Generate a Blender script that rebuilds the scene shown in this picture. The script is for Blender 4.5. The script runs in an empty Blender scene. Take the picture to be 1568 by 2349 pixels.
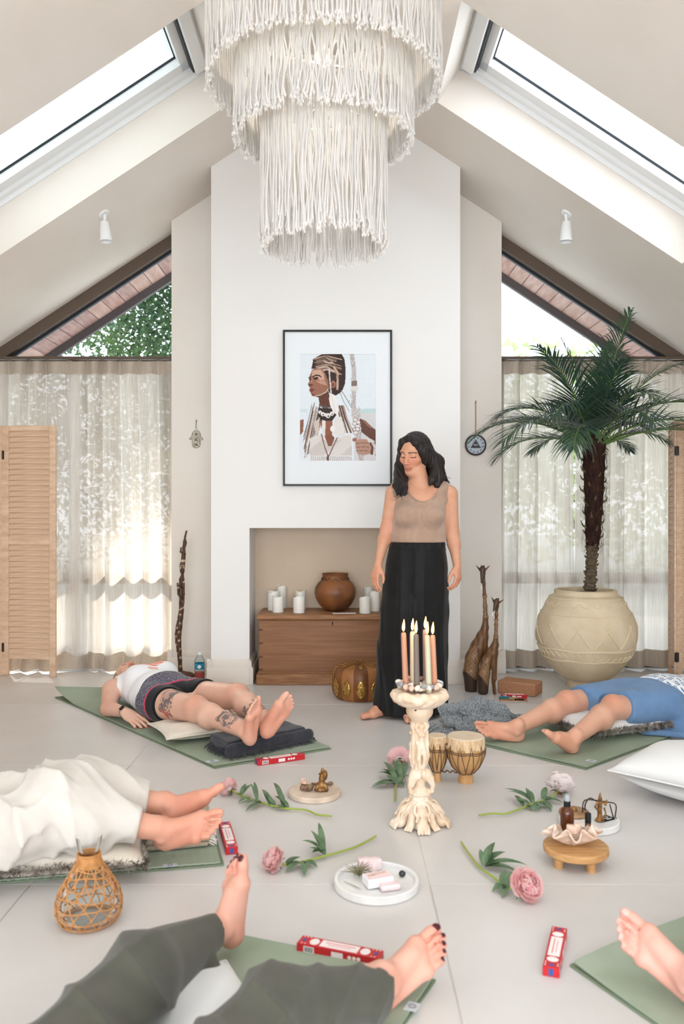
import bpy, bmesh, math, random
import numpy as np
from mathutils import Vector, Matrix
random.seed(7); rng = np.random.default_rng(7)
PI = math.pi
SC = bpy.context.scene
COL = SC.collection

# ------------------------------------------------------------------ camera, world, light, exposure
FPX, CX, CY, CAMH = 1900.0, 784.0, 1174.5, 1.15
cam = bpy.data.cameras.new('camera'); camo = bpy.data.objects.new('camera', cam); COL.objects.link(camo)
camo.location = (0, 0, CAMH); camo.rotation_euler = (PI/2, 0, 0)
cam.sensor_fit = 'VERTICAL'; cam.sensor_height = 36.0; cam.sensor_width = 24.0
cam.lens = 36.0*FPX/2349.0
cam.clip_start = 0.05; cam.clip_end = 200
cam.dof.use_dof = True; cam.dof.focus_distance = 4.75; cam.dof.aperture_fstop = 3.4
SC.camera = camo
SC.cycles.transparent_max_bounces = 48
vs = SC.view_settings
SC.display_settings.display_device = 'sRGB'
vs.view_transform = 'Standard'; vs.look = 'None'; vs.gamma = 1.0; vs.use_curve_mapping = False
vs.exposure = 0.34

w = bpy.data.worlds.new('world'); SC.world = w; w.use_nodes = True
nt = w.node_tree; nt.nodes.clear()
out = nt.nodes.new('ShaderNodeOutputWorld'); bg = nt.nodes.new('ShaderNodeBackground')
tc = nt.nodes.new('ShaderNodeTexCoord'); sep = nt.nodes.new('ShaderNodeSeparateXYZ'); ramp = nt.nodes.new('ShaderNodeValToRGB')
nt.links.new(tc.outputs['Generated'], sep.inputs[0]); nt.links.new(sep.outputs['Z'], ramp.inputs[0])
ramp.color_ramp.elements[0].position = 0.0; ramp.color_ramp.elements[0].color = (0.82, 0.90, 1.0, 1)
ramp.color_ramp.elements[1].position = 0.6; ramp.color_ramp.elements[1].color = (0.78, 0.90, 1.0, 1)
nt.links.new(ramp.outputs[0], bg.inputs['Color']); nt.links.new(bg.outputs[0], out.inputs[0])
bg.inputs['Strength'].default_value = 3.8

sun = bpy.data.lights.new('sun', 'SUN'); suno = bpy.data.objects.new('sun', sun); COL.objects.link(suno)
SUN_DIR = Vector((-0.42, 0.80, 0.43)).normalized()          # towards the sun
suno.rotation_euler = SUN_DIR.to_track_quat('Z', 'Y').to_euler(); suno.location = (-6, 14, 9)
sun.energy = 9.0; sun.angle = math.radians(2.5); sun.color = (1.0, 0.94, 0.84)

def area(name, loc, target, sx, sy, power, color):
    l = bpy.data.lights.new(name, 'AREA'); l.shape = 'RECTANGLE'; l.size = sx; l.size_y = sy; l.energy = power; l.color = color
    o = bpy.data.objects.new(name, l); COL.objects.link(o); o.location = loc
    o.rotation_euler = (Vector(loc)-Vector(target)).to_track_quat('Z', 'Y').to_euler()
    return o
# fill lamps added in an assumed rear door opening and an unseen nearer roof-window pair
area('rear_opening_fill', (0, -2.35, 1.45), (0, 4, 1.2), 4.6, 2.3, 101, (0.92, 0.95, 1.0))
area('near_roof_fill', (-1.36, 1.25, 3.30), (-0.4, 1.7, 0.4), 1.5, 0.9, 4, (0.92, 0.96, 1.0))
area('near_roof_fill', (1.27, 1.25, 3.30), (0.4, 1.7, 0.4), 1.5, 0.9, 4, (0.92, 0.96, 1.0))

# ------------------------------------------------------------------ points
def W(px, py, d): return np.array([(px-CX)/FPX*d, d, CAMH-(py-CY)/FPX*d])
def FL(px, py, z=0.0):
    d = FPX*(CAMH-z)/(py-CY); return np.array([(px-CX)/FPX*d, d, z])
def V3(*a): return np.array(a, float)
def unit(v): v = np.asarray(v, float); return v/np.linalg.norm(v)
def lin(c):
    c = [x/255.0 for x in c]
    return tuple(x/12.92 if x <= 0.04045 else ((x+0.055)/1.055)**2.4 for x in c)
def rotz(a): c, s = math.cos(a), math.sin(a); return np.array([[c,-s,0],[s,c,0],[0,0,1]])
def frame(y, z):                       # columns x,y,z; y kept, z made orthogonal
    y = unit(y); x = unit(np.cross(y, z)); z = np.cross(x, y); return np.array([x, y, z]).T

# ------------------------------------------------------------------ materials
M = {}
def mat(name, col, rough=0.6, spec=0.4, metal=0.0, col2=None, nscale=8.0, nstretch=(1,1,1), ndetail=4.0, nrange=(0.35, 0.65),
        bump=None, bstretch=(1,1,1), sheen=0.0, trans=0.0, vcol=False, emit=None, sss=0.0, coat=0.0, alpha=0.0, glass=0.0, voro=None):
    m = bpy.data.materials.new(name); m.use_nodes = True; nt = m.node_tree; N = nt.nodes; L = nt.links
    b = N['Principled BSDF']; o = N['Material Output']
    b.inputs['Base Color'].default_value = (*lin(col), 1); b.inputs['Roughness'].default_value = rough
    b.inputs['Specular IOR Level'].default_value = spec; b.inputs['Metallic'].default_value = metal
    b.inputs['Coat Weight'].default_value = coat
    tc = N.new('ShaderNodeTexCoord')
    def mapped(st):
        mp = N.new('ShaderNodeMapping'); mp.inputs['Scale'].default_value = st; L.new(tc.outputs['Object'], mp.inputs['Vector']); return mp.outputs[0]
    csock = None
    if vcol:
        a = N.new('ShaderNodeVertexColor'); a.layer_name = 'Col'; csock = a.outputs['Color']; L.new(csock, b.inputs['Base Color'])
    if col2 is not None:
        n = N.new('ShaderNodeTexNoise'); n.inputs['Scale'].default_value = nscale; n.inputs['Detail'].default_value = ndetail
        L.new(mapped(nstretch), n.inputs['Vector'])
        r = N.new('ShaderNodeMapRange'); r.inputs[1].default_value, r.inputs[2].default_value = nrange; L.new(n.outputs['Fac'], r.inputs[0])
        mx = N.new('ShaderNodeMix'); mx.data_type = 'RGBA'; L.new(r.outputs[0], mx.inputs[0])
        if vcol:
            mx.blend_type = 'MULTIPLY'; L.new(csock, mx.inputs[6]); mx.inputs[7].default_value = (*lin(col2), 1)
        else:
            mx.inputs[6].default_value = (*lin(col), 1); mx.inputs[7].default_value = (*lin(col2), 1)
        csock = mx.outputs[2]; L.new(csock, b.inputs['Base Color'])
    if voro is not None:               # (scale, colour, threshold): dark lines / cells
        v = N.new('ShaderNodeTexVoronoi'); v.inputs['Scale'].default_value = voro[0]; v.feature = 'DISTANCE_TO_EDGE'
        L.new(mapped((1,1,1)), v.inputs['Vector'])
        lt = N.new('ShaderNodeMath'); lt.operation = 'LESS_THAN'; lt.inputs[1].default_value = voro[2]; L.new(v.outputs['Distance'], lt.inputs[0])
        mx = N.new('ShaderNodeMix'); mx.data_type = 'RGBA'; L.new(lt.outputs[0], mx.inputs[0])
        if csock is not None: L.new(csock, mx.inputs[6])
        else: mx.inputs[6].default_value = (*lin(col), 1)
        mx.inputs[7].default_value = (*lin(voro[1]), 1); csock = mx.outputs[2]; L.new(csock, b.inputs['Base Color'])
    if bump is not None:
        n = N.new('ShaderNodeTexNoise'); n.inputs['Scale'].default_value = bump[0]; n.inputs['Detail'].default_value = 3
        L.new(mapped(bstretch), n.inputs['Vector'])
        bp = N.new('ShaderNodeBump'); bp.inputs['Strength'].default_value = bump[1]; bp.inputs['Distance'].default_value = bump[2] if len(bump) > 2 else 0.01
        L.new(n.outputs['Fac'], bp.inputs['Height']); L.new(bp.outputs[0], b.inputs['Normal'])
    if sheen: b.inputs['Sheen Weight'].default_value = sheen
    if sss:
        b.inputs['Subsurface Weight'].default_value = sss; b.inputs['Subsurface Radius'].default_value = (0.9, 0.35, 0.2); b.inputs['Subsurface Scale'].default_value = 0.012
    if emit: b.inputs['Emission Color'].default_value = (*lin(emit[0]), 1); b.inputs['Emission Strength'].default_value = emit[1]
    last = b.outputs[0]
    if trans:
        t = N.new('ShaderNodeBsdfTranslucent'); mx = N.new('ShaderNodeMixShader'); mx.inputs[0].default_value = trans
        if csock is not None: L.new(csock, t.inputs['Color'])
        else: t.inputs['Color'].default_value = (*lin(col), 1)
        L.new(last, mx.inputs[1]); L.new(t.outputs[0], mx.inputs[2]); last = mx.outputs[0]
    if alpha:
        t = N.new('ShaderNodeBsdfTransparent'); mx = N.new('ShaderNodeMixShader'); mx.inputs[0].default_value = alpha
        L.new(last, mx.inputs[1]); L.new(t.outputs[0], mx.inputs[2]); last = mx.outputs[0]
    if glass:                          # thin clear pane: see through, with a fresnel reflection
        t = N.new('ShaderNodeBsdfTransparent'); t.inputs[0].default_value = (*lin(col), 1)
        g = N.new('ShaderNodeBsdfGlossy'); g.inputs['Roughness'].default_value = 0.02
        lw = N.new('ShaderNodeLayerWeight'); lw.inputs[0].default_value = glass
        mx = N.new('ShaderNodeMixShader'); L.new(lw.outputs['Fresnel'], mx.inputs[0]); L.new(t.outputs[0], mx.inputs[1]); L.new(g.outputs[0], mx.inputs[2]); last = mx.outputs[0]
    L.new(last, o.inputs[0])
    M[name] = m; return m

# ------------------------------------------------------------------ objects
ORG = {}
def mesh_np(name, V, F, smooth=True, angle=None, cols=None, fmat=None):
    me = bpy.data.meshes.new(name)
    V = np.asarray(V, np.float32)
    if isinstance(F, np.ndarray):
        k = F.shape[1]; nl = F.size; nf = len(F)
        me.vertices.add(len(V)); me.vertices.foreach_set('co', V.ravel())
        me.loops.add(nl); me.loops.foreach_set('vertex_index', F.astype(np.int32).ravel())
        me.polygons.add(nf); me.polygons.foreach_set('loop_start', np.arange(0, nl, k, dtype=np.int32)); me.polygons.foreach_set('loop_total', np.full(nf, k, np.int32))
        me.update(calc_edges=True)
    else:
        me.from_pydata(V.tolist(), [], F); me.update()
    if cols is not None:
        a = me.color_attributes.new('Col', 'FLOAT_COLOR', 'POINT')
        c4 = np.ones((len(V), 4), np.float32); c4[:, :3] = cols; a.data.foreach_set('color', c4.ravel())
    if fmat is not None: me.polygons.foreach_set('material_index', np.asarray(fmat, np.int32))
    me.polygons.foreach_set('use_smooth', np.full(len(me.polygons), bool(smooth)))
    if smooth and angle: me.set_sharp_from_angle(angle=math.radians(angle))
    return me
def link(name, me, mats, parent=None, org=None):
    o = bpy.data.objects.new(name, me)
    for m in (mats if isinstance(mats, (list, tuple)) else [mats]):
        if me is not None and len(me.materials) < (len(mats) if isinstance(mats, (list, tuple)) else 1): me.materials.append(M[m] if isinstance(m, str) else m)
    COL.objects.link(o)
    if parent is not None:
        o.parent = parent; ORG[o.name] = ORG[parent.name]
    return o
def tag(o, label=None, cat=None, group=None, kind=None):
    if label: o['label'] = label
    if cat: o['category'] = cat
    if group: o['group'] = group
    if kind: o['kind'] = kind
    return o
def thing(name, label, cat, loc=(0,0,0), group=None):
    o = bpy.data.objects.new(name, None); COL.objects.link(o); o.location = Vector([float(x) for x in loc]); o.empty_display_size = 0.05
    ORG[o.name] = np.array(loc, float); return tag(o, label, cat, group)
def struct(name, loc=(0,0,0)):
    o = bpy.data.objects.new(name, None); COL.objects.link(o); o.location = loc; ORG[o.name] = np.array(loc, float); o['kind'] = 'structure'; return o

class MB:
    """collects shapes in world coordinates; build() links them as one mesh object"""
    def __init__(s): s.v = []; s.f = []; s.m = []; s.c = []
    def add(s, V, F, mi=0, col=None):
        n = len(s.v); s.v += [tuple(map(float, p)) for p in V]; s.f += [tuple(i+n for i in f) for f in F]; s.m += [mi]*len(F)
        if col is not None: s.c += [tuple(col)]*len(V)
    def box(s, c, size, R=None, mi=0, taper=1.0):
        hx, hy, hz = [a/2.0 for a in size]; R = np.eye(3) if R is None else R
        P = [(-hx,-hy,-hz),(hx,-hy,-hz),(hx,hy,-hz),(-hx,hy,-hz),(-hx*taper,-hy*taper,hz),(hx*taper,-hy*taper,hz),(hx*taper,hy*taper,hz),(-hx*taper,hy*taper,hz)]
        s.add([np.asarray(c)+R@np.array(p) for p in P], [(0,3,2,1),(4,5,6,7),(0,1,5,4),(1,2,6,5),(2,3,7,6),(3,0,4,7)], mi)
    def bb(s, a, b, mi=0):              # box from two corners
        a, b = np.minimum(a, b), np.maximum(a, b); s.box((np.array(a)+b)/2, np.array(b)-a, None, mi)
    def bar(s, a, b, w, h, up=(0,0,1), mi=0):
        a, b = np.asarray(a, float), np.asarray(b, float); R = frame(b-a, np.asarray(up, float)); s.box((a+b)/2, (w, np.linalg.norm(b-a), h), R, mi)
    def tube(s, pts, rad, n=8, caps=True, mi=0, flat=None):
        pts = np.asarray(pts, float); k = len(pts); rad = np.full(k, rad, float) if np.isscalar(rad) else np.asarray(rad, float)
        T = np.gradient(pts, axis=0); T /= np.maximum(np.linalg.norm(T, axis=1, keepdims=True), 1e-9)
        a = np.array([0,0,1.0]) if abs(T[0][2]) < 0.9 else np.array([1.0,0,0])
        V = []; u = unit(np.cross(T[0], a))
        for i in range(k):
            u = u-T[i]*np.dot(u, T[i]); u = unit(u); v = np.cross(T[i], u)
            for j in range(n):
                t = 2*PI*j/n; V.append(pts[i]+rad[i]*(math.cos(t)*u+math.sin(t)*v*(flat or 1)))
        F = [(i*n+j, i*n+(j+1)%n, (i+1)*n+(j+1)%n, (i+1)*n+j) for i in range(k-1) for j in range(n)]
        if caps: F += [tuple(range(n-1, -1, -1)), tuple(range((k-1)*n, k*n))]
        s.add(V, F, mi)
    def lathe(s, prof, c=(0,0,0), n=32, R=None, mi=0, cap=(True, True), wob=None):
        V = []; R = np.eye(3) if R is None else R
        for i, (r, z) in enumerate(prof):
            for j in range(n):
                t = 2*PI*j/n; rr = r*(1+(wob(t, z) if wob else 0)); V.append(np.asarray(c)+R@np.array((rr*math.cos(t), rr*math.sin(t), z)))
        k = len(prof); F = [(i*n+j, i*n+(j+1)%n, (i+1)*n+(j+1)%n, (i+1)*n+j) for i in range(k-1) for j in range(n)]
        if cap[0]: F.append(tuple(range(n-1, -1, -1)))
        if cap[1]: F.append(tuple(range((k-1)*n, k*n)))
        s.add(V, F, mi)
    def ell(s, c, r, R=None, n=12, mi=0):
        r = (r, r, r) if np.isscalar(r) else r; R = np.eye(3) if R is None else R; V = []; m = n//2
        for i in range(1, m):
            p = PI*i/m
            for j in range(n):
                t = 2*PI*j/n; V.append(np.asarray(c)+R@np.array((r[0]*math.sin(p)*math.cos(t), r[1]*math.sin(p)*math.sin(t), -r[2]*math.cos(p))))
        F = [(i*n+j, i*n+(j+1)%n, (i+1)*n+(j+1)%n, (i+1)*n+j) for i in range(m-2) for j in range(n)]
        V += [np.asarray(c)+R@np.array((0,0,-r[2])), np.asarray(c)+R@np.array((0,0,r[2]))]; a = len(V)-2
        F += [(a, (j+1)%n, j) for j in range(n)]+[(a+1, (m-2)*n+j, (m-2)*n+(j+1)%n) for j in range(n)]
        s.add(V, F, mi)
    def prism(s, poly, axis, t, o=(0,0,0), ux=(1,0,0), uz=(0,0,1), mi=0):   # 2-D outline in ux/uz, thickness t along axis
        o, ux, uz, ax = map(lambda q: np.asarray(q, float), (o, ux, uz, axis)); n = len(poly)
        A = [o+ux*p[0]+uz*p[1] for p in poly]; B = [p+ax*t for p in A]
        s.add(A+B, [tuple(range(n)), tuple(range(2*n-1, n-1, -1))]+[(i, n+i, n+(i+1)%n, (i+1)%n) for i in range(n)], mi)
    def grid(s, P, mi=0, closed=False):   # P: (a,b,3)
        a, b = P.shape[:2]; F = [(i*b+j, i*b+j+1, (i+1)*b+j+1, (i+1)*b+j) for i in range(a-1) for j in range(b-1)]
        s.add(P.reshape(-1, 3), F, mi)
    def build(s, name, mats, parent=None, smooth=True, angle=40, bevel=0.0, seg=2, loc=None, cols=False, solid=0.0):
        org = ORG[parent.name] if parent is not None else (np.array(loc, float) if loc is not None else np.zeros(3))
        V = np.array(s.v)-org
        me = mesh_np(name, V, s.f, smooth, angle, np.array(s.c) if cols else None, s.m)
        bm = bmesh.new(); bm.from_mesh(me); bmesh.ops.recalc_face_normals(bm, faces=bm.faces[:]); bm.to_mesh(me); bm.free()
        if smooth and angle: me.set_sharp_from_angle(angle=math.radians(angle))
        o = link(name, me, mats if isinstance(mats, (list, tuple)) else [mats], parent)
        if parent is None: o.location = org; ORG[o.name] = org
        if solid: md = o.modifiers.new('solid', 'SOLIDIFY'); md.thickness = solid; md.offset = 0
        if bevel: md = o.modifiers.new('bevel', 'BEVEL'); md.width = bevel; md.segments = seg; md.limit_method = 'ANGLE'; md.angle_limit = 0.6
        return o
def copy_tree(o, parent=None, loc=None, rot=None):
    c = o.copy(); COL.objects.link(c); ORG[c.name] = ORG[o.name]
    if parent is not None: c.parent = parent
    if loc is not None: c.location = Vector([float(x) for x in loc])
    if rot is not None: c.rotation_euler = rot
    for ch in list(o.children): copy_tree(ch, c)
    return c
def smooth_path(pts, n=24):
    pts = np.asarray(pts, float); k = len(pts); P = np.vstack([2*pts[0]-pts[1], pts, 2*pts[-1]-pts[-2]]); out = []
    for t in np.linspace(0, k-1-1e-9, n):
        i = int(t); u = t-i; a, b, c, d = P[i], P[i+1], P[i+2], P[i+3]
        out.append(0.5*((2*b)+(c-a)*u+(2*a-5*b+4*c-d)*u*u+(3*b-a-3*c+d)*u**3))
    return np.array(out)

# ------------------------------------------------------------------ signed distance bodies -> one continuous surface
def ridge(ph, p=2.0): return (1-np.abs(np.sin(ph)))**p
class SDF:
    def __init__(s, h): s.h = h; s.ops = []; s.lo = np.full(3, 1e9); s.hi = np.full(3, -1e9)
    def _bb(s, lo, hi, grow=True):
        if grow: s.lo = np.minimum(s.lo, lo); s.hi = np.maximum(s.hi, hi)
    def cone(s, a, b, ra, rb=None, k=0.02, ax=None, sc=1.0, op='add'):
        a, b = np.asarray(a, float), np.asarray(b, float); rb = ra if rb is None else rb; m = max(ra, rb)
        def f(X, Y, Z):
            px, py, pz = X-a[0], Y-a[1], Z-a[2]; d = b-a
            t = np.clip((px*d[0]+py*d[1]+pz*d[2])/max(float(d@d), 1e-12), 0, 1)
            px = px-t*d[0]; py = py-t*d[1]; pz = pz-t*d[2]
            if ax is not None:
                q = (px*ax[0]+py*ax[1]+pz*ax[2])*(sc-1); px = px+q*ax[0]; py = py+q*ax[1]; pz = pz+q*ax[2]
            r = np.sqrt(px*px+py*py+pz*pz)-(ra+(rb-ra)*t)
            return r/max(sc, 1) if sc > 1 else r
        mm = m if sc >= 1 else m/sc
        lo, hi = np.minimum(a, b)-mm, np.maximum(a, b)+mm
        s._bb(lo, hi, op == 'add'); s.ops.append((op, f, k, lo, hi)); return s
    def path(s, pts, rads, k=0.01, **kw):
        for i in range(len(pts)-1): s.cone(pts[i], pts[i+1], rads[i] if not np.isscalar(rads) else rads, rads[i+1] if not np.isscalar(rads) else rads, k=k, **kw)
        return s
    def ell(s, c, r, R=None, k=0.02, op='add'):
        c = np.asarray(c, float); r = np.full(3, r, float) if np.isscalar(r) else np.asarray(r, float); R = np.eye(3) if R is None else np.asarray(R)
        def f(X, Y, Z):
            px, py, pz = X-c[0], Y-c[1], Z-c[2]
            q = [(px*R[0,i]+py*R[1,i]+pz*R[2,i])/r[i] for i in range(3)]
            k0 = np.sqrt(q[0]**2+q[1]**2+q[2]**2); k1 = np.sqrt((q[0]/r[0])**2+(q[1]/r[1])**2+(q[2]/r[2])**2)
            return k0*(k0-1)/np.maximum(k1, 1e-9)
        e = np.sqrt(((R*r)**2).sum(1)); lo, hi = c-e, c+e
        s._bb(lo, hi, op == 'add'); s.ops.append((op, f, k, lo, hi)); return s
    def box(s, c, half, R=None, rnd=0.01, k=0.01, op='add'):
        c = np.asarray(c, float); half = np.asarray(half, float); R = np.eye(3) if R is None else np.asarray(R)
        def f(X, Y, Z):
            px, py, pz = X-c[0], Y-c[1], Z-c[2]
            q = [np.abs(px*R[0,i]+py*R[1,i]+pz*R[2,i])-(half[i]-rnd) for i in range(3)]
            o = np.sqrt(sum(np.maximum(a, 0)**2 for a in q)); return o+np.minimum(np.maximum(np.maximum(q[0], q[1]), q[2]), 0)-rnd
        e = (np.abs(R)*half).sum(1); lo, hi = c-e, c+e
        s._bb(lo, hi, op == 'add'); s.ops.append((op, f, k, lo, hi)); return s
    def plane(s, p, n, k=0.004):         # keep the side the normal points away from
        p, n = np.asarray(p, float), unit(n)
        s.ops.append(('int', lambda X, Y, Z: (X-p[0])*n[0]+(Y-p[1])*n[1]+(Z-p[2])*n[2], k, None, None)); return s
    def func(s, f, lo=None, hi=None, op='add', k=0.01):
        if lo is not None: lo, hi = np.asarray(lo, float), np.asarray(hi, float); s._bb(lo, hi, op == 'add')
        s.ops.append((op, f, k, lo, hi)); return s
    def disp(s, f, lo=None, hi=None):
        s.ops.append(('disp', f, 0, None if lo is None else np.asarray(lo, float), None if hi is None else np.asarray(hi, float))); return s
    def mesh(s, pad=0.02, relax=1):
        h = s.h; lo = s.lo-pad; n = np.ceil((s.hi+pad-lo)/h).astype(int)+1
        V = np.full(tuple(n), 0.5, np.float32); ax = [(lo[i]+h*np.arange(n[i])).astype(np.float32) for i in range(3)]
        for op, f, k, a, b in s.ops:
            if a is None: sl = [slice(0, n[i]) for i in range(3)]
            else:
                mg = 2.2*k+3*h; i0 = np.clip(np.floor((a-mg-lo)/h).astype(int), 0, n); i1 = np.clip(np.ceil((b+mg-lo)/h).astype(int)+1, 0, n)
                if np.any(i1 <= i0): continue
                sl = [slice(i0[i], i1[i]) for i in range(3)]
            X, Y, Z = ax[0][sl[0]][:, None, None], ax[1][sl[1]][None, :, None], ax[2][sl[2]][None, None, :]
            D = V[tuple(sl)]
            g = f(X, Y, Z)
            if op == 'add': r = np.minimum(D, g)-np.maximum(k-np.abs(D-g), 0)**2/(4*k)
            elif op == 'sub': r = np.maximum(D, -g)+np.maximum(k-np.abs(D+g), 0)**2/(4*k)
            elif op == 'int': r = np.maximum(D, g)+np.maximum(k-np.abs(D-g), 0)**2/(4*k)
            else: r = D+g
            V[tuple(sl)] = r
        return surfnet(V, lo, h, relax)
def surfnet(V, lo, h, relax=1):
    V[0] = V[-1] = 0.5; V[:, 0] = V[:, -1] = 0.5; V[:, :, 0] = V[:, :, -1] = 0.5
    S = V < 0; nx, ny, nz = V.shape
    c = np.zeros((nx-1, ny-1, nz-1), np.uint8)
    offs = [(i, j, k) for i in (0,1) for j in (0,1) for k in (0,1)]
    for i, j, k in offs: c += S[i:nx-1+i, j:ny-1+j, k:nz-1+k]
    act = np.argwhere((c > 0) & (c < 8)); N = len(act)
    idx = np.full(c.shape, -1, np.int32); idx[act[:,0], act[:,1], act[:,2]] = np.arange(N)
    val = {o: V[act[:,0]+o[0], act[:,1]+o[1], act[:,2]+o[2]] for o in offs}
    acc = np.zeros((N, 3)); cnt = np.zeros(N)
    for a in offs:
        for d in range(3):
            if a[d]: continue
            b = list(a); b[d] = 1; b = tuple(b); va, vb = val[a], val[b]
            mk = (va < 0) != (vb < 0); t = np.zeros(N); t[mk] = va[mk]/(va[mk]-vb[mk])
            p = np.tile(np.array(a, float), (N, 1)); p[:, d] = t; acc[mk] += p[mk]; cnt[mk] += 1
    P = act+acc/cnt[:, None]
    Q = []
    for d in range(3):
        e, g = (d+1) % 3, (d+2) % 3
        s1 = [slice(None)]*3; s2 = [slice(None)]*3; s1[d] = slice(0, -1); s2[d] = slice(1, None)
        A, B = S[tuple(s1)], S[tuple(s2)]
        ch = np.argwhere(A != B)
        if not len(ch): continue
        fl = A[ch[:,0], ch[:,1], ch[:,2]]
        def cell(de, dg): q = ch.copy(); q[:, e] += de; q[:, g] += dg; return idx[q[:,0], q[:,1], q[:,2]]
        q = np.stack([cell(-1,-1), cell(0,-1), cell(0,0), cell(-1,0)], 1)
        q[~fl] = q[~fl][:, ::-1]; Q.append(q)
    Q = np.vstack(Q).astype(np.int32)
    for _ in range(relax):
        nb = np.zeros((N, 3)); ct = np.zeros(N)
        for a in range(4):
            b = (a+1) % 4
            for ax in range(3): nb[:, ax] += np.bincount(Q[:, a], P[Q[:, b], ax], N)+np.bincount(Q[:, b], P[Q[:, a], ax], N)
            ct += np.bincount(Q[:, a], minlength=N)+np.bincount(Q[:, b], minlength=N)
        P = 0.5*P+0.5*nb/np.maximum(ct, 1)[:, None]
    return lo+h*P, Q
def body(name, sdf, mats, parent=None, cols=None, relax=1, loc=None):
    P, Q = sdf.mesh(relax=relax)
    org = ORG[parent.name] if parent is not None else (np.array(loc, float) if loc is not None else np.zeros(3))
    cc = cols(P) if cols is not None else None
    me = mesh_np(name, P-org, Q, True, None, cc)
    o = link(name, me, [mats] if not isinstance(mats, (list, tuple)) else mats, parent)
    if parent is None: o.location = org; ORG[o.name] = org
    return o
# ------------------------------------------------------------------ setting
XC, RZ, SL = -0.045, 4.01, 0.66
def ceil(x): return RZ-SL*abs(x-XC)
YB, YBR, YW = 5.93, 5.546, 6.13           # piers, chimney breast, window frames
mat('plaster', (234,228,220), .85, .2, col2=(228,219,208), nscale=1.1, ndetail=5, bump=(9, .06, .02))
mat('plaster_ceiling', (241,233,224), .85, .2, col2=(232,222,211), nscale=.9, ndetail=5, bump=(7, .05, .02))
mat('plaster_breast', (238,236,233), .85, .2, col2=(235,231,227), nscale=1.0, ndetail=5, bump=(9, .05, .02))
mat('white_paint', (242,242,241), .45, .4)
mat('tile', (213,210,207), .30, .45, col2=(203,199,195), nscale=1.7, ndetail=7, bump=(30, .012, .004))
mat('grout', (226,221,214), .8, .2)
mat('bronze_frame', (92,76,63), .5, .4)
mat('black_gasket', (26,32,40), .5, .4)
mat('soffit_wood', (178,146,136), .6, .3, col2=(156,120,110), nscale=5, nstretch=(6,1,6), bump=(60,.1,.004), bstretch=(4,1,4))
mat('bargeboard', (84,78,78), .6, .3)
mat('clear_glass', (254,254,254), glass=.05)
mat('baseboard_paint', (228,219,208), .5, .4)
# floor: large stone tiles with pale joints
fl = struct('floor')
g = MB(); g.bb((-2.9,-2.6,-.06), (2.9,6.3,-.004)); g.build('grout', 'grout', fl)
xs = [-2.9]+[.27+1.23*k for k in range(-2, 3)]+[2.9]; ys = [-2.6]+[3.757+1.2*k for k in range(-5, 3)]+[6.3]
for i in range(len(xs)-1):
    for j in range(len(ys)-1):
        t = MB(); dz = random.uniform(-.0006, .0)
        t.bb((xs[i]+.0018, ys[j]+.0018, -.03), (xs[i+1]-.0018, ys[j+1]-.0018, dz)); t.build('tile', 'tile', fl, bevel=.0012, seg=1)
def ground(): 
    mat('paving', (206,204,200), .9, .1, col2=(186,184,180), nscale=3); mat('lawn', (168,172,174), .9, .1, col2=(150,156,154), nscale=2)
    m = MB(); m.bb((-9, 6.32, -.25), (9, 9.6, -.06)); o = m.build('ground_terrace', 'paving'); o['kind'] = 'structure'
    m = MB(); m.bb((-30, 9.6, -.3), (30, 45, -.1)); o = m.build('ground_lawn', 'lawn'); o['kind'] = 'structure'
ground()
# ceiling: two slopes with openings for roof windows
def slp(side, u, y, n): return (XC+side*(u+n*.551), y, RZ-SL*u+n*.834)
def slab(m, side, u0, u1, y0, y1, n0, n1, mi=0):
    P = [slp(side, u, y, n) for n in (n0, n1) for u, y in ((u0,y0),(u1,y0),(u1,y1),(u0,y1))]
    m.add(P, [(0,3,2,1),(4,5,6,7),(0,1,5,4),(1,2,6,5),(2,3,7,6),(3,0,4,7)], mi)
UE, SK = 2.72, [(0.62, 2.08, .75, 1.75), (0.617, 2.08, 3.975, 4.96)]  # the nearer pair lies out of view, added to let in light
cl = struct('ceiling')
for side in (-1, 1):
    m = MB(); yy = [-2.6, .75, 1.75, 3.975, 4.96, 6.62]
    for k in range(5):
        if k in (1, 3):
            slab(m, side, -.16, .617, yy[k], yy[k+1], 0, .3); slab(m, side, 2.08, UE+.1, yy[k], yy[k+1], 0, .3)
        else: slab(m, side, -.16, UE+.1, yy[k], yy[k+1], 0, .3)
    bm_o = m.build('ceiling_slope', 'plaster_ceiling', cl, smooth=False)
    bm = bmesh.new(); bm.from_mesh(bm_o.data); bmesh.ops.remove_doubles(bm, verts=bm.verts[:], dist=1e-5); bm.to_mesh(bm_o.data); bm.free()
# walls
def wall(name, m, mt='plaster'): o = m.build(name, mt, smooth=False); o['kind'] = 'structure'; return o
XL, XR, BL, BR, NL, NR, NZ = -1.22, 1.142, -.876, .791, -.619, .534, 1.043
m = MB(); m.prism([(XL,0),(XR,0),(XR,ceil(XR)+.04),(XC,RZ+.04),(XL,ceil(XL)+.04)], (0,1,0), .26, (0,YB,0)); wall('wall_back', m)
m = MB(); m.prism([(BL,0),(NL,0),(NL,NZ),(NR,NZ),(NR,0),(BR,0),(BR,ceil(BR)+.04),(XC,RZ+.04),(BL,ceil(BL)+.04)], (0,1,0), YB-YBR+.01, (0,YBR,0)); wall('wall_chimney', m, 'plaster_breast')
for s, nm in ((-1, 'wall_left'), (1, 'wall_right')):
    m = MB(); x = XC+s*(UE+.02); m.bb((x, -2.6, 0), (x+s*.15, 6.3, ceil(XC+UE)+.06)); wall(nm, m)
m = MB(); xw = UE+.17; op = 2.35
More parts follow.
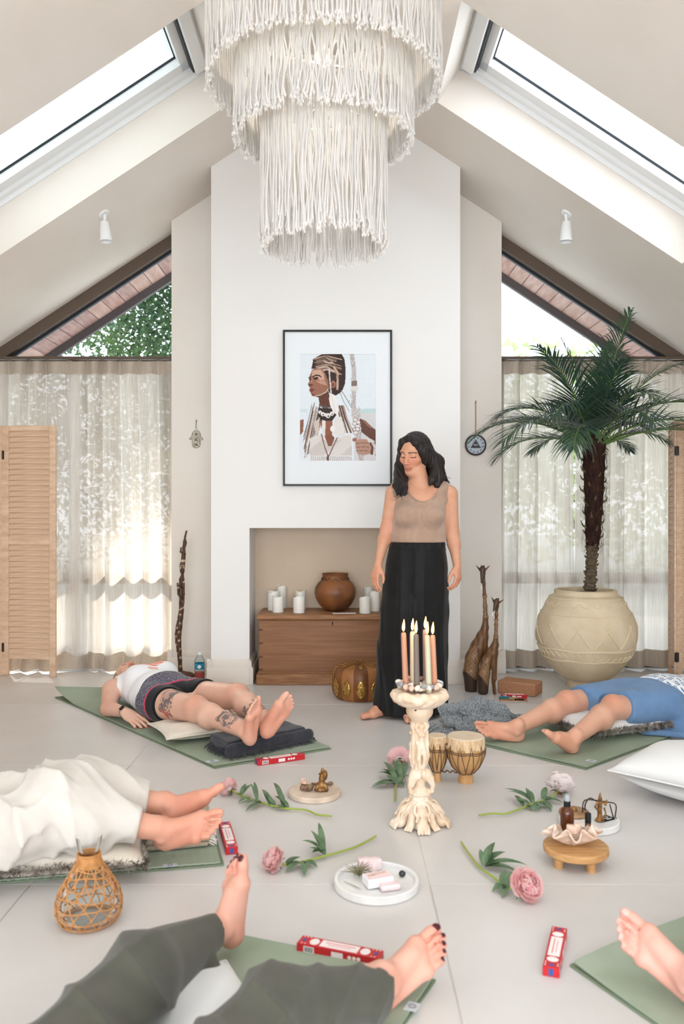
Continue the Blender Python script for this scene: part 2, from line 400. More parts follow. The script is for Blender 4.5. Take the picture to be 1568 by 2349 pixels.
m.prism([(XC-xw,0),(XC-op,0),(XC-op,2.15),(XC+op,2.15),(XC+op,0),(XC+xw,0),(XC+xw,ceil(XC+xw)),(XC,RZ+.05),(XC-xw,ceil(XC+xw))], (0,-1,0), .2, (0,-2.4,0)); wall('wall_rear', m)
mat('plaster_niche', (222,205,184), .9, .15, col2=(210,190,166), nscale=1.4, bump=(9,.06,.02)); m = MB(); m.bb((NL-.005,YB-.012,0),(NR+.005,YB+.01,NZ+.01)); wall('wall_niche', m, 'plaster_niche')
# baseboards (stepped profile)
def base(name, segs):
    r = struct(name)
    for (x0, y0, x1, y1) in segs:
        a, b = np.array((x0,y0,0.)), np.array((x1,y1,0.)); d = unit(b-a); nrm = np.array((d[1], -d[0], 0))
        prof = [(-.01,0),(.026,0),(.026,.105),(.022,.112),(.016,.114),(.016,.145),(.010,.158),(.004,.165),(-.01,.165)]
        m = MB(); m.prism(prof, b-a, 1.0, a, nrm, (0,0,1)); m.build('baseboard_run', 'baseboard_paint', r, angle=30)
base('baseboard_chimney', [(BL-.026,YBR,NL+.0,YBR),(NR,YBR,BR+.026,YBR),(BL,YB,BL,YBR-.0235),(BR,YBR-.0235,BR,YB),(NL,YBR-.02,NL,YB),(NR,YB,NR,YBR-.02)])
base('baseboard_back', [(XL-.026,YB,BL,YB),(BR,YB,XR+.026,YB),(XL,YB+.2,XL,YB-.0235),(XR,YB-.0235,XR,YB+.2)])
base('baseboard_niche', [(NL,YB,NR,YB)])
# roof windows
def roof_window(i, side, u0, u1, y0, y1):
    r = struct('window_%d' % i)
    m = MB(); t = .012
    for a in ((u0,u1,y0,y0+t),(u0,u1,y1-t,y1),(u0,u0+t,y0,y1),(u1-t,u1,y0,y1)): slab(m, side, *a, .235, .262)
    m.build('lining_moulding', 'white_paint', r, smooth=False)
    m = MB(); f = .05
    for a in ((u0,u1,y0,y0+f),(u0,u1,y1-f,y1),(u0,u0+f,y0,y1),(u1-f,u1,y0,y1)): slab(m, side, *a, .262, .40)
    m.build('frame', 'white_paint', r, smooth=False)
    m = MB(); g0, s = f, .075
    for a in ((u0+g0,u1-g0,y0+g0,y0+g0+s),(u0+g0,u1-g0,y1-g0-s,y1-g0),(u0+g0,u0+g0+s,y0+g0,y1-g0),(u1-g0-s,u1-g0,y0+g0,y1-g0)): slab(m, side, *a, .285, .385)
    sash = m.build('sash', 'white_paint', r, smooth=False)
    m = MB(); q = f+s
    for a in ((u0+q,u1-q,y0+q,y0+q+.005),(u0+q,u1-q,y1-q-.005,y1-q),(u0+q,u0+q+.005,y0+q,y1-q),(u1-q-.005,u1-q,y0+q,y1-q)): slab(m, side, *a, .333, .345)
    m.build('gasket', 'black_gasket', sash, smooth=False)
    m = MB(); slab(m, side, u0+q, u1-q, y0+q, y1-q, .345, .349); m.build('pane', 'painted_haze_glass' if side < 0 else 'clear_glass', sash, smooth=False)
    # rolled blackout blind in its cassette at the upper end, with side rail
    m = MB(); slab(m, side, u0+.012, u0+.075, y0+.06, y1-.06, .215, .285); m.build('blind_cassette', 'white_paint', r, smooth=False, bevel=.008)
    m = MB(); slab(m, side, u0+.076, u0+.084, y0+.06, y1-.06, .24, .286); m.build('blind_edge', 'black_gasket', r, smooth=False)
hz = mat('painted_haze_glass', (236,243,241), glass=.06)
_n = hz.node_tree; _o = _n.nodes['Material Output']; _s = _o.inputs[0].links[0].from_socket
_t = _n.nodes.new('ShaderNodeBsdfTranslucent'); _t.inputs[0].default_value = (*lin((194,191,187)), 1); _m = _n.nodes.new('ShaderNodeMixShader'); _m.inputs[0].default_value = .55  # white translucent mix paints the pale glare over the left panes
_n.links.new(_s, _m.inputs[1]); _n.links.new(_t.outputs[0], _m.inputs[2]); _n.links.new(_m.outputs[0], _o.inputs[0])
for i, (side, k) in enumerate(((-1,1),(1,1),(-1,0),(1,0))): roof_window(i+1, side, *SK[k])
# gable windows beside the chimney
def gable(i, side):
    r = struct('window_%d' % i); xa = XL if side < 0 else XR; xb = XC+side*UE
    m = MB(); m.prism([(xa, ceil(xa)+.01), (xb, ceil(xb)+.01), (xb, ceil(xb)-.095), (xa, ceil(xa)-.095)], (0,1,0), .09, (0,YW,0)); m.build('head_bar', 'bronze_frame', r, smooth=False)
    m = MB(); m.prism([(xa, ceil(xa)-.095), (xb, ceil(xb)-.095), (xb, ceil(xb)-.115), (xa, ceil(xa)-.115)], (0,1,0), .03, (0,YW+.05,0)); m.build('gasket', 'black_gasket', r, smooth=False)
    m = MB(); m.bb((xa, YW, 2.26), (xb, YW+.09, 2.302)); m.build('transom', 'bronze_frame', r, smooth=False)
    m = MB(); m.bb((xa, YW+.01, .62), (xb, YW+.08, .70)); m.build('transom', 'bronze_frame', r, smooth=False)
    m = MB(); m.bb((xa, YW+.01, 0), (xb, YW+.09, .09)); m.build('sill_bar', 'bronze_frame', r, smooth=False)
    for x in (xa+side*.03, (xa+xb)/2, xb-side*.03): m = MB(); m.bb((x-.03, YW+.01, .09), (x+.03, YW+.08, 2.26)); m.build('post', 'bronze_frame', r, smooth=False)
    m = MB(); xt = XC+side*((RZ-.115-2.30)/SL)
    m.prism([(xa, 2.302), (xa, ceil(xa)-.1), (xt, 2.302)], (0,1,0), .006, (0,YW+.06,0)); m.build('pane', 'clear_glass', r, smooth=False)
    m = MB(); m.bb((xa, YW+.05, .7), (xb, YW+.056, 2.26)); m.build('pane', 'clear_glass', r, smooth=False)
    m = MB(); m.bb((xa, YW+.05, .09), (xb, YW+.056, .62)); m.build('pane', 'clear_glass', r, smooth=False)
    # timber soffit of the overhanging roof, board by board
    t = struct('trim_%d' % i); u = abs(xa-XC)-.10
    while u < UE:
        m = MB(); n0 = -.064-random.uniform(0, .002)
        P = [slp(side, uu, y, n) for n in (n0-.012, n0) for uu, y in ((u+.0015,YW+.1),(u+.1045,YW+.1),(u+.1045,6.57),(u+.0015,6.57))]
        m.add(P, [(0,3,2,1),(4,5,6,7),(0,1,5,4),(1,2,6,5),(2,3,7,6),(3,0,4,7)])
        m.build('plank', random.choice(['soffit_wood', 'soffit_wood_b', 'soffit_wood_c']), t, smooth=False, bevel=.002, seg=1); u += .106
    m = MB(); slab(m, side, abs(xa-XC)-.15, UE+.12, 6.57, 6.61, -.135, .02); m.build('bargeboard', 'bargeboard', t, smooth=False)
mat('soffit_wood_b', (186,158,148), .6, .3, col2=(166,134,122), nscale=4, nstretch=(6,1,6)); mat('soffit_wood_c', (170,140,132), .6, .3, col2=(146,116,110), nscale=6, nstretch=(6,1,6))
gable(5, -1); gable(6, 1)
# ------------------------------------------------------------------ trees beyond the glass
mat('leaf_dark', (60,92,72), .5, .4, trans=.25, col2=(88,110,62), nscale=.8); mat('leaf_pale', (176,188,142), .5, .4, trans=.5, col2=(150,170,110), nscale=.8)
mat('bark', (96,84,70), .9, .1, col2=(70,60,50), nscale=6)
def tree(name, label, base, blobs, n, size, leaf, trunk_r):
    r = thing(name, label, 'tree', base, 'trees beyond the windows')
    m = MB(); top = np.array(blobs[0][0]); m.tube(smooth_path([base, base+(top-base)*.5+V3(.15,0,0), top], 8), np.linspace(trunk_r, trunk_r*.35, 8), 9)
    for c, rr in blobs: m.tube([base+(top-base)*.55, np.array(c)], [trunk_r*.4, .02], 6)
    m.build('trunk', 'bark', r)
    vol = np.array([np.prod(b[1]) for b in blobs]); pick = rng.choice(len(blobs), n, p=vol/vol.sum())
    d = rng.normal(size=(n, 3)); d /= np.linalg.norm(d, axis=1)[:, None]; d *= rng.random((n, 1))**.4
    C = np.array([blobs[i][0] for i in pick])+d*np.array([blobs[i][1] for i in pick])
    a = rng.normal(size=(n, 3)); a /= np.linalg.norm(a, axis=1)[:, None]; b = np.cross(a, rng.normal(size=(n, 3))); b /= np.linalg.norm(b, axis=1)[:, None]
    s = size*(.7+.6*rng.random((n, 1)))
    Vv = np.stack([C-a*s, C+b*s*.4-a*s*.1, C+a*s, C-b*s*.4-a*s*.1], 1).reshape(-1, 3)-ORG[r.name]
    me = mesh_np('leaves', Vv, np.arange(4*n, dtype=np.int32).reshape(-1, 4), False); tag(link('leaves', me, [leaf], r), kind='stuff')
tree('broadleaf_tree', 'tall dark green tree beyond the left gable window', V3(-4.9,11.3,-.1), [(V3(-4.6,11,6.2),V3(2.7,1.5,2.5)),(V3(-3.2,12,7.6),V3(2.6,1.5,2.2)),(V3(-6.4,12,7),V3(2,1.5,2.4))], 70000, .062, 'leaf_dark', .2)
tree('broadleaf_tree', 'broad green tree standing behind the chimney wall outside', V3(-2.4,15.0,-.1), [(V3(-2.7,14.9,5.7),V3(2.1,1.0,3.3)),(V3(-1.2,15.0,4.9),V3(1.3,.9,2.3))], 30000, .065, 'leaf_dark', .2)  # added mostly out of view to keep the sun off the right curtains
tree('hedge_tree', 'green hedge far behind the left gable window', V3(-8,18.5,-.1), [(V3(-9,18.5,3),V3(3,1.2,3.2)),(V3(-6,18,3),V3(2.6,1.2,3.3)),(V3(-3.6,18.4,3.1),V3(2.2,1.2,3.3))], 18000, .09, 'leaf_dark', .12)
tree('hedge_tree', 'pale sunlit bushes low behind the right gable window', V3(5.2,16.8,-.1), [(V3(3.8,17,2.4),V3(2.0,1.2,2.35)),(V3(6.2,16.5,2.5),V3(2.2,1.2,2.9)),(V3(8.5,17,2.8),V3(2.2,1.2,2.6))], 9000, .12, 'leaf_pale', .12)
# ------------------------------------------------------------------ curtains
def cloth_mat(name, c, c2, tr, al, sc=(260,260,5)):
    m = mat(name, c, .9, .1, col2=c2, nscale=1.0, nstretch=sc, ndetail=2, nrange=(.3,.7), trans=tr, alpha=al, sheen=.1); return m
cloth_mat('linen_sheer', (219,210,200), (194,183,170), .55, .07); cloth_mat('linen_double', (204,192,177), (182,168,152), .16, .0)
def curtain(label, x0, x1, period, puddle, seed, split=None):
    rs = np.random.default_rng(seed); n = int((x1-x0)/.006); m = 72
    xs = np.linspace(x0, x1, n); ph = 2*PI*(xs-x0)/period+.8*np.sin(2*PI*xs/.71+seed)+.5*np.sin(2*PI*xs/.37+2*seed)
    amp = .033*(1+.35*np.sin(2*PI*xs/.53+seed)); zt, zb = 2.252, (.0 if puddle else .02)
    P = np.zeros((m, n, 3))
    for i, t in enumerate(np.linspace(0, 1, m)):
        z = zt+(zb-zt)*t; ph2 = ph+1.1*t*np.sin(xs*3.1+seed)+.5*t*t*np.sin(xs*7+seed); a = amp*(.85+.35*math.sin(t*2.2))
        y = 6.055-.012*t+a*np.sin(ph2)+.22*a*np.sin(2*ph2+.6)
        zz = np.full(n, z)
        if t < .02: zz = zz+.006*np.sin(ph)
        if puddle:
            q = max(0, (t-.93)/.07); y = y-.055*q*(1+.9*np.sin(xs*9.3+seed)+.5*np.sin(xs*21))-.02*q; zz = zz*(1)+.035*q*(1-q)*4*np.sin(xs*17+1)**2+.012*q
        P[i, :, 0] = xs+.012*np.cos(ph2)+t*.01*np.sin(xs*5+seed); P[i, :, 1] = y; P[i, :, 2] = zz
    r = thing('curtain', label, 'curtain', (x0+(x1-x0)/2, 6.02, 0), 'linen curtains')
    g = MB(); g.grid(P); g.build('curtain_panel', 'linen_sheer', r, angle=None)
    k = 4; Q = P[:k].copy(); Q[:, :, 1] -= .004; g = MB(); g.grid(Q); g.build('header_band', 'linen_double', r, angle=None)
    if not puddle: Q = P[m-5:].copy(); Q[:, :, 1] -= .004; g = MB(); g.grid(Q); g.build('hem', 'linen_double', r, angle=None)
    else: Q = P[m-4:].copy(); Q[:, :, 1] -= .004; Q[:, :, 2] += .003; g = MB(); g.grid(Q); g.build('hem', 'linen_double', r, angle=None)
curtain('left sheer linen curtain puddling on the floor behind the louvred screen', XC-UE+.04, XL-.015, .135, True, 3)
curtain('sheer linen curtain hanging left of the palm trunk beside the right pier', XR+.015, 1.702, .125, False, 5)
curtain('sheer linen curtain hanging right of the palm trunk behind the louvred screen', 1.692, XC+UE-.04, .13, False, 8)
m = MB(); m.bb((XC-UE, 6.03, 2.263), (XL-.005, 6.075, 2.282)); o = m.build('curtain_track', 'bronze_frame'); tag(o, 'dark track carrying the left curtain', 'curtain track')
m = MB(); m.bb((XR+.005, 6.03, 2.263), (XC+UE, 6.075, 2.282)); o = m.build('curtain_track', 'bronze_frame'); tag(o, 'dark track carrying the right curtains', 'curtain track')
def stuff(o): o["kind"] = "stuff"; return o
# ------------------------------------------------------------------ niche: chest, pot, pillar candles
mat('pine', (152,106,72), .5, .35, col2=(128,86,55), nscale=3.2, nstretch=(1.0,10,22), ndetail=6, nrange=(.3,.7), bump=(40,.08,.003), bstretch=(1,6,8))
mat('pine_worn', (166,120,82), .5, .35, col2=(124,82,52), nscale=4.5, nstretch=(1.5,9,14), ndetail=8, nrange=(.35,.75), bump=(30,.15,.003), bstretch=(1,6,6))
mat('dark', (30,24,20), .7, .2); mat('black', (22,22,23), .6, .3)
mat('wax_white', (240,238,230), .45, .4, sss=.3); mat('clay_brown', (142,88,48), .42, .4, col2=(74,46,34), nscale=7, ndetail=5, nrange=(.4,.72), bump=(40,.1,.004))
mat('clay_dark', (92,62,44), .55, .3)
cx0, cx1, cy0, cy1 = -.554, .426, 5.52, 5.915
r = thing('wooden_chest', 'old pine blanket chest with keyhole standing in the chimney niche', 'chest', ((cx0+cx1)/2, 5.72, 0))
m = MB(); m.bb((cx0,cy0,.05),(cx1,cy1,.43)); m.build('chest_body', 'pine', r, bevel=.004)
m = MB(); m.bb((cx0-.014,cy0-.02,.43),(cx1+.014,cy1,.467)); m.build('lid', 'pine_worn', r, bevel=.013, seg=3)
m = MB(); m.bb((cx0-.016,cy0-.018,0),(cx1+.016,cy1,.072)); m.bb((cx0-.010,cy0-.012,.072),(cx1+.010,cy1,.082)); m.build('plinth', 'pine_worn', r, bevel=.005)
kx = -.063; m = MB(); m.tube([(kx,cy0-.0015,.412),(kx,cy0+.004,.412)], .0052, 12); m.bb((kx-.003,cy0-.0015,.395),(kx+.003,cy0+.004,.41)); m.build('keyhole', 'dark', r)
for z in (.10,.185,.275,.365):
    m = MB(); m.prism([(0,-.008),(.028,-.004),(.028,.004),(0,.008)], (0,-1,0), .001, (cx0,cy0+.0002,z)); m.build('dovetail', 'clay_dark', r)
CT = .467
def pillar(px, base, wpx, top, label):
    S = (base-CY)/(CAMH-CT); d = FPX/S; x = (px-CX)/S; rr = wpx/2/S; h = (base-top)/S-.004
    d += rr; c = V3(x, d, CT); ph = random.uniform(0, 6)
    r = thing('pillar_candle', label, 'candle', c, 'white pillar candles on the chest'); m = MB()
    m.lathe([(rr*.97,0),(rr,.003),(rr,h-.006),(rr*.97,h),(rr*.88,h-.001),(rr*.80,h-.012),(rr*.3,h-.015)], c, 28)
    m.v = [(a, b, z+(.0055*math.sin(2*math.atan2(b-d, a-x)+ph) if z > CT+h-.02 and math.hypot(a-x,b-d) > rr*.7 else 0)) for a, b, z in m.v]
    m.build('wax_body', 'wax_white', r); m = MB(); m.tube([c+V3(0,0,h-.017), c+V3(.001,0,h-.004)], .0012, 6); m.build('wick', 'dark', r)
pillar(625.5,1401,26,1357,'white pillar candle at the left end of the chest, medium height')
pillar(645,1396,22.6,1344,'tallest white pillar candle at the back left of the chest')
pillar(636.3,1405.8,25.6,1368,'short white pillar candle overlapping the leftmost pair on the chest')
pillar(688.3,1399,24.5,1356,'white pillar candle half hidden behind the one left of the brown pot')
pillar(684.6,1407,26.2,1370,'short white pillar candle in front, left of the brown pot')
pillar(836.5,1408,25,1370.5,'short white pillar candle in front, right of the brown pot')
pillar(858,1403,25,1358,'white pillar candle nearest the black trousers on the chest')
pillar(844,1396,22,1347,'white pillar candle at the back of the chest under the hanging hand')
c = V3((768.5-784)/332., 5.745, CT)
r = thing('clay_pot', 'round brown smoke-fired clay pot with flared rim on the chest', 'pot', c); m = MB()
m.lathe([(.045,0),(.075,.008),(.11,.04),(.135,.085),(.1445,.125),(.139,.162),(.118,.195),(.098,.210),(.090,.222),(.087,.238),(.091,.252),(.094,.2575),(.09,.258),(.083,.245),(.082,.225),(.1,.19),(.12,.13),(.08,.03)], c, 48)
m.build('pot_body', 'clay_brown', r, angle=60)
m = MB(); pts = [c+V3((.0915 if i%2 else .098)*math.cos(PI*i/14), (.0915 if i%2 else .098)*math.sin(PI*i/14), .232 if i%2 else .211) for i in range(29)]; m.tube(pts, .0022, 5); m.build('zigzag_band', 'clay_dark', r)
mat('brushed_metal', (176,168,156), .35, .5, metal=.9)
c = V3((789-784)/341., 5.575, CT); m = MB(); m.bb(c+V3(-.078,-.016,0), c+V3(.078,.016,.006)); m.bb(c+V3(.01,-.014,.006), c+V3(.076,.014,.0085))
tag(m.build('incense_holder', 'brushed_metal', loc=c, bevel=.002), 'slim metal holder lying on the chest below the clay pot', 'holder')
# ------------------------------------------------------------------ leather pouffe
mat('tan_leather', (170,112,58), .42, .45, col2=(142,88,42), nscale=9, bump=(60,.12,.003)); mat('brown_leather', (128,78,38), .42, .45, col2=(104,60,28), nscale=9, bump=(60,.12,.003))
mat('gold_stitch', (206,164,88), .3, .6, metal=.75, col2=(150,104,44), nscale=70, nrange=(.4,.6), bump=(120,.5,.004))
c = V3(*FL(826,1599)); R0, HH = .168, .205
r = thing('leather_pouffe', 'round tan leather pouffe with gold embroidery in front of the chest', 'pouffe', c); n = 96; prof = [(.86,0),(.97,.02),(1.02,.07),(1.03,.11),(1.0,.155),(.93,.185),(.80,.2),(.5,.207),(.2,.203),(.03,.201)]
def pw(a): return 1+.035*abs(math.cos(a*6))-.02
def pou(a, k): rr, z = prof[k]; return c+V3(R0*rr*pw(a)*math.cos(a), R0*rr*pw(a)*math.sin(a), z)
for par, nm, mt in ((0,'tan_panel','tan_leather'),(1,'brown_panel','brown_leather')):
    for sct in range(par, 12, 2):
        m = MB(); a0 = (sct-.5)*PI/6; P = np.array([[pou(a0+PI/6*j/8, k) for j in range(9)] for k in range(10)]); m.grid(P); m.build(nm, mt, r, angle=None)
m = MB(); 
for sct in range(12): m.tube([pou((sct+.5)*PI/6, k)+V3(0,0,.001) for k in range(10)], .0025, 5)
m.build('piping', 'brown_leather', r)
for sct in range(12):
    a0 = sct*PI/6; m = MB(); P = []
    for i in range(9):
        v = i/8; row = []; wd = .19*math.sin(PI*v)**.7*(1-.25*v); k = 1+v*2.6; kk = int(k); f = k-kk
        for j in range(5):
            a = a0+wd*(j-2)/2; q = pou(a, kk)*(1-f)+pou(a, kk+1)*f; row.append(q+V3(math.cos(a),math.sin(a),0)*.0035)
        P.append(row)
    m.grid(np.array(P)); m.build('gold_medallion', 'gold_stitch', r, angle=None, solid=.002)
    m = MB(); P = []
    for i in range(6):
        v = i/5; k = 6+v*2.2; kk = int(k); f = k-kk; wd = .16*math.sin(PI*min(1,v+.05))**.7
        P.append([pou(a0+wd*(j-2)/2, kk)*(1-f)+pou(a0+wd*(j-2)/2, kk+1)*f+V3(0,0,.0012) for j in range(5)])
    m.grid(np.array(P)); m.build('gold_top_motif', 'gold_stitch', r, angle=None, solid=.002)
# ------------------------------------------------------------------ framed print over the niche
mat('black_frame', (34,30,29), .4, .4); mat('mount_board', (236,239,241), .8, .2); mat('print_paper', (255,255,255), .7, .2, vcol=True)
def S_(py): return 0
fx0, fx1, fz0, fz1 = (649-784)/342.6, (898.5-784)/342.6, CAMH-(1115-CY)/342.6, CAMH-(758-CY)/342.6
r = thing('framed_print', 'black framed portrait print with wide white mount on the chimney wall', 'picture', ((fx0+fx1)/2, YBR, fz0)); yb = YBR-.001; t = .013
m = MB(); m.bb((fx0,yb-.022,fz0),(fx0+t,yb,fz1)); m.bb((fx1-t,yb-.022,fz0),(fx1,yb,fz1)); m.bb((fx0+t,yb-.022,fz1-t),(fx1-t,yb,fz1)); m.bb((fx0+t,yb-.022,fz0),(fx1-t,yb,fz0+t)); m.build('frame', 'black_frame', r, bevel=.002)
px0, px1, pz0, pz1 = (688-784)/342.6, (861-784)/342.6, CAMH-(1057-CY)/342.6, CAMH-(813-CY)/342.6
m = MB(); y0, y1 = yb-.012, yb-.009
m.bb((fx0+t,y0,fz0+t),(px0,y1,fz1-t)); m.bb((px1,y0,fz0+t),(fx1-t,y1,fz1-t)); m.bb((px0,y0,pz1),(px1,y1,fz1-t)); m.bb((px0,y0,fz0+t),(px1,y1,pz0)); m.build('mount', 'mount_board', r, smooth=False)
m = MB(); m.bb((fx0+t,yb-.017,fz0+t),(fx1-t,yb-.0155,fz1-t)); m.build('pane', 'clear_glass', r, smooth=False)
NX, NY = 200, 282; gx, gy = np.meshgrid(np.linspace(352,1262,NX), np.linspace(380,1660,NY)); A = np.zeros((NY,NX,3)); A[:] = (228,234,238)
def poly(pts, c, al=1.0):
    ins = np.zeros(gx.shape, bool); k = len(pts)
    for i in range(k):
        (x0, y0), (x1, y1) = pts[i], pts[(i+1)%k]
        if y0 == y1: continue
        ins ^= ((y0 > gy) != (y1 > gy)) & (gx < (x1-x0)*(gy-y0)/(y1-y0)+x0)
    A[ins] = A[ins]*(1-al)+np.array(c)*al
def disc(x, y, rr, c, ry=None): q = ((gx-x)/rr)**2+((gy-y)/(ry or rr))**2 < 1; A[q] = c
def line(pts, wd, c):
    for (x0,y0),(x1,y1) in zip(pts, pts[1:]):
        L2 = (x1-x0)**2+(y1-y0)**2; tt = np.clip(((gx-x0)*(x1-x0)+(gy-y0)*(y1-y0))/max(L2,1), 0, 1); A[np.hypot(gx-x0-tt*(x1-x0), gy-y0-tt*(y1-y0)) < wd/2] = c
poly([(1040,1038),(1262,1032),(1262,1085),(1040,1090)], (196,216,216)); poly([(1000,1085),(1262,1085),(1262,1660),(1000,1660)], (216,214,214)); poly([(352,1040),(450,1040),(450,1080),(352,1080)], (212,226,226))
line([(830,790),(900,900),(970,1020)], 7, (90,80,76)); line([(810,780),(870,940),(940,1060)], 6, (120,110,104))
poly([(490,560),(512,470),(505,450),(560,415),(620,385),(850,382),(885,440),(900,560),(895,730),(865,810),(830,850),(780,880),(740,860),(700,840),(690,700),(640,600),(600,560),(540,560)], (66,50,47))
for i in range(26):
    y = 390+i*7; x = 545+random.uniform(-20,30); line([(x,y+40),(x+120,y+8+random.uniform(-8,8)),(x+250+random.uniform(-60,60),y+60)], random.uniform(5,12), random.choice([(176,148,128),(140,110,96),(98,76,68),(206,182,164)]))
line([(640,470),(700,490),(745,485)], 10, (226,206,190)); line([(760,540),(800,600),(805,690),(800,800)], 26, (200,168,148)); line([(780,600),(815,680)], 10, (150,116,98))
poly([(500,570),(560,552),(620,566),(660,620),(690,700),(705,800),(660,860),(560,893),(500,886),(485,850),(468,822),(478,790),(462,770),(450,745),(470,705),(463,660),(488,610)], (158,110,90))
poly([(505,580),(600,566),(640,620),(650,690),(600,700),(520,650),(498,640)], (206,168,148)); poly([(540,700),(650,700),(680,760),(600,740)], (196,152,130)); poly([(490,850),(560,880),(660,850),(700,800),(690,840),(600,900),(510,890)], (108,70,56))
line([(512,655),(545,636),(585,640),(605,655)], 15, (48,36,32)); line([(462,668),(484,655)], 12, (60,44,40)); poly([(518,672),(556,656),(584,666),(552,686),(522,686)], (40,32,32)); poly([(462,684),(484,670),(490,690),(470,702)], (48,36,34)); line([(500,690),(492,730)], 7, (196,152,132))
poly([(452,744),(505,735),(510,758),(472,774)], (112,70,58)); poly([(468,800),(498,788),(535,810),(500,836),(472,828)], (136,76,70)); line([(470,812),(530,810)], 4, (80,42,40)); line([(505,890),(600,872),(670,835),(690,800)], 8, (228,216,206))
poly([(575,895),(700,835),(720,1005),(640,1050),(590,985)], (104,68,56)); disc(752,745,28,(178,124,104),44); disc(750,750,15,(120,78,64),28)
poly([(352,1175),(402,1158),(395,1310),(352,1360)], (150,102,84)); poly([(1065,1150),(1140,1180),(1215,1255),(1262,1290),(1262,1430),(1180,1385),(1085,1310)], (108,74,64)); poly([(1090,1170),(1150,1190),(1230,1280),(1180,1260)], (150,108,92))
for i in range(34):
    x = 400+random.uniform(0,150); y = 980+random.uniform(0,120); line([(x+90,y-20),(x+50,y+160),(x-10,y+420+random.uniform(-60,120))], random.uniform(5,14), random.choice([(150,110,88),(90,66,58),(200,176,158),(58,44,42),(232,224,218)]))
for i in range(16):
    x = 830+random.uniform(0,90); line([(x-40,1000),(x,1150),(x+50+random.uniform(0,30),1320)], random.uniform(5,12), random.choice([(92,70,62),(160,124,104),(222,212,206),(54,44,42)]))
poly([(575,1030),(765,1030),(790,1110),(740,1180),(610,1180),(570,1110)], (62,52,50)); poly([(600,1180),(740,1180),(750,1320),(730,1475),(690,1475),(655,1380),(605,1250)], (150,98,76)); line([(590,990),(640,1020),(720,1015)], 20, (96,92,90))
for x, y, q in ((595,1078,20),(628,1100,24),(660,1108,20),(690,1118,28),(735,1095,24),(762,1075,20)): disc(x,y,q,(238,230,226)); disc(x+5,y+7,q*.35,(70,58,54))
poly([(470,1390),(560,1345),(640,1360),(680,1478),(740,1478),(800,1380),(960,1345),(978,1592),(478,1592)], (224,216,211))
for i in range(24): line([(480,1385+i*9),(975,1380+i*9)], 2.5, (196,184,178)) if i > 2 else None
poly([(655,1370),(690,1478),(735,1478),(770,1380),(720,1330)], (140,90,72)); poly([(620,1170),(662,1180),(655,1360),(612,1350)], (232,226,222)); poly([(770,1140),(850,1130),(900,1360),(735,1350)], (230,224,220)); poly([(520,1200),(590,1150),(580,1340),(540,1330)], (214,198,188)); disc(745,1275,30,(240,234,230),36)
for i in range(22): line([(485+i*22,1600),(480+i*23,1660)], 11, (226,218,214)); line([(496+i*22,1604),(492+i*23,1660)], 5, (120,100,94))
line([(612,1340),(650,1490),(690,1600)], 13, (122,92,78)); line([(800,1380),(740,1510),(700,1600)], 13, (122,92,78)); line([(690,1600),(688,1660)], 26, (100,78,70)); line([(704,560),(712,700),(728,860)], 16, (216,206,202)); poly([(700,905),(738,858),(788,895),(822,1050),(800,1115),(745,1060),(712,985)], (240,234,231)); line([(730,880),(780,1080)], 4, (206,196,190))
poly([(945,380),(1000,380),(1028,600),(1022,1000),(1090,1400),(1118,1660),(1060,1660),(1030,1400),(968,1000),(974,600)], (196,188,184))
for i in range(120): y = random.uniform(380,1640); x = 975+(y-380)*.09*(y > 1000)+random.uniform(-20,45)-10; line([(x,y),(x+random.uniform(-6,6),y+random.uniform(8,30))], 4, random.choice([(110,96,90),(140,126,120),(230,226,224)])) if 945 < x < 1110 else None
poly([(968,705),(1034,700),(1036,765),(968,765)], (132,116,108)); disc(1010,795,46,(224,218,214),28); poly([(968,1040),(1062,1030),(1082,1130),(975,1150)], (214,208,204))
for i in range(8): line([(970,1045+i*12),(1075,1035+i*13)], 3, (150,138,132))
for x, y in ((1015,1168),(1048,1196),(1005,1212),(1042,1244),(1010,1282),(1040,1280),(1018,1320)): disc(x,y,30,(90,74,70),24); disc(x,y,25,(234,226,222),19)
poly([(980,1390),(1030,1380),(1030,1420),(985,1430)], (160,110,90)); poly([(1180,1440),(1262,1420),(1262,1600),(1195,1580)], (118,82,70)); poly([(1012,1430),(1060,1396),(1150,1400),(1185,1450),(1205,1500),(1190,1572),(1120,1590),(1040,1572),(1020,1500)], (184,144,126))
for y in (1442,1488,1532): line([(1025,y+8),(1110,y),(1170,y+6)], 6, (104,72,62))
for k in range(3): line([(1205+k*14,1430),(1240+k*10,1500),(1225+k*10,1600)], 8, (232,226,224))
A += rng.normal(scale=4, size=(NY,NX,1)); A = np.clip(A,0,255)/255.; A = np.where(A <= .04045, A/12.92, ((A+.055)/1.055)**2.4)
Xg, Zg = np.meshgrid(np.linspace(px0-.003,px1+.003,NX), np.linspace(pz1+.003,pz0-.003,NY)); Vp = np.stack([Xg, np.full_like(Xg, yb-.0085), Zg], -1).reshape(-1,3)-ORG[r.name]
ii = np.arange(NX*NY).reshape(NY,NX); Fp = np.stack([ii[:-1,:-1],ii[1:,:-1],ii[1:,1:],ii[:-1,1:]],-1).reshape(-1,4)
link('print', mesh_np('print', Vp, Fp.astype(np.int32), False, cols=A.reshape(-1,3)), ['print_paper'], r)
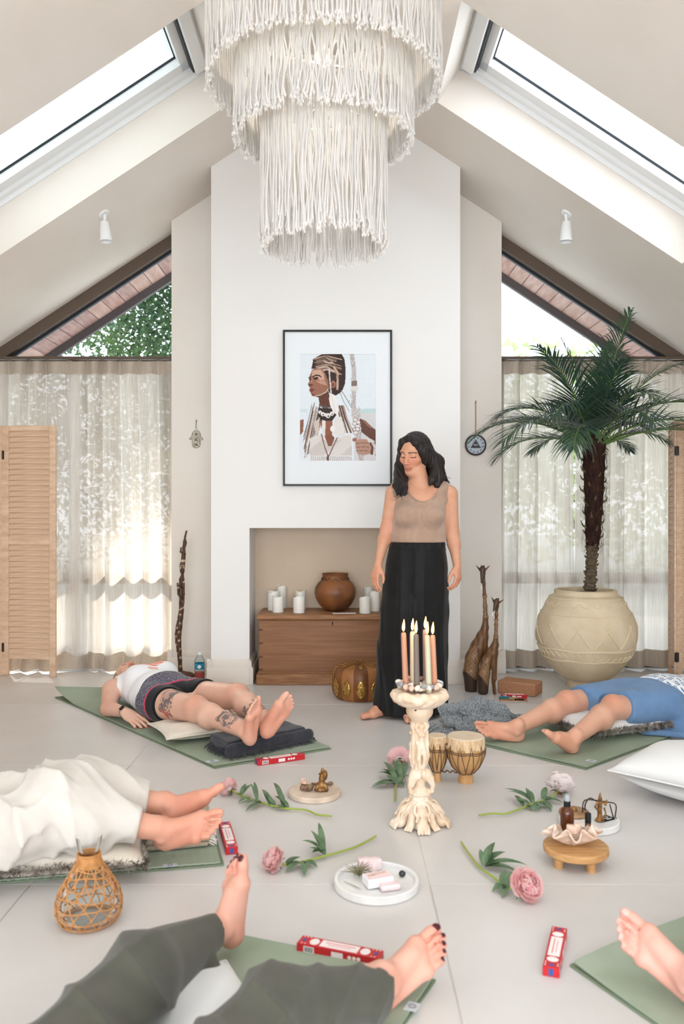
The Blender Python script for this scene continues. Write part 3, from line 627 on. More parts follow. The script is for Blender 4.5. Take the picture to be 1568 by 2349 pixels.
# ------------------------------------------------------------------ wall hangings
mat('aged_silver', (190,182,164), .4, .5, metal=.35, col2=(124,114,96), nscale=150, nrange=(.42,.58), bump=(200,.5,.003)); mat('cord_red', (92,44,36), .8, .2); mat('gem_dark', (36,44,40), .2, .6); mat('gem_pale', (190,186,178), .2, .6); mat('jute', (166,130,94), .9, .1)
q = 1/6832.; c = V3((450-784)/320.4, YB, CAMH-(985-CY)/320.4)
half = [(0,1140),(60,1150),(120,1180),(180,1230),(205,1330),(225,1430),(290,1520),(350,1560),(330,1592),(205,1592),(198,1880),(170,1950),(110,1985),(65,1990),(35,2020),(0,2035)]
ol = [((x)*q, -(y-1140)*q) for x, y in half]+[(-(x)*q, -(y-1140)*q) for x, y in half[-2:0:-1]]
r = thing('hamsa_charm', 'silver hand-shaped charm with three stones hung left of the chimney', 'wall charm', c); top = c+V3(0,-.008,-.006)
m = MB(); m.prism(ol, (0,1,0), .005, top); m.build('hand_plate', 'aged_silver', r, bevel=.0012)
m = MB(); pts = [(top+V3(x*.93,-.0008,z*.955-.003)) for x, z in ol]; m.tube(pts+[pts[0]], .0012, 5); m.tube([top+V3(-.012,-.001,-.066),top+V3(-.012,-.001,-.115)], .001, 5); m.tube([top+V3(.012,-.001,-.066),top+V3(.012,-.001,-.115)], .001, 5); m.build('filigree', 'aged_silver', r)
for z in (1355,1615,1850): o_ = top+V3(0,-.001,-(z-1140)*q); m = MB(); m.ell(o_, (.008,.004,.008)); g_ = m.build('stone_setting', 'gem_dark', r); m = MB(); m.ell(o_+V3(0,-.0035,0), (.0035,.0025,.0035)); m.build('stone', 'gem_pale', g_)
m = MB(); m.tube([top+V3(.007*math.cos(a),0,.014+.007*math.sin(a)) for a in np.linspace(0,2*PI,17)], .0013, 6); m.build('ring', 'aged_silver', r)
m = MB(); m.tube([top+V3(-.001,0,.02), top+V3(0,.002,.05), top+V3(0,.003,.074)], .0016, 6); m.ell(top+V3(.002,.001,.068), .004); m.ell(top+V3(-.001,.001,.058), .003); m.build('cord', 'cord_red', r)
m = MB(); m.tube([top+V3(0,-.003,.075), top+V3(0,.009,.075)], .002, 6); m.build('nail', 'brushed_metal', r)
mat('disc_brown', (62,54,52), .6, .3); mat('disc_print', (196,204,210), .7, .2, col2=(160,170,178), nscale=160, nrange=(.45,.6)); mat('ink', (50,52,58), .7, .2)
c = V3((1090-784)/320.4, YB, CAMH-(1021-CY)/320.4); f = c+V3(0,-.012,0)
r = thing('eye_disc', 'round dark plaque with printed eye in a triangle hung right of the chimney', 'wall plaque', c)
m = MB(); Rx = np.array([[1,0,0],[0,0,-1],[0,1,0]]); m.lathe([(.075,-.012),(.077,-.006),(.0765,.0),(.074,.0015)], f, 48, Rx); m.build('plaque', 'disc_brown', r)
m = MB(); m.lathe([(.064,0),(.064,.0022)], f, 48, Rx, wob=lambda t, z: .02*math.cos(24*t)); m.build('printed_face', 'disc_print', r)
def flat(pts, w_, nm, mt='ink', closed=True, par=None):
    m = MB(); P = [f+V3(x,-.0024,z) for x, z in pts]; m.tube(P+([P[0]] if closed else []), w_, 4); return m.build(nm, mt, par or r, smooth=False)
m = MB(); m.prism([(0,.040),(.037,-.022),(-.037,-.022)], (0,-1,0), .0006, f+V3(0,-.0022,0)); tri = m.build('triangle', 'ink', r)
flat([(0,.030),(.028,-.017),(-.028,-.017)], .0012, 'triangle_line', 'disc_print', par=tri)
m = MB(); m.ell(f+V3(0,-.0028,-.001), (.014,.0012,.008)); m.build('eye_white', 'gem_pale', tri); m = MB(); m.ell(f+V3(0,-.0038,-.001), (.006,.001,.006)); m.build('iris', 'gem_dark', tri)
m = MB()
for k in range(12): a = 2*PI*(k+.5)/12; o_ = f+V3(.052*math.cos(a),-.0022,.052*math.sin(a)); m.tube([o_+V3(.0055*math.cos(b),0,.0055*math.sin(b)) for b in np.linspace(0,2*PI,9)], .0011, 4); m.ell(o_, (.0018,.0008,.0018), n=6)
for k in range(48): a = 2*PI*k/48; m.ell(f+V3(.0605*math.cos(a),-.0022,.0605*math.sin(a)), (.0013,.0008,.0013), n=6)
m.build('mandala_ring', 'ink', r)
m = MB(); m.tube([f+V3(0,0,.068), f+V3(.001,.004,.16), f+V3(0,.006,.317)], .0032, 6); m.ell(f+V3(0,.004,.30), .006); m.ell(f+V3(.001,.004,.312), .005); m.build('hanging_cord', 'jute', r)
# ------------------------------------------------------------------ carved wooden figure staff
mat('carved_wood', (255,255,255), .45, .4, vcol=True, col2=(180,170,160), nscale=30, nstretch=(3,3,.6), bump=(60,.3,.004), bstretch=(2,2,.4))
q = 5.875; St = 330.; cb = V3((414-784)/St, FPX/St, 0); Sf = lambda X, Y: V3((380+X/q-784)/St, FPX/St, CAMH-(1200+Y/q-CY)/St)
s = SDF(.0035); kw = dict(ax=(0,1,0), sc=1.3)
path = [(278,110,14),(262,180,13),(250,250,17),(245,320,20),(240,420,28),(235,500,30),(222,580,37),(222,650,30),(225,690,18),(215,760,36),(205,850,30),(205,950,30),(212,1080,32),(210,1180,34),(195,1280,38),(178,1400,44),(165,1500,44),(168,1600,40),(180,1720,34),(190,1850,28),(195,1960,28),(200,2045,26)]
for a, b in zip(path, path[1:]): s.cone(Sf(a[0],a[1]), Sf(b[0],b[1]), a[2]/q/St, b[2]/q/St, k=.006)
for pts, rr in (([(165,810),(175,950),(240,1090)],.0065),([(252,800),(252,950),(245,1090)],.0065),([(265,190),(280,260),(272,310)],.006),([(215,330),(205,385),(225,400)],.006)):
    P = [Sf(*p)+V3(0,-.018,0) for p in pts]; s.path(P, rr, k=.005)
s.cone(Sf(238,590)+V3(0,-.018,0), Sf(238,640)+V3(0,-.024,0), .003, .005, k=.004); s.ell(Sf(232,840), (.012,.03,.02), k=.008)
def colstat(P):
    X = ((P[:,0]*St+784)-380)*q; Y = ((CAMH-P[:,2])*St+CY-1200)*q; c_ = np.tile(np.array(lin((98,68,46))), (len(P),1))
    c_[np.sin(X*.22+1.3*np.sin(Y*.012)) > .55] = lin((58,38,28)); w_ = lin((222,190,164)); fr = P[:,1] < cb[1]
    for mk in ((np.abs(Y-505) < 16)&fr, (np.abs(Y-792) < 10)&(X > 232)&fr, (np.abs(Y-868) < 11)&(X < 190)&fr, (np.abs(Y-1170+(X-180)*.55) < 7)&fr, (np.abs(np.hypot(X-205,Y-595)-11) < 4)&fr, (np.abs(np.hypot(X-252,Y-595)-11) < 4)&fr, (np.abs(Y-570+abs(X*0)) < 4)&(np.abs(X-225) < 35)&fr): c_[mk] = w_
    for k in range(14): c_[(np.abs(np.hypot(X-(180+22*(-1)**k-(14 if 3 < k < 8 else 0)),Y-1230-k*58)-10) < 4.5)&fr] = w_
    return c_
r = thing('carved_figure_staff', 'tall thin carved wooden figure staff leaning by the left pier', 'sculpture', cb)
body('figure', s, 'carved_wood', r, colstat)
s = SDF(.005); s.ell(V3(cb[0]+.05, cb[1]-.04, .02), (.055,.05,.028), k=.01); s.ell(V3(cb[0]+.0, cb[1]-.0, .02), (.05,.05,.028), k=.02); s.plane((0,0,.001),(0,0,-1)); body('base', s, 'clay_dark', r)
# ------------------------------------------------------------------ water bottle on a paper, notebook with pen, behind the left mat
mat('pet_plastic', (240,248,250), glass=.10); mat('pink_drink', (222,112,104), .15, .5, trans=.5); mat('label_blue', (58,150,176), .4, .4, col2=(24,120,156), nscale=40); mat('white_plastic', (238,240,242), .35, .5); mat('paper', (240,238,232), .8, .2); mat('kraft', (178,134,98), .8, .2, col2=(166,122,88), nscale=30)
c = V3((457.5-784)/337., FPX/337., 0); Hb = .185; rb = .034
m = MB(); m.bb(c+V3(-.07,-.06,0), c+V3(.085,.07,.004)); tag(m.build('paper_sheet', 'paper', loc=c), 'white paper pad on the floor under the drink bottle', 'paper pad')
c = c+V3(0,0,.0041)
r = thing('water_bottle', 'clear plastic bottle with blue label and a little pink drink', 'bottle', c); m = MB()
prof = [(rb*.9,0),(rb,.006),(rb,.02)]+[(rb*(.97 if i%2 else 1), .02+.006*i) for i in range(1,8)]+[(rb*.98,.075),(rb*.98,.122),(rb,.126),(rb*.85,.145),(rb*.5,.166),(rb*.36,.172),(rb*.36,.178)]
m.lathe(prof, c, 32, cap=(True,False)); m.build('bottle_shell', 'pet_plastic', r)
m = MB(); m.lathe([(rb*.86,.003),(rb*.95,.008),(rb*.94,.058)], c, 28); m.build('drink', 'pink_drink', r)
m = MB(); m.lathe([(rb*1.0,.078),(rb*1.0,.119)], c, 32, cap=(False,False)); lb = m.build('label', 'label_blue', r); m = MB(); m.lathe([(.0001,0),(.0125,0),(.0125,.001)], c+V3(.004,-rb-.0004,.098), 20, Rx); m.build('round_badge', 'white_plastic', lb)
m = MB(); m.lathe([(rb*.42,.176),(rb*.43,.190),(rb*.38,.192)], c, 24); m.build('cap', 'white_plastic', r)
c = V3(*FL(512,1572)); m = MB(); m.box(c+V3(0,0,.005), (.15,.10,.009), rotz(.25)); tag(m.build('notebook', 'kraft', loc=c, bevel=.001), 'brown notebook on the floor behind the left woman\'s far knee', 'notebook')
m = MB(); m.tube([c+V3(-.075,-.01,.0135), c+V3(.01,-.035,.0135)], .0035, 8); tag(m.build('pen', 'black', loc=c+V3(-.03,-.02,.01)), 'black pen lying on the brown notebook behind the left woman', 'pen')
# ------------------------------------------------------------------ giraffes
mat('giraffe_wood', (255,255,255), .4, .4, vcol=True, bump=(50,.2,.003), bstretch=(2,2,.5))
def giraffe(label, base_px, Sg, prof, head, ears, horns, leg, panel, band, ropes, tagp):
    q = 6.527; d = FPX/Sg; T = lambda X, Y, dy=0: V3((1040+X/q-784)/Sg, d+dy, CAMH-(1280+Y/q-CY)/Sg); u = 1/q/Sg; s = SDF(.003); c = V3((base_px-784)/Sg, d, 0)
    for a, b in zip(prof, prof[1:]): s.cone(T(a[0],a[1]), T(b[0],b[1]), a[2]*u, b[2]*u, k=.012)
    s.path([T(*p, dy=-.012) for p in leg[0]], [p*u for p in leg[1]], k=.008)
    s.cone(T(head[0],head[1],-.006), T(head[2],head[3],-.022), 40*u, 13*u, k=.006); s.cone(T(head[0]+12,head[1]-10), T(head[0]+22,head[1]+70), 30*u, 22*u, k=.006)
    for e in ears: s.cone(T(e[0],e[1]), T(e[2],e[3],.004), 19*u, 6*u, k=.004, ax=(0,1,0), sc=1.5)
    for h in horns: s.cone(T(h[0],h[1]), T(h[2],h[3]), 11*u, 7*u, k=.002)
    s.plane((0,0,.0005),(0,0,-1))
    def cols(P):
        X = ((P[:,0]*Sg+784)-1040)*q; Y = ((CAMH-P[:,2])*Sg+CY-1280)*q; k = len(P); c_ = np.tile(np.array(lin((124,86,54))), (k,1)); c_[:] *= (.75+.5*np.clip((Y-400)/1600,0,1)[:,None]*0+.25*np.sin(X*.09+2*np.sin(Y*.004))[:,None])
        def inside(pl):
            ins = np.zeros(k, bool)
            for i in range(len(pl)):
                (x0,y0),(x1,y1) = pl[i], pl[(i+1)%len(pl)]
                if y0 != y1: ins ^= ((y0 > Y) != (y1 > Y)) & (X < (x1-x0)*(Y-y0)/(y1-y0)+x0)
            return ins
        low = panel[2][0]*.55+panel[2][1]; dk = (Y > panel[2][1]-(panel[2][0]-X)*-.0)&(X < panel[3][0]+0)&(Y > panel[2][1]); c_[dk] = lin((62,44,34))
        hd = (Y < head[3]+15)&(X < head[0]+26); c_[hd] = lin((78,60,48))
        ins = inside(panel)|((Y > band[0])&(Y < band[1])); c_[ins] = lin((74,56,44)); dots = ins&(np.sin((X+Y*.5)*.36)*np.sin((Y-X*.3)*.27) > -.05); c_[dots] = lin((168,128,88))
        tip = (Y < min(horns[0][3],horns[1][3])+22)&(Y < ears[1][3]-0+15)&(np.abs(X-(horns[0][0]+horns[1][0])/2) < 34); c_[tip] = lin((230,216,196))
        return c_
    r = thing('giraffe_sculpture', label, 'sculpture', c, 'carved wooden giraffes'); body('giraffe_body', s, 'giraffe_wood', r, cols)
    for X, Y, w_ in ropes:
        m = MB()
        for k in range(3): o_ = T(X, Y+k*11); m.tube([o_+V3(w_*u*1.08*math.cos(a), w_*u*1.08*math.sin(a), .001*math.sin(a)) for a in np.linspace(0,2*PI,15)], .0022, 5)
        m.build('rope_binding', 'jute', r)
    m = MB(); t0 = T(*tagp, dy=-.03); m.ell(t0, (.0035,.0012,.013)); m.tube([t0+V3(0,0,.012), T(head[2],head[3]-10,-.02)], .0006, 4); m.build('paper_tag', 'paper', r)
giraffe('taller carved wooden giraffe standing beside the right pier', 1094, 357.,
    [(262,1990,92),(255,1720,112),(285,1500,112),(372,1330,118),(430,1180,88),(470,1040,52),(478,890,37),(470,720,30),(462,560,26),(452,380,22),(448,220,24),(430,150,30)],
    (428,160,408,365), [(395,180,338,112),(470,180,545,112)], [(416,125,413,88),(453,125,455,82)], ([(455,1180),(470,1500),(470,1995)],[50,42,38]),
    [(300,1280),(180,1490),(172,1690),(325,1818),(372,1600),(340,1400)], (600,865), [(466,565,30),(478,870,38)], (402,440))
giraffe('smaller carved wooden giraffe in front of the taller one', 1128, 363.,
    [(440,1985,78),(450,1750,86),(490,1560,82),(575,1420,88),(622,1300,50),(632,1190,30),(636,1000,25),(640,850,22),(644,740,22),(640,680,26)],
    (636,650,588,785), [(605,660,568,582),(675,670,750,625)], [(640,612,638,578),(672,612,676,582)], ([(610,1400),(600,1800),(590,1850),(612,2040)],[46,38,26,26]),
    [(490,1470),(400,1590),(372,1740),(500,1900),(530,1700),(505,1560)], (945,1165), [(636,915,27),(632,1170,32)], (568,840))
# ------------------------------------------------------------------ cork block, notebook, bead bracelets
mat('cork', (190,142,108), .85, .2, col2=(168,120,88), nscale=170, nrange=(.4,.6), bump=(200,.2,.003))
a, b = FL(1140,1589), FL(1226,1599.5); d = unit(b-a); nn = np.array([-d[1],d[0],0]); cc = (a+b)/2+nn*.075
m = MB(); m.box(cc+V3(0,0,.0395), (np.linalg.norm(b-a),.15,.079), np.array([d,nn,(0,0,1)]).T); tag(m.build('cork_block', 'cork', loc=cc, bevel=.008, seg=3), 'brown cork yoga block lying right of the giraffes', 'yoga block')
nb = V3(*FL(1176,1606)); yaw = -.12
r = thing('notebook', 'brown kraft notebook under beads and a red box beside the cork block', 'notebook', nb); m = MB(); m.box(nb+V3(0,0,.0035), (.155,.11,.005), rotz(yaw)); m.build('pages', 'paper', r)
m = MB(); m.box(nb+V3(0,0,.0007), (.16,.114,.0014), rotz(yaw)); m.box(nb+V3(0,0,.0068), (.16,.114,.0014), rotz(yaw)); m.build('cover', 'kraft', r)
mat('turquoise', (44,140,150), .35, .5); mat('bead_wood', (206,170,122), .5, .4)
def beads(name, label, c, ra, rb_, n, br, mt, rot, wob):
    m = MB()
    for k in range(n):
        t = 2*PI*k/n*2; q = 1+wob*math.sin(t*1.5); m.ell(c+rotz(rot)@V3(ra*q*math.cos(t), rb_*q*math.sin(t), .001*math.sin(t*2.5)+(.006 if k > n/2 else 0)+br*.6), br, n=8)
    tag(m.build(name, mt, loc=c), label, 'bracelet')
beads('bead_bracelet', 'turquoise bead strand piled on the kraft notebook', nb+V3(-.045,.015,.009), .032, .014, 56, .0042, 'turquoise', .3, .15)
beads('bead_bracelet', 'pale wooden bead strand beside the turquoise one on the notebook', nb+V3(.0,-.015,.009), .026, .010, 44, .0034, 'bead_wood', .5, .2)
m = MB(); m.tube([nb+V3(.005,-.03,.0122), nb+V3(.06,-.042,.0122)], .004, 6); tag(m.build('pen', 'black', loc=nb+V3(.03,-.036,.012)), 'black pen on the kraft notebook by the red box', 'pen')
# ------------------------------------------------------------------ incense boxes
mat('box_red', (196,38,44), .4, .4); mat('box_white', (240,232,230), .5, .3); mat('box_blue', (60,88,150), .5, .3); mat('box_pink', (226,120,120), .5, .3)
def incense(label, a, b, wid, h, z=0.0, side=1):
    a, b = np.array(a, float), np.array(b, float); L = np.linalg.norm(b-a); d = unit(b-a); nn = side*np.array([-d[1],d[0],0]); c = (a+b)/2+nn*wid/2; c[2] = z; R = np.array([d,nn,(0,0,1.)]).T
    r = thing('incense_box', label, 'incense box', c, 'red and white incense boxes'); P = lambda x, y, zz: c+R@V3(x,y,zz)
    m = MB(); m.box(P(0,0,h/2), (L,wid,h), R); m.build('carton', 'box_red', r, bevel=.0008, seg=1)
    m = MB(); m.box(P(0,0,h+.0003), (L*.46,wid*.74,.0006), R); lp = m.build('title_panel', 'box_white', r, smooth=False)
    m = MB(); m.box(P(0,wid*.12,h+.0008), (L*.36,.0028,.0004), R); m.box(P(0,-wid*.1,h+.0008), (L*.28,.0016,.0004), R); m.build('red_rule', 'box_pink', lp, smooth=False)
    for sx in (-1,1):
        m = MB(); m.ell(P(sx*L*.31,0,h), (L*.06,wid*.38,.0012), R, 14); m.build('oval_panel', 'box_white', r)
        m = MB(); m.box(P(sx*L*.44,0,h+.0003), (L*.04,wid*.3,.0006), R); m.build('blue_stamp', 'box_blue', r, smooth=False)
        m = MB()
        for k in range(5): m.box(P(sx*L*(.385+.02*k),(-1)**k*wid*.38,h+.0003), (.003,.003,.0005), R)
        stuff(m.build('corner_ornament', 'box_white', r, smooth=False))
    m = MB(); m.box(P(0,-wid/2-.0003,h/2), (L*.14,.0006,h*.6), R); m.box(P(-L*.35,-wid/2-.0003,h/2), (L*.13,.0006,h*.66), R); q_ = m.build('side_panel', 'box_white', r, smooth=False)
    m = MB()
    for k in range(9): m.box(P(-L*.40+k*L*.012,-wid/2-.0008,h/2), (L*.004*(1+k%3*.5),.0005,h*.5), R)
    m.build('barcode', 'ink', q_, smooth=False)
    for k in range(3): m = MB(); m.ell(P(L*(.15+.055*k),-wid/2,h/2), (h*.22,.0008,h*.22), R, 10); m.build('round_seal', 'box_white', r)
    m = MB(); m.box(P(-L/2-.0003,0,h*.5), (.0006,wid*.3,h*.7), R); m.build('end_stamp', 'box_blue', r, smooth=False)
incense('red incense box lying along the end of the left woman\'s mat', FL(592,1757), FL(699,1742), .042, .024)
incense('red incense box by the feet in white trousers', FL(545.5,1959), FL(527,1899), .040, .024)
incense('red incense box at the end of the mat under the olive trousers', FL(680,2184,.0155), FL(868,2222,.0155), .042, .024, z=.0155)
incense('red incense box standing alone at the lower right of the floor', FL(1282,2245), FL(1300,2150), .040, .024)
incense('red incense box on the kraft notebook in front of the cork block', nb+rotz(yaw)@V3(-.07,.02,0), nb+rotz(yaw)@V3(.085,.012,0), .036, .022, z=.0078)
def stuff(o): o['kind'] = 'stuff'; return o
# ------------------------------------------------------------------ planter and palm
mat('pot_clay', (230,213,184), .8, .2, col2=(212,192,160), nscale=5, ndetail=6, bump=(25,.35,.006)); mat('soil', (62,50,42), .95, .1, col2=(40,32,28), nscale=40, bump=(60,.6,.01)); mat('pot_relief', (226,208,176), .8, .2, bump=(40,.3,.004))
Sp = 345.; c = V3((1341-784)/Sp, FPX/(Sp+1), 0)
pp = [(1581,43),(1567,44),(1560,56),(1553,65),(1538,80),(1523,91),(1506,100),(1489,107),(1472,111),(1455,112),(1438,110),(1422,106),(1410,99),(1398,92),(1386,86),(1377,80),(1374,76),(1371,70),(1362,69.5)]
PZ = [((1581-y)/346., x/Sp) for y, x in pp]
def potr(z): return float(np.interp(z, [a for a, b in PZ], [b for a, b in PZ]))
r = thing('clay_planter', 'large round cream clay planter with raised bands below the palm', 'planter', c); m = MB(); H0 = PZ[-1][0]
zz = smooth_path([(b, a, 0) for a, b in PZ], 60); m.lathe([(p[0], p[1]) for p in zz]+[(PZ[-1][1]-.012, H0+.006), (PZ[-1][1]-.026, H0), (PZ[-1][1]-.03, H0-.06)], c, 80, cap=(True,False), wob=lambda t, z: .006*math.sin(3*t+z*9)+.003*math.sin(11*t+z*23)); m.build('pot_wall', 'pot_clay', r)
m = MB(); m.lathe([(.0,H0-.02),(PZ[-1][1]-.02,H0-.024),(PZ[-1][1]-.02,H0-.05)], c, 40, cap=(False,True)); m.build('soil', 'soil', r)
def ring(y_, nm, f=lambda a: 0, w_=.005, n=160, a0=0, a1=2*PI):
    z = (1581-y_)/346.; m = MB(); P = []
    for a in np.linspace(a0, a1, n): q = z+f(a); P.append(c+V3((potr(q)+.001)*math.cos(a), (potr(q)+.001)*math.sin(a), q))
    m.tube(P, w_, 6); return m.build(nm, 'pot_relief', r)
ring(1379, 'rim_band', w_=.006); ring(1412, 'shoulder_band', lambda a: .002*math.sin(9*a)); ring(1489, 'waist_band', lambda a: .003*math.sin(7*a), .006); ring(1513, 'lower_band', lambda a: .003*math.sin(8*a), .006)
for k in range(22):
    a0 = 2*PI*k/22; ring(1384, 'scallop', lambda a, a0=a0: -.030*math.sin((a-a0)/(2*PI/22)*PI)**.7, .004, 9, a0+.01, a0+2*PI/22-.01)
for k in range(11):
    a0 = 2*PI*k/11; h_ = 2*PI/11; ring(1486, 'triangle_relief', lambda a, a0=a0: .125*(1-abs((a-a0)/(h_/2)-1)), .0045, 21, a0+.03, a0+h_-.03)
    am = a0+h_/2; zt = (1581-1486)/346.+.125
    for s_ in (-1,1):
        m = MB(); m.tube([c+V3((potr(zt+q)+.003)*math.cos(am+s_*q*1.6), (potr(zt+q)+.003)*math.sin(am+s_*q*1.6), zt+q) for q in (-.01,.012,.03)], [.005,.004,.002], 5); m.build('twig_mark', 'pot_relief', r)
for k in range(40):
    a0 = 2*PI*k/40; m = MB()
    m.tube([c+V3((potr(z)+.002)*math.cos(a), (potr(z)+.002)*math.sin(a), z) for a, z in ((a0,(1581-1511)/346.),(a0+.09,(1581-1502)/346.),(a0+.01,(1581-1492)/346.))], [.004,.0055,.004], 5); m.build('chevron_relief', 'pot_relief', r)
mat('palm_fibre', (70,48,40), .95, .1, col2=(44,30,28), nscale=60, nstretch=(1,1,.25), bump=(90,.9,.015), bstretch=(1,1,.3)); mat('palm_bark', (120,106,86), .9, .1, col2=(84,74,60), nscale=30, bump=(40,.8,.01)); mat('palm_leaf', (58,86,58), .36, .5, trans=.2, col2=(46,72,66), nscale=6); mat('palm_stalk', (96,122,62), .5, .4); mat('stub', (110,92,64), .8, .2, col2=(84,84,56), nscale=12)
gb = c+V3(0,0,H0-.023); tr0 = V3((1350-784)/Sp, c[1], gb[2]); tp = V3((1358-784)/Sp, c[1]-.01, CAMH-(1022-CY)/Sp)
r = thing('potted_palm', 'tall palm with shaggy dark trunk growing from the cream planter', 'palm', gb)
def trunkp(t): return tr0+(tp-tr0)*t+V3(.012*math.sin(t*3),0,0)
m = MB(); pr = []; 
for i in range(60):
    t = i/59*.36; pr.append((trunkp(t)-V3(0,0,.0), .036+.005*math.sin(i*1.6)+.003*t))
m.tube([p for p, q in pr], [q for p, q in pr], 16); m.build('lower_trunk', 'palm_bark', r)
for i in range(26):
    t = .02+.34*i/26; a = i*2.4; p = trunkp(t); dv = V3(math.cos(a),math.sin(a),0); m = MB(); m.tube([p+dv*.034, p+dv*.043+V3(0,0,.008), p+dv*.046+V3(0,0,.018)], [.014,.010,.003], 6, flat=.6); m.build('leaf_scar', 'palm_bark', r)
s = SDF(.006)
for i in range(9):
    t0, t1 = .34+.073*i, .34+.073*(i+1); s.cone(trunkp(t0), trunkp(t1), .043+.03*(t0-.34)/.66+.004*(i%2), .043+.03*(t1-.34)/.66+.004*((i+1)%2), k=.01)
s.disp(lambda X, Y, Z: .0035*np.sin(X*190+3*np.sin(Z*60))*np.sin(Z*150+X*40)*np.sin(Y*170)); body('fibrous_trunk', s, 'palm_fibre', r)
for i in range(34):
    t = .38+.6*(i/34)+random.uniform(-.01,.01); a = i*2.39996; p = trunkp(min(t,1)); q = .045+.03*(t-.34)/.66; dv = V3(math.cos(a),math.sin(a),0); m = MB(); L = random.uniform(.02,.05)
    m.tube([p+dv*q*.9, p+dv*(q+L*.5)+V3(0,0,L*.4), p+dv*(q+L*.75)+V3(0,0,L)], [.008,.006,.002], 5); m.build('leaf_stub', 'stub', r)
m = MB()
for i in range(230):
    t = random.uniform(.3,.99); a = random.uniform(0,2*PI); p = trunkp(t); q = .045+.03*max(0,t-.34)/.66; dv = V3(math.cos(a),math.sin(a),0); L = random.uniform(.02,.07); tw = V3(-dv[1],dv[0],0)*random.uniform(-.04,.04)
    m.tube([p+dv*q*.95, p+dv*(q+L*.35)+tw*.5+V3(0,0,random.uniform(-.03,.03)), p+dv*(q+L*.3)+tw+V3(0,0,random.uniform(-.08,.02))], .0009, 3, caps=False)
stuff(m.build('trunk_fibres', 'palm_fibre', r, smooth=False))
def frond(az, el, L, droop, nl, seed, lw=.0062):
    rs = random.Random(seed); dv = V3(math.cos(az), math.sin(az), 0); P = []; p = tp+dv*.02+V3(0,0,-.02); e = el; n = 22
    for i in range(n): P.append(p.copy()); p = p+(dv*math.cos(e)+V3(0,0,math.sin(e)))*L/n; e -= droop/n*(.4+1.2*i/n)
    P = np.array(P); side = np.cross(dv, V3(0,0,1)); m = MB(); m.tube(P, np.linspace(.0085,.0016,n), 5)
    fo = m.build('frond', 'palm_stalk', r); m = MB()
    for s_ in (-1,1):
        for k in range(nl):
            t = .2+.8*(k+.5*(s_>0))/nl; i = min(n-2, int(t*(n-1))); f = t*(n-1)-i; b = P[i]*(1-f)+P[i+1]*f; T = unit(P[i+1]-P[i]); U = unit(np.cross(side, T))*(1 if True else 1)
            if U[2] < 0: U = -U
            ll = L*.37*math.sin(PI*min(.97,.16+.80*t))**.75*rs.uniform(.85,1.1); sp = .95-.5*t+rs.uniform(-.08,.08)
            D = unit(T*math.cos(sp)+side*s_*math.sin(sp)+U*.28*rs.uniform(.5,1.3)); Wv = unit(np.cross(D, U)); row = []
            for j in range(6):
                q = j/5; cc_ = b+D*ll*q+V3(0,0,-1)*ll*(.20+.25*(t > .6))*q*q*rs.uniform(.9,1.1); ww = lw*(1-q**2.2)*(.55+.45*min(1,q*5)); row.append([cc_-Wv*ww, cc_-U*ww*.35, cc_+Wv*ww])
            m.grid(np.array(row))
    lo_ = m.build('leaflets', 'palm_leaf', fo, angle=None); lo_['kind'] = 'stuff'
fr = []
for k in range(4): fr.append((k*2.4+.5, 1.50-.06*k, 1.0-.03*k, .35))
for k in range(5): fr.append((k*2.4+1.4, 1.22-.05*k, .92-.02*k, 1.05))
for k in range(8): fr.append((k*2*PI/8+.2, .92-.06*(k%3), .86, 1.8))
for k in range(12): fr.append((k*2*PI/12+.1, .58-.08*(k%3), .95, 1.5))
for k, (az, el, L, dr) in enumerate(fr):
    back = max(0, math.sin(az)); L = L*(1-.48*back)*(.62 if (math.cos(az) > .3 and math.sin(az) > -.2 and el < 1) else 1)*(.94 if math.cos(az) < -.85 else 1); frond(az, el, L, dr, 34, 100+k)
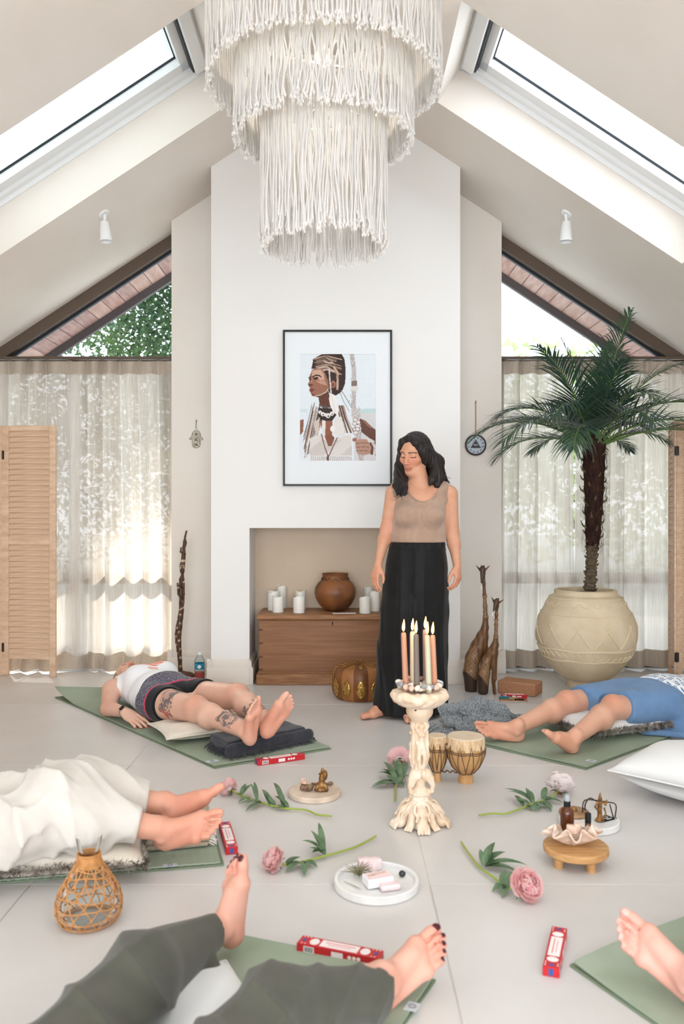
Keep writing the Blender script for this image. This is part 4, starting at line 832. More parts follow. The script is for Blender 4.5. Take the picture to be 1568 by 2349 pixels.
# ------------------------------------------------------------------ louvred folding screens
mat('screen_wood', (226,196,168), .55, .35, col2=(206,172,142), nscale=4, nstretch=(2,9,9), ndetail=6, bump=(50,.08,.002), bstretch=(1,8,8)); mat('slat_wood', (224,194,166), .55, .35, col2=(198,162,132), nscale=6, nstretch=(1.2,14,14), ndetail=6, nrange=(.3,.75), bump=(60,.1,.002), bstretch=(1,10,10)); mat('hinge_metal', (58,52,48), .4, .5, metal=.6)
slat_me = {}
def screen(label, pts):
    r = thing('folding_screen', label, 'folding screen', (*pts[1], 0), 'louvred wooden screens')
    for (x0, y0), (x1, y1) in zip(pts, pts[1:]):
        a, b = V3(x0,y0,0), V3(x1,y1,0); w_ = np.linalg.norm(b-a); d = unit(b-a); R = np.array([d, np.cross(V3(0,0,1), d), V3(0,0,1)]).T; P = lambda x, z: a+d*x+V3(0,0,z); m = MB(); sw, th = .046, .022
        for x in (sw/2+.002, w_-sw/2-.002): m.box(P(x,1.755/2), (sw,th,1.755), R)
        for z, h_ in ((1.736,.038),(.938,.036),(.137,.036)): m.box(P(w_/2,z), (w_-2*sw-.004,th*.9,h_), R)
        pn = m.build('panel', 'screen_wood', r, bevel=.003); q = w_-2*sw-.003; key = round(q,2)
        if key not in slat_me:
            mm = MB(); mm.box((0,0,0), (q,.0065,.0415)); o = mm.build('slat', 'slat_wood', pn, bevel=.002, seg=1, loc=(0,0,0)); slat_me[key] = o.data; o.data.transform(Matrix.Translation(Vector(ORG[pn.name]))); first = o
        else: first = None
        for z0, z1 in ((.155,.92),(.956,1.717)):
            n = 20
            for k in range(n):
                if first is not None: o = first; first = None
                else:
                    o = bpy.data.objects.new('slat', slat_me[key]); COL.objects.link(o); o.parent = pn; ORG[o.name] = ORG[pn.name]; md = o.modifiers.new('bevel','BEVEL'); md.width = .002; md.segments = 1; md.limit_method = 'ANGLE'
                o.location = Vector(P(w_/2, z0+(z1-z0)*(k+.5)/n)-ORG[r.name]); R2 = Matrix([list(x) for x in R])@Matrix.Rotation(math.radians(-15+random.uniform(-2.5,2.5)),3,'X'); o.rotation_euler = R2.to_euler()
    for (x, y) in pts[1:-1]:
        for z in (.2, 1.55): m = MB(); m.bb((x-.014,y-.016,z-.03),(x+.014,y-.011,z+.03)); m.tube([(x,y-.015,z-.032),(x,y-.015,z+.032)], .0055, 8); m.build('hinge', 'hinge_metal', r)
screen('pale wooden louvred screen at the left edge in front of the curtain', [(-2.63,5.50),(-2.385,5.83),(-1.99,5.775)])
screen('pale wooden louvred screen at the right edge behind the palm', [(2.30,5.82),(2.188,5.43),(2.58,5.60)])
# ------------------------------------------------------------------ ceiling spotlights
def spot(label, px, py, tilt):
    side = -1 if px < 784 else 1; dx, dz = (px-CX)/FPX, -(py-CY)/FPX; d = (RZ-CAMH-SL*(-XC)*side*(1) if False else 0)
    for d in np.linspace(4,6.5,2501):
        if CAMH+dz*d >= ceil(dx*d): break
    c = V3(dx*d, d, ceil(dx*d)); nrm = V3(side*.551,0,.834); r = thing('ceiling_spotlight', label, 'spotlight', c, 'white ceiling spotlights'); R = frame(V3(0,1,0), nrm)
    m = MB(); m.lathe([(.034,-.010),(.037,-.006),(.037,.004)], c, 28, R); m.build('base_plate', 'white_paint', r)
    j = c-nrm*.012; k = c+V3(tilt*.012+side*-.0,0,-.055); m = MB(); m.tube([j, (j+k)/2+V3(tilt*.004,0,0), k], .010, 10); m.build('stem', 'white_paint', r)
    ax = unit(V3(tilt*.25,0,-1)); R = frame(V3(0,1,0), ax); m = MB(); m.lathe([(.012,-.004),(.026,.0),(.028,.006),(.042,.125),(.0405,.125),(.027,.01)], k, 32, R, cap=(True,True)); m.build('shade', 'white_paint', r)
    m = MB(); m.lathe([(.001,.10),(.036,.10),(.036,.106)], k, 24, R); m.build('lamp_face', 'white_plastic', r)
spot('white conical spotlight on the left ceiling slope', 238, 489, .35); spot('white conical spotlight on the right ceiling slope', 1299, 489, -.1)
# ------------------------------------------------------------------ fringe chandelier
mat('cotton_cord', (251,249,246), .9, .1, trans=.5, sheen=.2); mat('warm_bulb', (255,238,214), .4, .3, emit=((255,236,208), 1.1))
dc = 3.6; c = V3((742-784)/FPX*dc, dc, 2.2); zpx = lambda y: CAMH-(y-CY)/FPX*dc
r = thing('fringe_chandelier', 'large three-tiered chandelier of white cotton fringe hanging from the ridge', 'chandelier', (c[0],c[1],2.4))
tiers = [(262/FPX*dc, 3.40, zpx(193), 640), (198/FPX*dc, 3.10, zpx(318), 500), (139/FPX*dc, 2.93, zpx(563), 360)]
for ti, (R_, zt, zb, n) in enumerate(tiers):
    m = MB(); m.tube([c*V3(1,1,0)+V3(R_*math.cos(a),R_*math.sin(a),zt) for a in np.linspace(0,2*PI,49)], .008, 6); rg = m.build('ring_hoop', 'cotton_cord', r)
    m = MB(); 
    for a in np.arange(4)*PI/2+.3*ti: m.tube([c*V3(1,1,0)+V3(0,0,zt), c*V3(1,1,0)+V3(R_*math.cos(a),R_*math.sin(a),zt)], .004, 5)
    stuff(m.build('ring_spokes', 'cotton_cord', r))
    Vs, Fs, n0 = [], [], 0; K = 12
    for k in range(n):
        a = 2*PI*(k+random.uniform(-.4,.4))/n; rr = R_+random.uniform(-.013,.013); p1, p2, w1 = random.uniform(0,6), random.uniform(0,6), random.uniform(.003,.009); zb_ = zb+random.uniform(-.018,.022)+(.0 if ti < 2 else random.choice([0,0,0,.05,.02])); pts = []
        clump = .008*math.sin(a*23+ti)
        for j in range(K):
            t = j/(K-1); z = zt+(zb_-zt)*t; aa = a+(w1*math.sin(p1+t*9)+clump*t)/R_; q = rr+w1*math.sin(p2+t*7)*t; pts.append((c[0]+q*math.cos(aa), c[1]+q*math.sin(aa), z))
        rad = np.full(K, .0036); rad[-1] = .0062; rad[-2] = .0046; P = np.array(pts); ring_ = []
        for j in range(K):
            for e in range(5): b = 2*PI*e/5+j*.3; Vs.append((P[j,0]+rad[j]*math.cos(b), P[j,1]+rad[j]*math.sin(b), P[j,2]))
        for j in range(K-1):
            for e in range(5): Fs.append((n0+j*5+e, n0+j*5+(e+1)%5, n0+(j+1)*5+(e+1)%5, n0+(j+1)*5+e))
        n0 += K*5
        for e in range(3):               # frayed tip
            b = random.uniform(0,6.28); q = P[-1]; w_ = V3(math.cos(b),math.sin(b),0); Vs += [tuple(q+w_*.006), tuple(q-w_*.002+V3(0,0,.004)), tuple(q+w_*.004+V3(0,0,-.016)), tuple(q+w_*.010+V3(0,0,-.010))]; Fs.append((n0,n0+1,n0+2,n0+3)); n0 += 4
    me = mesh_np('cord_fringe', np.array(Vs)-ORG[r.name], np.array(Fs,np.int32), True); stuff(link('cord_fringe', me, ['cotton_cord'], r))
m = MB(); m.tube([c*V3(1,1,0)+V3(0,0,3.17), c*V3(1,1,0)+V3(0,0,4.0)], .006, 6); m.build('hanging_rod', 'cotton_cord', r)
m = MB(); m.ell(c*V3(1,1,0)+V3(0,0,3.13), (.035,.035,.045)); m.build('bulb', 'warm_bulb', r)
bl = bpy.data.lights.new('chandelier_bulb','POINT'); bl.energy = 4.5; bl.color = (1,.9,.76); bl.shadow_soft_size = .04; bo = bpy.data.objects.new('chandelier_bulb', bl); COL.objects.link(bo); bo.location = (c[0],c[1],3.06)
# ------------------------------------------------------------------ carved candle stand with pebbles and tapers
mat('bone_carving', (238,220,200), .6, .3, col2=(218,190,160), nscale=14, bump=(60,.25,.003), sss=.1)
d0 = 3.05; Sx = FPX/d0; X = lambda px: (px-784)/Sx; Z = lambda py: CAMH-(py-CY)/Sx; c = V3(X(962), d0, 0)
r = thing('carved_candle_stand', 'pale carved candle stand with figures and elephant trunks holding taper candles', 'candle stand', c)
s = SDF(.0028); s.ell(c+V3(0,0,.468), (.098,.098,.040), k=.01)
for k in range(26): a = k*2*PI/26; s.ell(c+V3(.086*math.cos(a),.086*math.sin(a),.476+random.uniform(-.006,.006)), (.022,.022,.017), k=.008)
s.ell(c+V3(0,0,.508), (.083,.083,.022), k=.006, op='sub'); s.disp(lambda X_, Y_, Z_: .0018*np.sin(X_*140+2*np.sin(Z_*90))*np.sin(Y_*130)); bw = body('bowl', s, 'bone_carving', r)
m = MB(); m.lathe([(.047,.442),(.050,.436),(.049,.412),(.045,.402),(.036,.392),(.030,.380)], c, 36); m.build('cup', 'bone_carving', r)
m = MB(); m.ell(c+V3(-.019,-.046,.432), (.004,.003,.005)); m.build('drain_hole', 'dark', r)
s = SDF(.0021); s.cone(c+V3(0,0,.40), c+V3(0,0,.11), .024, .020, k=.01)
for k in range(3):
    R = rotz(k*2*PI/3+.18); Q = lambda x, y, z: c+R@V3(x,-y,0)+V3(0,0,z)
    s.ell(Q(0,.026,.366), (.0105,.011,.0135), k=.004); s.cone(Q(0,.024,.352), Q(0,.022,.30), .009, .011, k=.006); s.ell(Q(-.007,.031,.336), .0065, k=.004); s.ell(Q(.007,.031,.336), .0065, k=.004); s.ell(Q(0,.024,.292), (.016,.013,.014), k=.006)
    for e in (-1,1): s.path([Q(e*.012,.024,.345), Q(e*.021,.023,.362), Q(e*.012,.022,.385)], .0048, k=.004); s.path([Q(e*.008,.026,.285), Q(e*.012,.030,.25), Q(e*.006,.026,.215)], [.010,.0085,.006], k=.004)
    s.path([Q(-.018,.020,.31), Q(.0,.030,.272), Q(.018,.020,.245)], .004, k=.003); s.path([Q(.020,.016,.37), Q(.024,.018,.30), Q(.020,.018,.23)], .0065, k=.004)
    R = rotz(k*2*PI/3+.18+PI/3); s.ell(Q(0,.028,.185), (.019,.02,.024), k=.006); s.path([Q(0,.042,.175), Q(0,.049,.15), Q(0,.046,.128), Q(0,.036,.122), Q(0,.030,.132)], [.012,.009,.0075,.006,.005], k=.004)
    for e in (-1,1): s.ell(Q(e*.017,.020,.190), (.008,.012,.018), k=.004); s.cone(Q(e*.010,.036,.165), Q(e*.013,.048,.15), .004, .002, k=.002)
body('carved_column', s, 'bone_carving', r)
s = SDF(.0022); s.cone(c+V3(0,0,.118), c+V3(0,0,.04), .035, .039, k=.006); s.cone(c+V3(0,0,.05), c+V3(0,0,.012), .045, .060, k=.01)
for k in range(20): a = k*2*PI/20; s.ell(c+V3(.036*math.cos(a),.036*math.sin(a),.118), .0062, k=.002)
for k in range(26): s.ell(c+V3(.037*math.cos(k*2.4),.037*math.sin(k*2.4),.072+.0014*k), (.006,.006,.005), k=.002)
for k in range(5):
    R = rotz(k*2*PI/5+.05); Q = lambda x, y, z: c+R@V3(x,-y,0)+V3(0,0,z)
    s.path([Q(0,.03,.070), Q(0,.060,.060), Q(0,.074,.034)], [.022,.020,.019], k=.006); s.ell(Q(0,.080,.020), (.024,.024,.020), k=.004)
    for e in range(4): s.path([Q(-.0165+e*.011,.090,.026), Q(-.0175+e*.0117,.104,.018), Q(-.0175+e*.0117,.108,.006)], [.0066,.0062,.0054], k=.0012)
    for e in (-1,1):
        s.path([Q(e*.010,.036,.090), Q(e*.024,.050,.084), Q(e*.028,.066,.066), Q(e*.018,.078,.054), Q(e*.024,.086,.042)], .0046, k=.0015); s.ell(Q(e*.013,.079,.050), .0065, k=.002, op='sub'); s.ell(Q(e*.024,.060,.040), .008, k=.002, op='sub')
    R = rotz(k*2*PI/5+.05+PI/5); Q = lambda x, y, z: c+R@V3(x,-y,0)+V3(0,0,z); s.path([Q(0,.034,.066), Q(0,.056,.046), Q(0,.068,.020), Q(0,.078,.008)], [.016,.014,.014,.010], k=.004)
    for e in range(3): s.cone(Q(-.009+e*.009,.070,.020), Q(-.011+e*.011,.090,.005), .0062, .0052, k=.0012)
s.plane((0,0,.0006),(0,0,-1)); body('paw_base', s, 'bone_carving', r)
pebm = []
for k, (nm, cc_) in enumerate((('pebble_cream',(236,222,204)),('pebble_grey',(150,150,152)),('pebble_pink',(216,184,166)),('pebble_white',(232,230,226)),('pebble_brown',(142,116,104)))):
    mat(nm, cc_, .45, .4); m = MB(); m.ell((0,0,0), (.0140,.0105,.0088), n=12); m.v = [(x*(1+.12*math.sin(y*300+k)),y*(1+.12*math.sin(x*260+k)),z) for x, y, z in m.v]; me = mesh_np('pebble', m.v, m.f); me.materials.append(M[nm]); pebm.append(me)
cand = [('dusty pink taper candle at the left of the carved stand','taper_pink',(196,142,116),924.8,1451,931,1567,0.0),('cream taper candle behind the dark grey one on the carved stand','taper_cream',(222,206,178),945.5,1448.6,947,1557,.045),
 ('dark grey-brown taper candle on the carved stand','taper_dark',(118,106,96),953.4,1455,956,1576,-.035),('mauve taper candle at the back, mostly hidden by the sage one','taper_mauve',(150,118,112),974.8,1444,977,1556,.05),
 ('sage green taper candle at the front of the carved stand','taper_sage',(198,196,168),979.4,1457,983.5,1576,-.035),('salmon pink taper candle at the right of the carved stand','taper_salmon',(206,150,120),991.8,1457,996.5,1566,.005)]
mat('flame', (255,214,140), emit=((255,200,112), 3.4)); bases = []
for label, mn, colr, tx, ty, bx, by, dy in cand:
    mat(mn, colr, .45, .4, sss=.15); dd = d0+dy; S_c = FPX/dd; zb_ = .4905; b = V3((bx-784)/S_c, dd, zb_); t = V3((tx-784)/S_c, dd, CAMH-(ty-CY)/S_c); bases.append(b)
    q = thing('taper_candle', label, 'candle', b, 'lit taper candles'); ax = unit(t-b); m = MB(); Lc = np.linalg.norm(t-b); m.tube([b, b+ax*.01, b+ax*Lc*.93, b+ax*(Lc-.004), t], [.0112,.0112,.0095,.0088,.006], 16); m.build('wax', mn, q)
    m = MB(); m.tube([t-ax*.002, t+ax*.010, t+V3(.001,0,.013)], .0011, 6); m.build('wick', 'dark', q)
    m = MB(); m.lathe([(.0008,.004),(.0042,.010),(.0056,.018),(.0045,.030),(.0022,.041),(.0004,.049)], t, 14); m.v = [(x+.004*max(0,(z-t[2]-.02))/.03*.6,y,z) for x, y, z in m.v]; m.build('flame', 'flame', q)
    fl_ = bpy.data.lights.new('candle_flame','POINT'); fl_.energy = .12; fl_.color = (1,.66,.3); fl_.shadow_soft_size = .008; fo_ = bpy.data.objects.new('candle_flame', fl_); COL.objects.link(fo_); fo_.location = Vector(t+V3(0,0,.06))
k = 0; tries = 0; placed = []
while k < 52 and tries < 4000:
    tries += 1; a = random.uniform(0,2*PI); q = .078*math.sqrt(random.random()); p = c+V3(q*math.cos(a),q*math.sin(a),0)
    if any(np.hypot(*(p-b)[:2]) < .020 for b in bases) or any(np.hypot(*(p-b)[:2]) < .0155 for b in placed): continue
    p[2] = .501+.012*(1-(q/.078)**2)*0+.010*(q/.078)**2+random.uniform(0,.014); placed.append(p); o = bpy.data.objects.new('pebble', pebm[k%5]); COL.objects.link(o); o.location = Vector(p); o.rotation_euler = (random.uniform(-.5,.5),random.uniform(-.5,.5),random.uniform(0,6)); ORG[o.name] = p
    sct = ['right','back right','back','back left','left','front left','front','front right'][int(((a+PI/8) % (2*PI))/(PI/4))]; tag(o, '%s pebble at the %s of the candle stand bowl%s' % (['cream','grey','pink','white','brown'][k%5], sct, ', near the rim' if q > .055 else ', among the tapers'), 'pebble', 'pebbles in the candle stand bowl'); k += 1
# ------------------------------------------------------------------ pair of drums
mat('drum_wood', (206,164,112), .55, .35, col2=(184,138,88), nscale=6, nstretch=(4,4,1), bump=(40,.15,.003)); mat('drum_skin', (224,206,182), .7, .25, col2=(206,184,156), nscale=9); mat('hide_fur', (198,164,122), .9, .1, col2=(226,200,166), nscale=60, nstretch=(1,1,.3), bump=(120,.6,.005), sheen=.2); mat('dark_cord', (104,78,58), .8, .2)
dd = 3.53; Sd = FPX/dd; r = thing('drum_pair', 'pair of small hide-covered wooden drums tied together with brown cord', 'drums', (X(1040)*0+(1040-784)/Sd, dd, 0))
def drum(px, rt, rm, rf, hz_, dy):
    c = V3((px-784)/Sd, dd+dy, 0); prof = [(rf*1.02,0),(rf,.012),(rf*.92,.03),(rf*1.0,.04),(rm*.78,.075),(rm*.98,.12),(rm*1.02,.155),(rt*1.0,hz_-.012),(rt*.98,hz_-.004)]
    pz = lambda z: float(np.interp(z, [b for a, b in prof], [a for a, b in prof])); m = MB(); m.lathe([(p[0],p[1]) for p in smooth_path([(a,b,0) for a, b in prof], 26)], c, 40, cap=(True,True)); sh = m.build('drum_shell', 'drum_wood', r)
    m = MB(); m.lathe([(rt*.2,hz_+.0015),(rt*.95,hz_+.001),(rt*1.0,hz_-.003)], c, 40, cap=(True,False)); m.build('drum_head', 'drum_skin', sh)
    m = MB(); m.lathe([(rt*1.0,hz_-.003),(rt*1.03,hz_-.012),(pz(.15)*1.03,.15)], c, 60, cap=(False,False), wob=lambda t, z: .012*math.sin(31*t)); m.v = [(x,y,z+(.008*math.sin(9*math.atan2(y-c[1],x-c[0]))+.006*math.sin(23*math.atan2(y-c[1],x-c[0])) if z < .151 else 0)) for x, y, z in m.v]; m.build('hide_collar', 'hide_fur', sh, angle=None)
    def rg(z, w_=.0018): m = MB(); m.tube([c+V3((pz(z)+.0035)*math.cos(a),(pz(z)+.0035)*math.sin(a),z+.002*math.sin(a*7)) for a in np.linspace(0,2*PI,40)], w_, 5); m.build('cord_ring', 'dark_cord', sh)
    rg(.142); rg(.134); rg(.042)
    m = MB(); n = 11; P = []
    for k in range(n*2+1): z = .168 if k%2 else .045; a = PI*k/n; P.append((a,z))
    path_ = []
    for (a0,z0),(a1,z1) in zip(P,P[1:]):
        for q in np.linspace(0,1,6)[:-1]: z = z0+(z1-z0)*q; a = a0+(a1-a0)*q; path_.append(c+V3((pz(z)+.0035)*math.cos(a),(pz(z)+.0035)*math.sin(a),z))
    m.tube(path_, .0016, 4); m.build('lacing', 'dark_cord', sh)
    return c
ca = drum(1067.5, .0785, .081, .032, .197, 0); cb_ = drum(1003, .040, .043, .0175, .196, .012)
for z, e in ((.165,.083),(.048,.036)):
    m = MB(); p0, p1 = ca+V3(-e*.9,-.02,z), cb_+V3(e*.4,-.02,z); m.tube([p0+(p1-p0)*q+V3(0,.006*math.sin(q*20),.004*math.cos(q*20)) for q in np.linspace(0,1,16)], .003, 5); m.build('tie_cord', 'dark_cord', r)
# ------------------------------------------------------------------ peonies
mat('petal_pink', (253,208,208), .6, .2, trans=.5, col2=(254,228,226), nscale=30); mat('petal_blush', (255,236,233), .6, .2, trans=.5, col2=(252,236,238), nscale=30); mat('petal_white', (254,246,245), .6, .2, trans=.5); mat('petal_coral', (248,164,164), .6, .2, trans=.5, col2=(248,206,212), nscale=40); mat('peony_leaf', (78,106,72), .45, .4, trans=.12, col2=(112,136,104), nscale=20); mat('peony_stem', (150,166,76), .5, .4); mat('sepal', (120,70,48), .6, .3)
petal_me = {}
def petal_mesh(mt):
    if mt in petal_me: return petal_me[mt]
    L_ = []
    for v in range(2):
        P = np.zeros((5,5,3)); 
        for i in range(5):
            for j in range(5):
                t = i/4; u = (j-2)/2; wd = .62*math.sin(PI*(.12+.74*t))*(1+.1*v); cup = .34*u*u*wd+.30*t*t; ruf = .12*math.sin(u*6+v*2)*t*t
                P[i,j] = (u*wd, t*1.0-.2*t*t*t, cup*.8-.05+ruf)
        m = MB(); m.grid(P); me = mesh_np('petal', m.v, m.f, True); me.materials.append(M[mt]); L_.append(me)
    petal_me[mt] = L_; return L_
def leaf_at(b, tip, wd, par, up=V3(0,0,1), bend=.25):
    b, tip = np.array(b,float), np.array(tip,float); D = tip-b; L = np.linalg.norm(D); D = D/L; Wv = unit(np.cross(D, up)); U = np.cross(Wv, D); row = []
    for j in range(7):
        q = j/6; ww = wd*math.sin(PI*min(.99,(.08+.92*q))**.8)**.9 if q < 1 else 0; cc_ = b+D*L*q+U*bend*L*q*(1-q)*1.2; row.append([cc_-Wv*ww+U*ww*.35, cc_, cc_+Wv*ww+U*ww*.35])
    m = MB(); m.grid(np.array(row)); m.build('leaf', 'peony_leaf', par, angle=None)
def peony(label, fpx, rpx, mt, mt2, stem, leaves, seed, white=False):
    rs = random.Random(seed); f = FL(fpx[0], fpx[1]+rpx*.4, .0); Sg = (fpx[1]+rpx*.4-CY)/CAMH; R_ = rpx/Sg; z0 = R_*.84
    S_ = [FL(x, y, .012) for x, y in stem]; head = V3((fpx[0]-784)/FPX*f[1], f[1], z0); r = thing('peony', label, 'flower', (head[0],head[1],0), 'peony stems on the floor')
    ax = unit(head-S_[0]+V3(0,0,.6*np.linalg.norm(head-S_[0])*.5)) if not white else unit(head-S_[0]+V3(0,0,.12)); ax = unit(ax)
    m = MB(); m.ell(head-ax*R_*.1, R_*.5, n=14); bl_ = m.build('bloom_core', mt2, r); Rb = frame(ax, V3(.3,.2,1) if abs(ax[2]) < .9 else V3(1,0,0)); ms = petal_mesh(mt)+petal_mesh(mt2); kk = 0
    for ring_, (n, th, ln, rad) in enumerate(((10,1.85,1.12,.10),(11,1.5,1.18,.10),(12,1.15,1.15,.12),(12,.85,1.08,.16),(10,.55,1.0,.22),(8,.32,.9,.26),(5,.12,.8,.30))):
        for k in range(n):
            a = 2*PI*(k+.5*(ring_%2))/n+rs.uniform(-.15,.15); t = th+rs.uniform(-.22,.22); dirv = Rb@V3(math.sin(t)*math.cos(a), math.cos(t), math.sin(t)*math.sin(a)); outw = Rb@V3(math.cos(a)*math.cos(t), -math.sin(t), math.sin(a)*math.cos(t))
            Rm = np.array([np.cross(dirv, -outw), dirv, -outw]).T; sc_ = R_*ln*rs.uniform(.85,1.15); o = bpy.data.objects.new('petal', ms[(kk+ring_//2)%2+(2 if ring_ > 3 and rs.random() < .6 else 0)]); COL.objects.link(o); o.parent = bl_; ORG[o.name] = ORG[r.name]; kk += 1
            mt4 = Matrix([list(x) for x in Rm]).to_4x4()@Matrix.Scale(sc_, 4); mt4.translation = Vector(head+dirv*R_*rad*.5-ORG[r.name]-ax*R_*.1); o.matrix_local = mt4
    P = smooth_path([head-ax*R_*.3]+S_, 26); P[:,2] = np.maximum(P[:,2], .005); m = MB(); m.tube(P, np.linspace(.0045,.0036,26), 7); m.build('stem', 'peony_stem', r)
    for k in range(4): a = k*PI/2+.4; o_ = head-ax*R_*.45; leaf_at(o_, o_-ax*R_*.25+Rb@V3(math.cos(a),0,math.sin(a))*R_*.75, R_*.18, r)
    m = MB(); m.ell(head-ax*R_*.42, R_*.30, n=10); m.build('sepal', 'sepal', r)
    for (bx,by,tx,ty,w_,h_) in leaves: leaf_at(FL(bx,by,.012), FL(tx,ty,.004)+V3(0,0,h_), w_, r, bend=.3)
    for (bx,by,tx,ty,w_,h_) in leaves[::2]: q = rs.uniform(.55,.8); dx, dy = rs.uniform(-14,14), rs.uniform(-8,8); leaf_at(FL(bx+dx*.2,by,.012), FL(bx+(tx-bx)*q+dx,by+(ty-by)*q+dy,.004)+V3(0,0,h_*.8+.010), w_*.8, r, bend=.35)
LW = .011
peony('pink peony lying left of the round marble board with figurine', (525,1816), 20, 'petal_pink', 'petal_blush', [(560,1828),(640,1852),(700,1858),(728,1869),(761,1872)], [(552,1826,580,1816,LW,.03),(575,1830,545,1842,LW,.0),(600,1840,546,1848,LW,.005),(600,1842,562,1862,LW,.0),(590,1836,582,1815,LW*.7,.04),(620,1848,600,1828,LW,.03),(630,1848,610,1846,LW,.03),(650,1852,626,1812,LW,.03),(655,1852,620,1856,LW,.0),(650,1851,640,1832,LW,.03),(660,1853,628,1838,LW,.02),(545,1822,556,1835,LW,.02)], 1)
peony('blush peony standing head-up close to the carved candle stand', (915,1751), 25, 'petal_pink', 'petal_blush', [(925,1782),(908,1800),(906,1838)], [(915,1790,865,1782,LW*1.4,.02),(912,1795,852,1803,LW*1.4,.0),(908,1800,848,1808,LW,.0),(910,1798,878,1768,LW*1.2,.04),(918,1790,900,1770,LW*1.3,.05),(915,1795,926,1806,LW*1.2,.0),(915,1788,935,1790,LW*1.4,.02),(920,1785,905,1788,LW*1.4,.04),(925,1780,935,1768,LW*1.2,.04),(912,1798,925,1795,LW,.03),(910,1800,885,1795,LW*1.2,.03)], 2)
peony('white peony lying behind the amber spray bottle', (1284,1814), 29, 'petal_white', 'petal_blush', [(1262,1830),(1225,1842),(1165,1865),(1130,1866),(1098,1870)], [(1225,1842,1155,1826,LW*1.3,.03),(1215,1846,1182,1848,LW*1.4,.02),(1220,1844,1205,1830,LW,.04),(1235,1842,1268,1852,LW*1.5,.0),(1240,1842,1225,1862,LW*1.4,.0),(1235,1840,1265,1862,LW*1.3,.0),(1250,1836,1292,1842,LW*1.2,.0),(1245,1836,1252,1822,LW*1.2,.03),(1210,1848,1220,1860,LW,.0),(1200,1850,1178,1836,LW,.02)], 3, True)
peony('pink peony with yellow-green stem lying left of the white tray', (628,1986), 27, 'petal_pink', 'petal_blush', [(660,1983),(720,1970),(800,1948),(835,1933),(862,1918)], [(655,1985,690,1980,LW*1.2,.02),(690,1978,655,2002,LW*1.3,.0),(700,1976,697,2012,LW*1.2,.0),(700,1976,728,1990,LW*1.1,.0),(745,1962,708,1965,LW*1.1,.03),(735,1950,692,1955,LW*1.2,.04),(740,1955,715,1970,LW*1.2,.02),(742,1958,730,1925,LW,.06),(745,1960,712,1938,LW,.05)], 4)
peony('coral-hearted pink peony lying in front of the wooden stool', (1205,2049), 36, 'petal_pink', 'petal_coral', [(1160,2035),(1135,2015),(1100,1990),(1075,1958),(1057,1931)], [(1162,2032,1128,2045,LW*1.6,.0),(1160,2030,1152,2060,LW*1.2,.0),(1158,2032,1180,2022,LW*1.4,.03),(1150,2028,1158,2018,LW,.03),(1108,1985,1100,1975,LW,.04),(1110,1982,1135,1966,LW*1.3,.05),(1110,1984,1160,1975,LW*1.5,.03),(1112,1986,1210,1992,LW*1.5,.01),(1112,1988,1192,2003,LW*1.3,.0),(1112,1986,1150,1992,LW*1.4,.02),(1112,1984,1125,1975,LW*1.2,.05)], 5)
# ------------------------------------------------------------------ boards, tray, stool and what stands on them
mat('marble_cream', (226,208,190), .35, .4, col2=(206,184,164), nscale=18, ndetail=6); mat('marble_white', (240,238,234), .25, .5, col2=(222,222,222), nscale=9, ndetail=7); mat('bronze_gold', (160,116,62), .38, .5, metal=.55, col2=(96,66,36), nscale=60, bump=(90,.4,.004))
mat('crystal_rough', (150,118,88), .5, .5, col2=(92,74,58), nscale=60, bump=(80,.8,.006)); mat('crystal_pale', (226,196,176), .35, .5, col2=(200,166,146), nscale=50)
def round_board(name, label, px, py, rpx, h, mt, cat):
    c = V3(*FL(px, py)); R_ = rpx*c[1]/FPX; r = thing(name, label, cat, c); m = MB(); m.lathe([(R_-.003,0),(R_,.003),(R_,h-.003),(R_-.003,h)], c, 56); m.build('slab', mt, r); return c, R_, h
c, R_, h = round_board('marble_board', 'round cream marble board carrying a small gilt figurine', 721, 1824, 60, .022, 'marble_cream', 'board')
t = c+V3((737-721)/FPX*c[1], -.015, h); S0 = FPX/t[1]; q = lambda x, y, dy=0: V3((x-784)/S0, t[1]+dy, CAMH-(y-CY)/S0)
s = SDF(.0022); z0 = t[2]
for a, b in (((0,0,.006),(.030,.02,.008)),): s.ell(t+V3(*a), b, k=.004)
s.ell(t+V3(0,0,.022), (.021,.017,.020), k=.006); s.ell(t+V3(.002,-.002,.048), (.013,.012,.014), k=.004); s.cone(t+V3(.002,0,.058), t+V3(.004,.004,.088), .010, .005, k=.006); s.ell(t+V3(.014,.006,.062), (.011,.008,.022), k=.004); s.cone(t+V3(-.012,-.006,.03), t+V3(-.02,-.014,.012), .006, .007, k=.004); s.cone(t+V3(.014,-.006,.03), t+V3(.022,-.012,.010), .006, .007, k=.004)
for k in range(9): s.ell(t+V3(.004+.013*math.cos(k*.7),.002+.01*math.sin(k*.7),.055+.003*k), .0042, k=.002)
s.plane(t+V3(0,0,.0005), (0,0,-1)); r = thing('gilt_figurine', 'small gilt seated figurine on the cream marble board', 'figurine', t); body('figure', s, 'bronze_gold', r)
t2 = c+V3(-.035,-.012,h); r = thing('crystal_cluster', 'rough brown crystal chunk with pale tuft beside the gilt figurine', 'crystal', t2); s = SDF(.0025)
for k in range(14): s.box(t2+V3(random.uniform(-.022,.022),random.uniform(-.012,.012),random.uniform(.006,.018)), (.008,.007,.008), rotz(random.uniform(0,3)), .001, k=.002)
s.plane(t2+V3(0,0,.0005),(0,0,-1)); body('rough_stone', s, 'crystal_rough', r); s = SDF(.002)
for k in range(12): s.ell(t2+V3(-.008+random.uniform(-.010,.010),.004+random.uniform(-.006,.006),.030+random.uniform(0,.014)), .006, k=.002)
body('pale_tuft', s, 'crystal_pale', r)
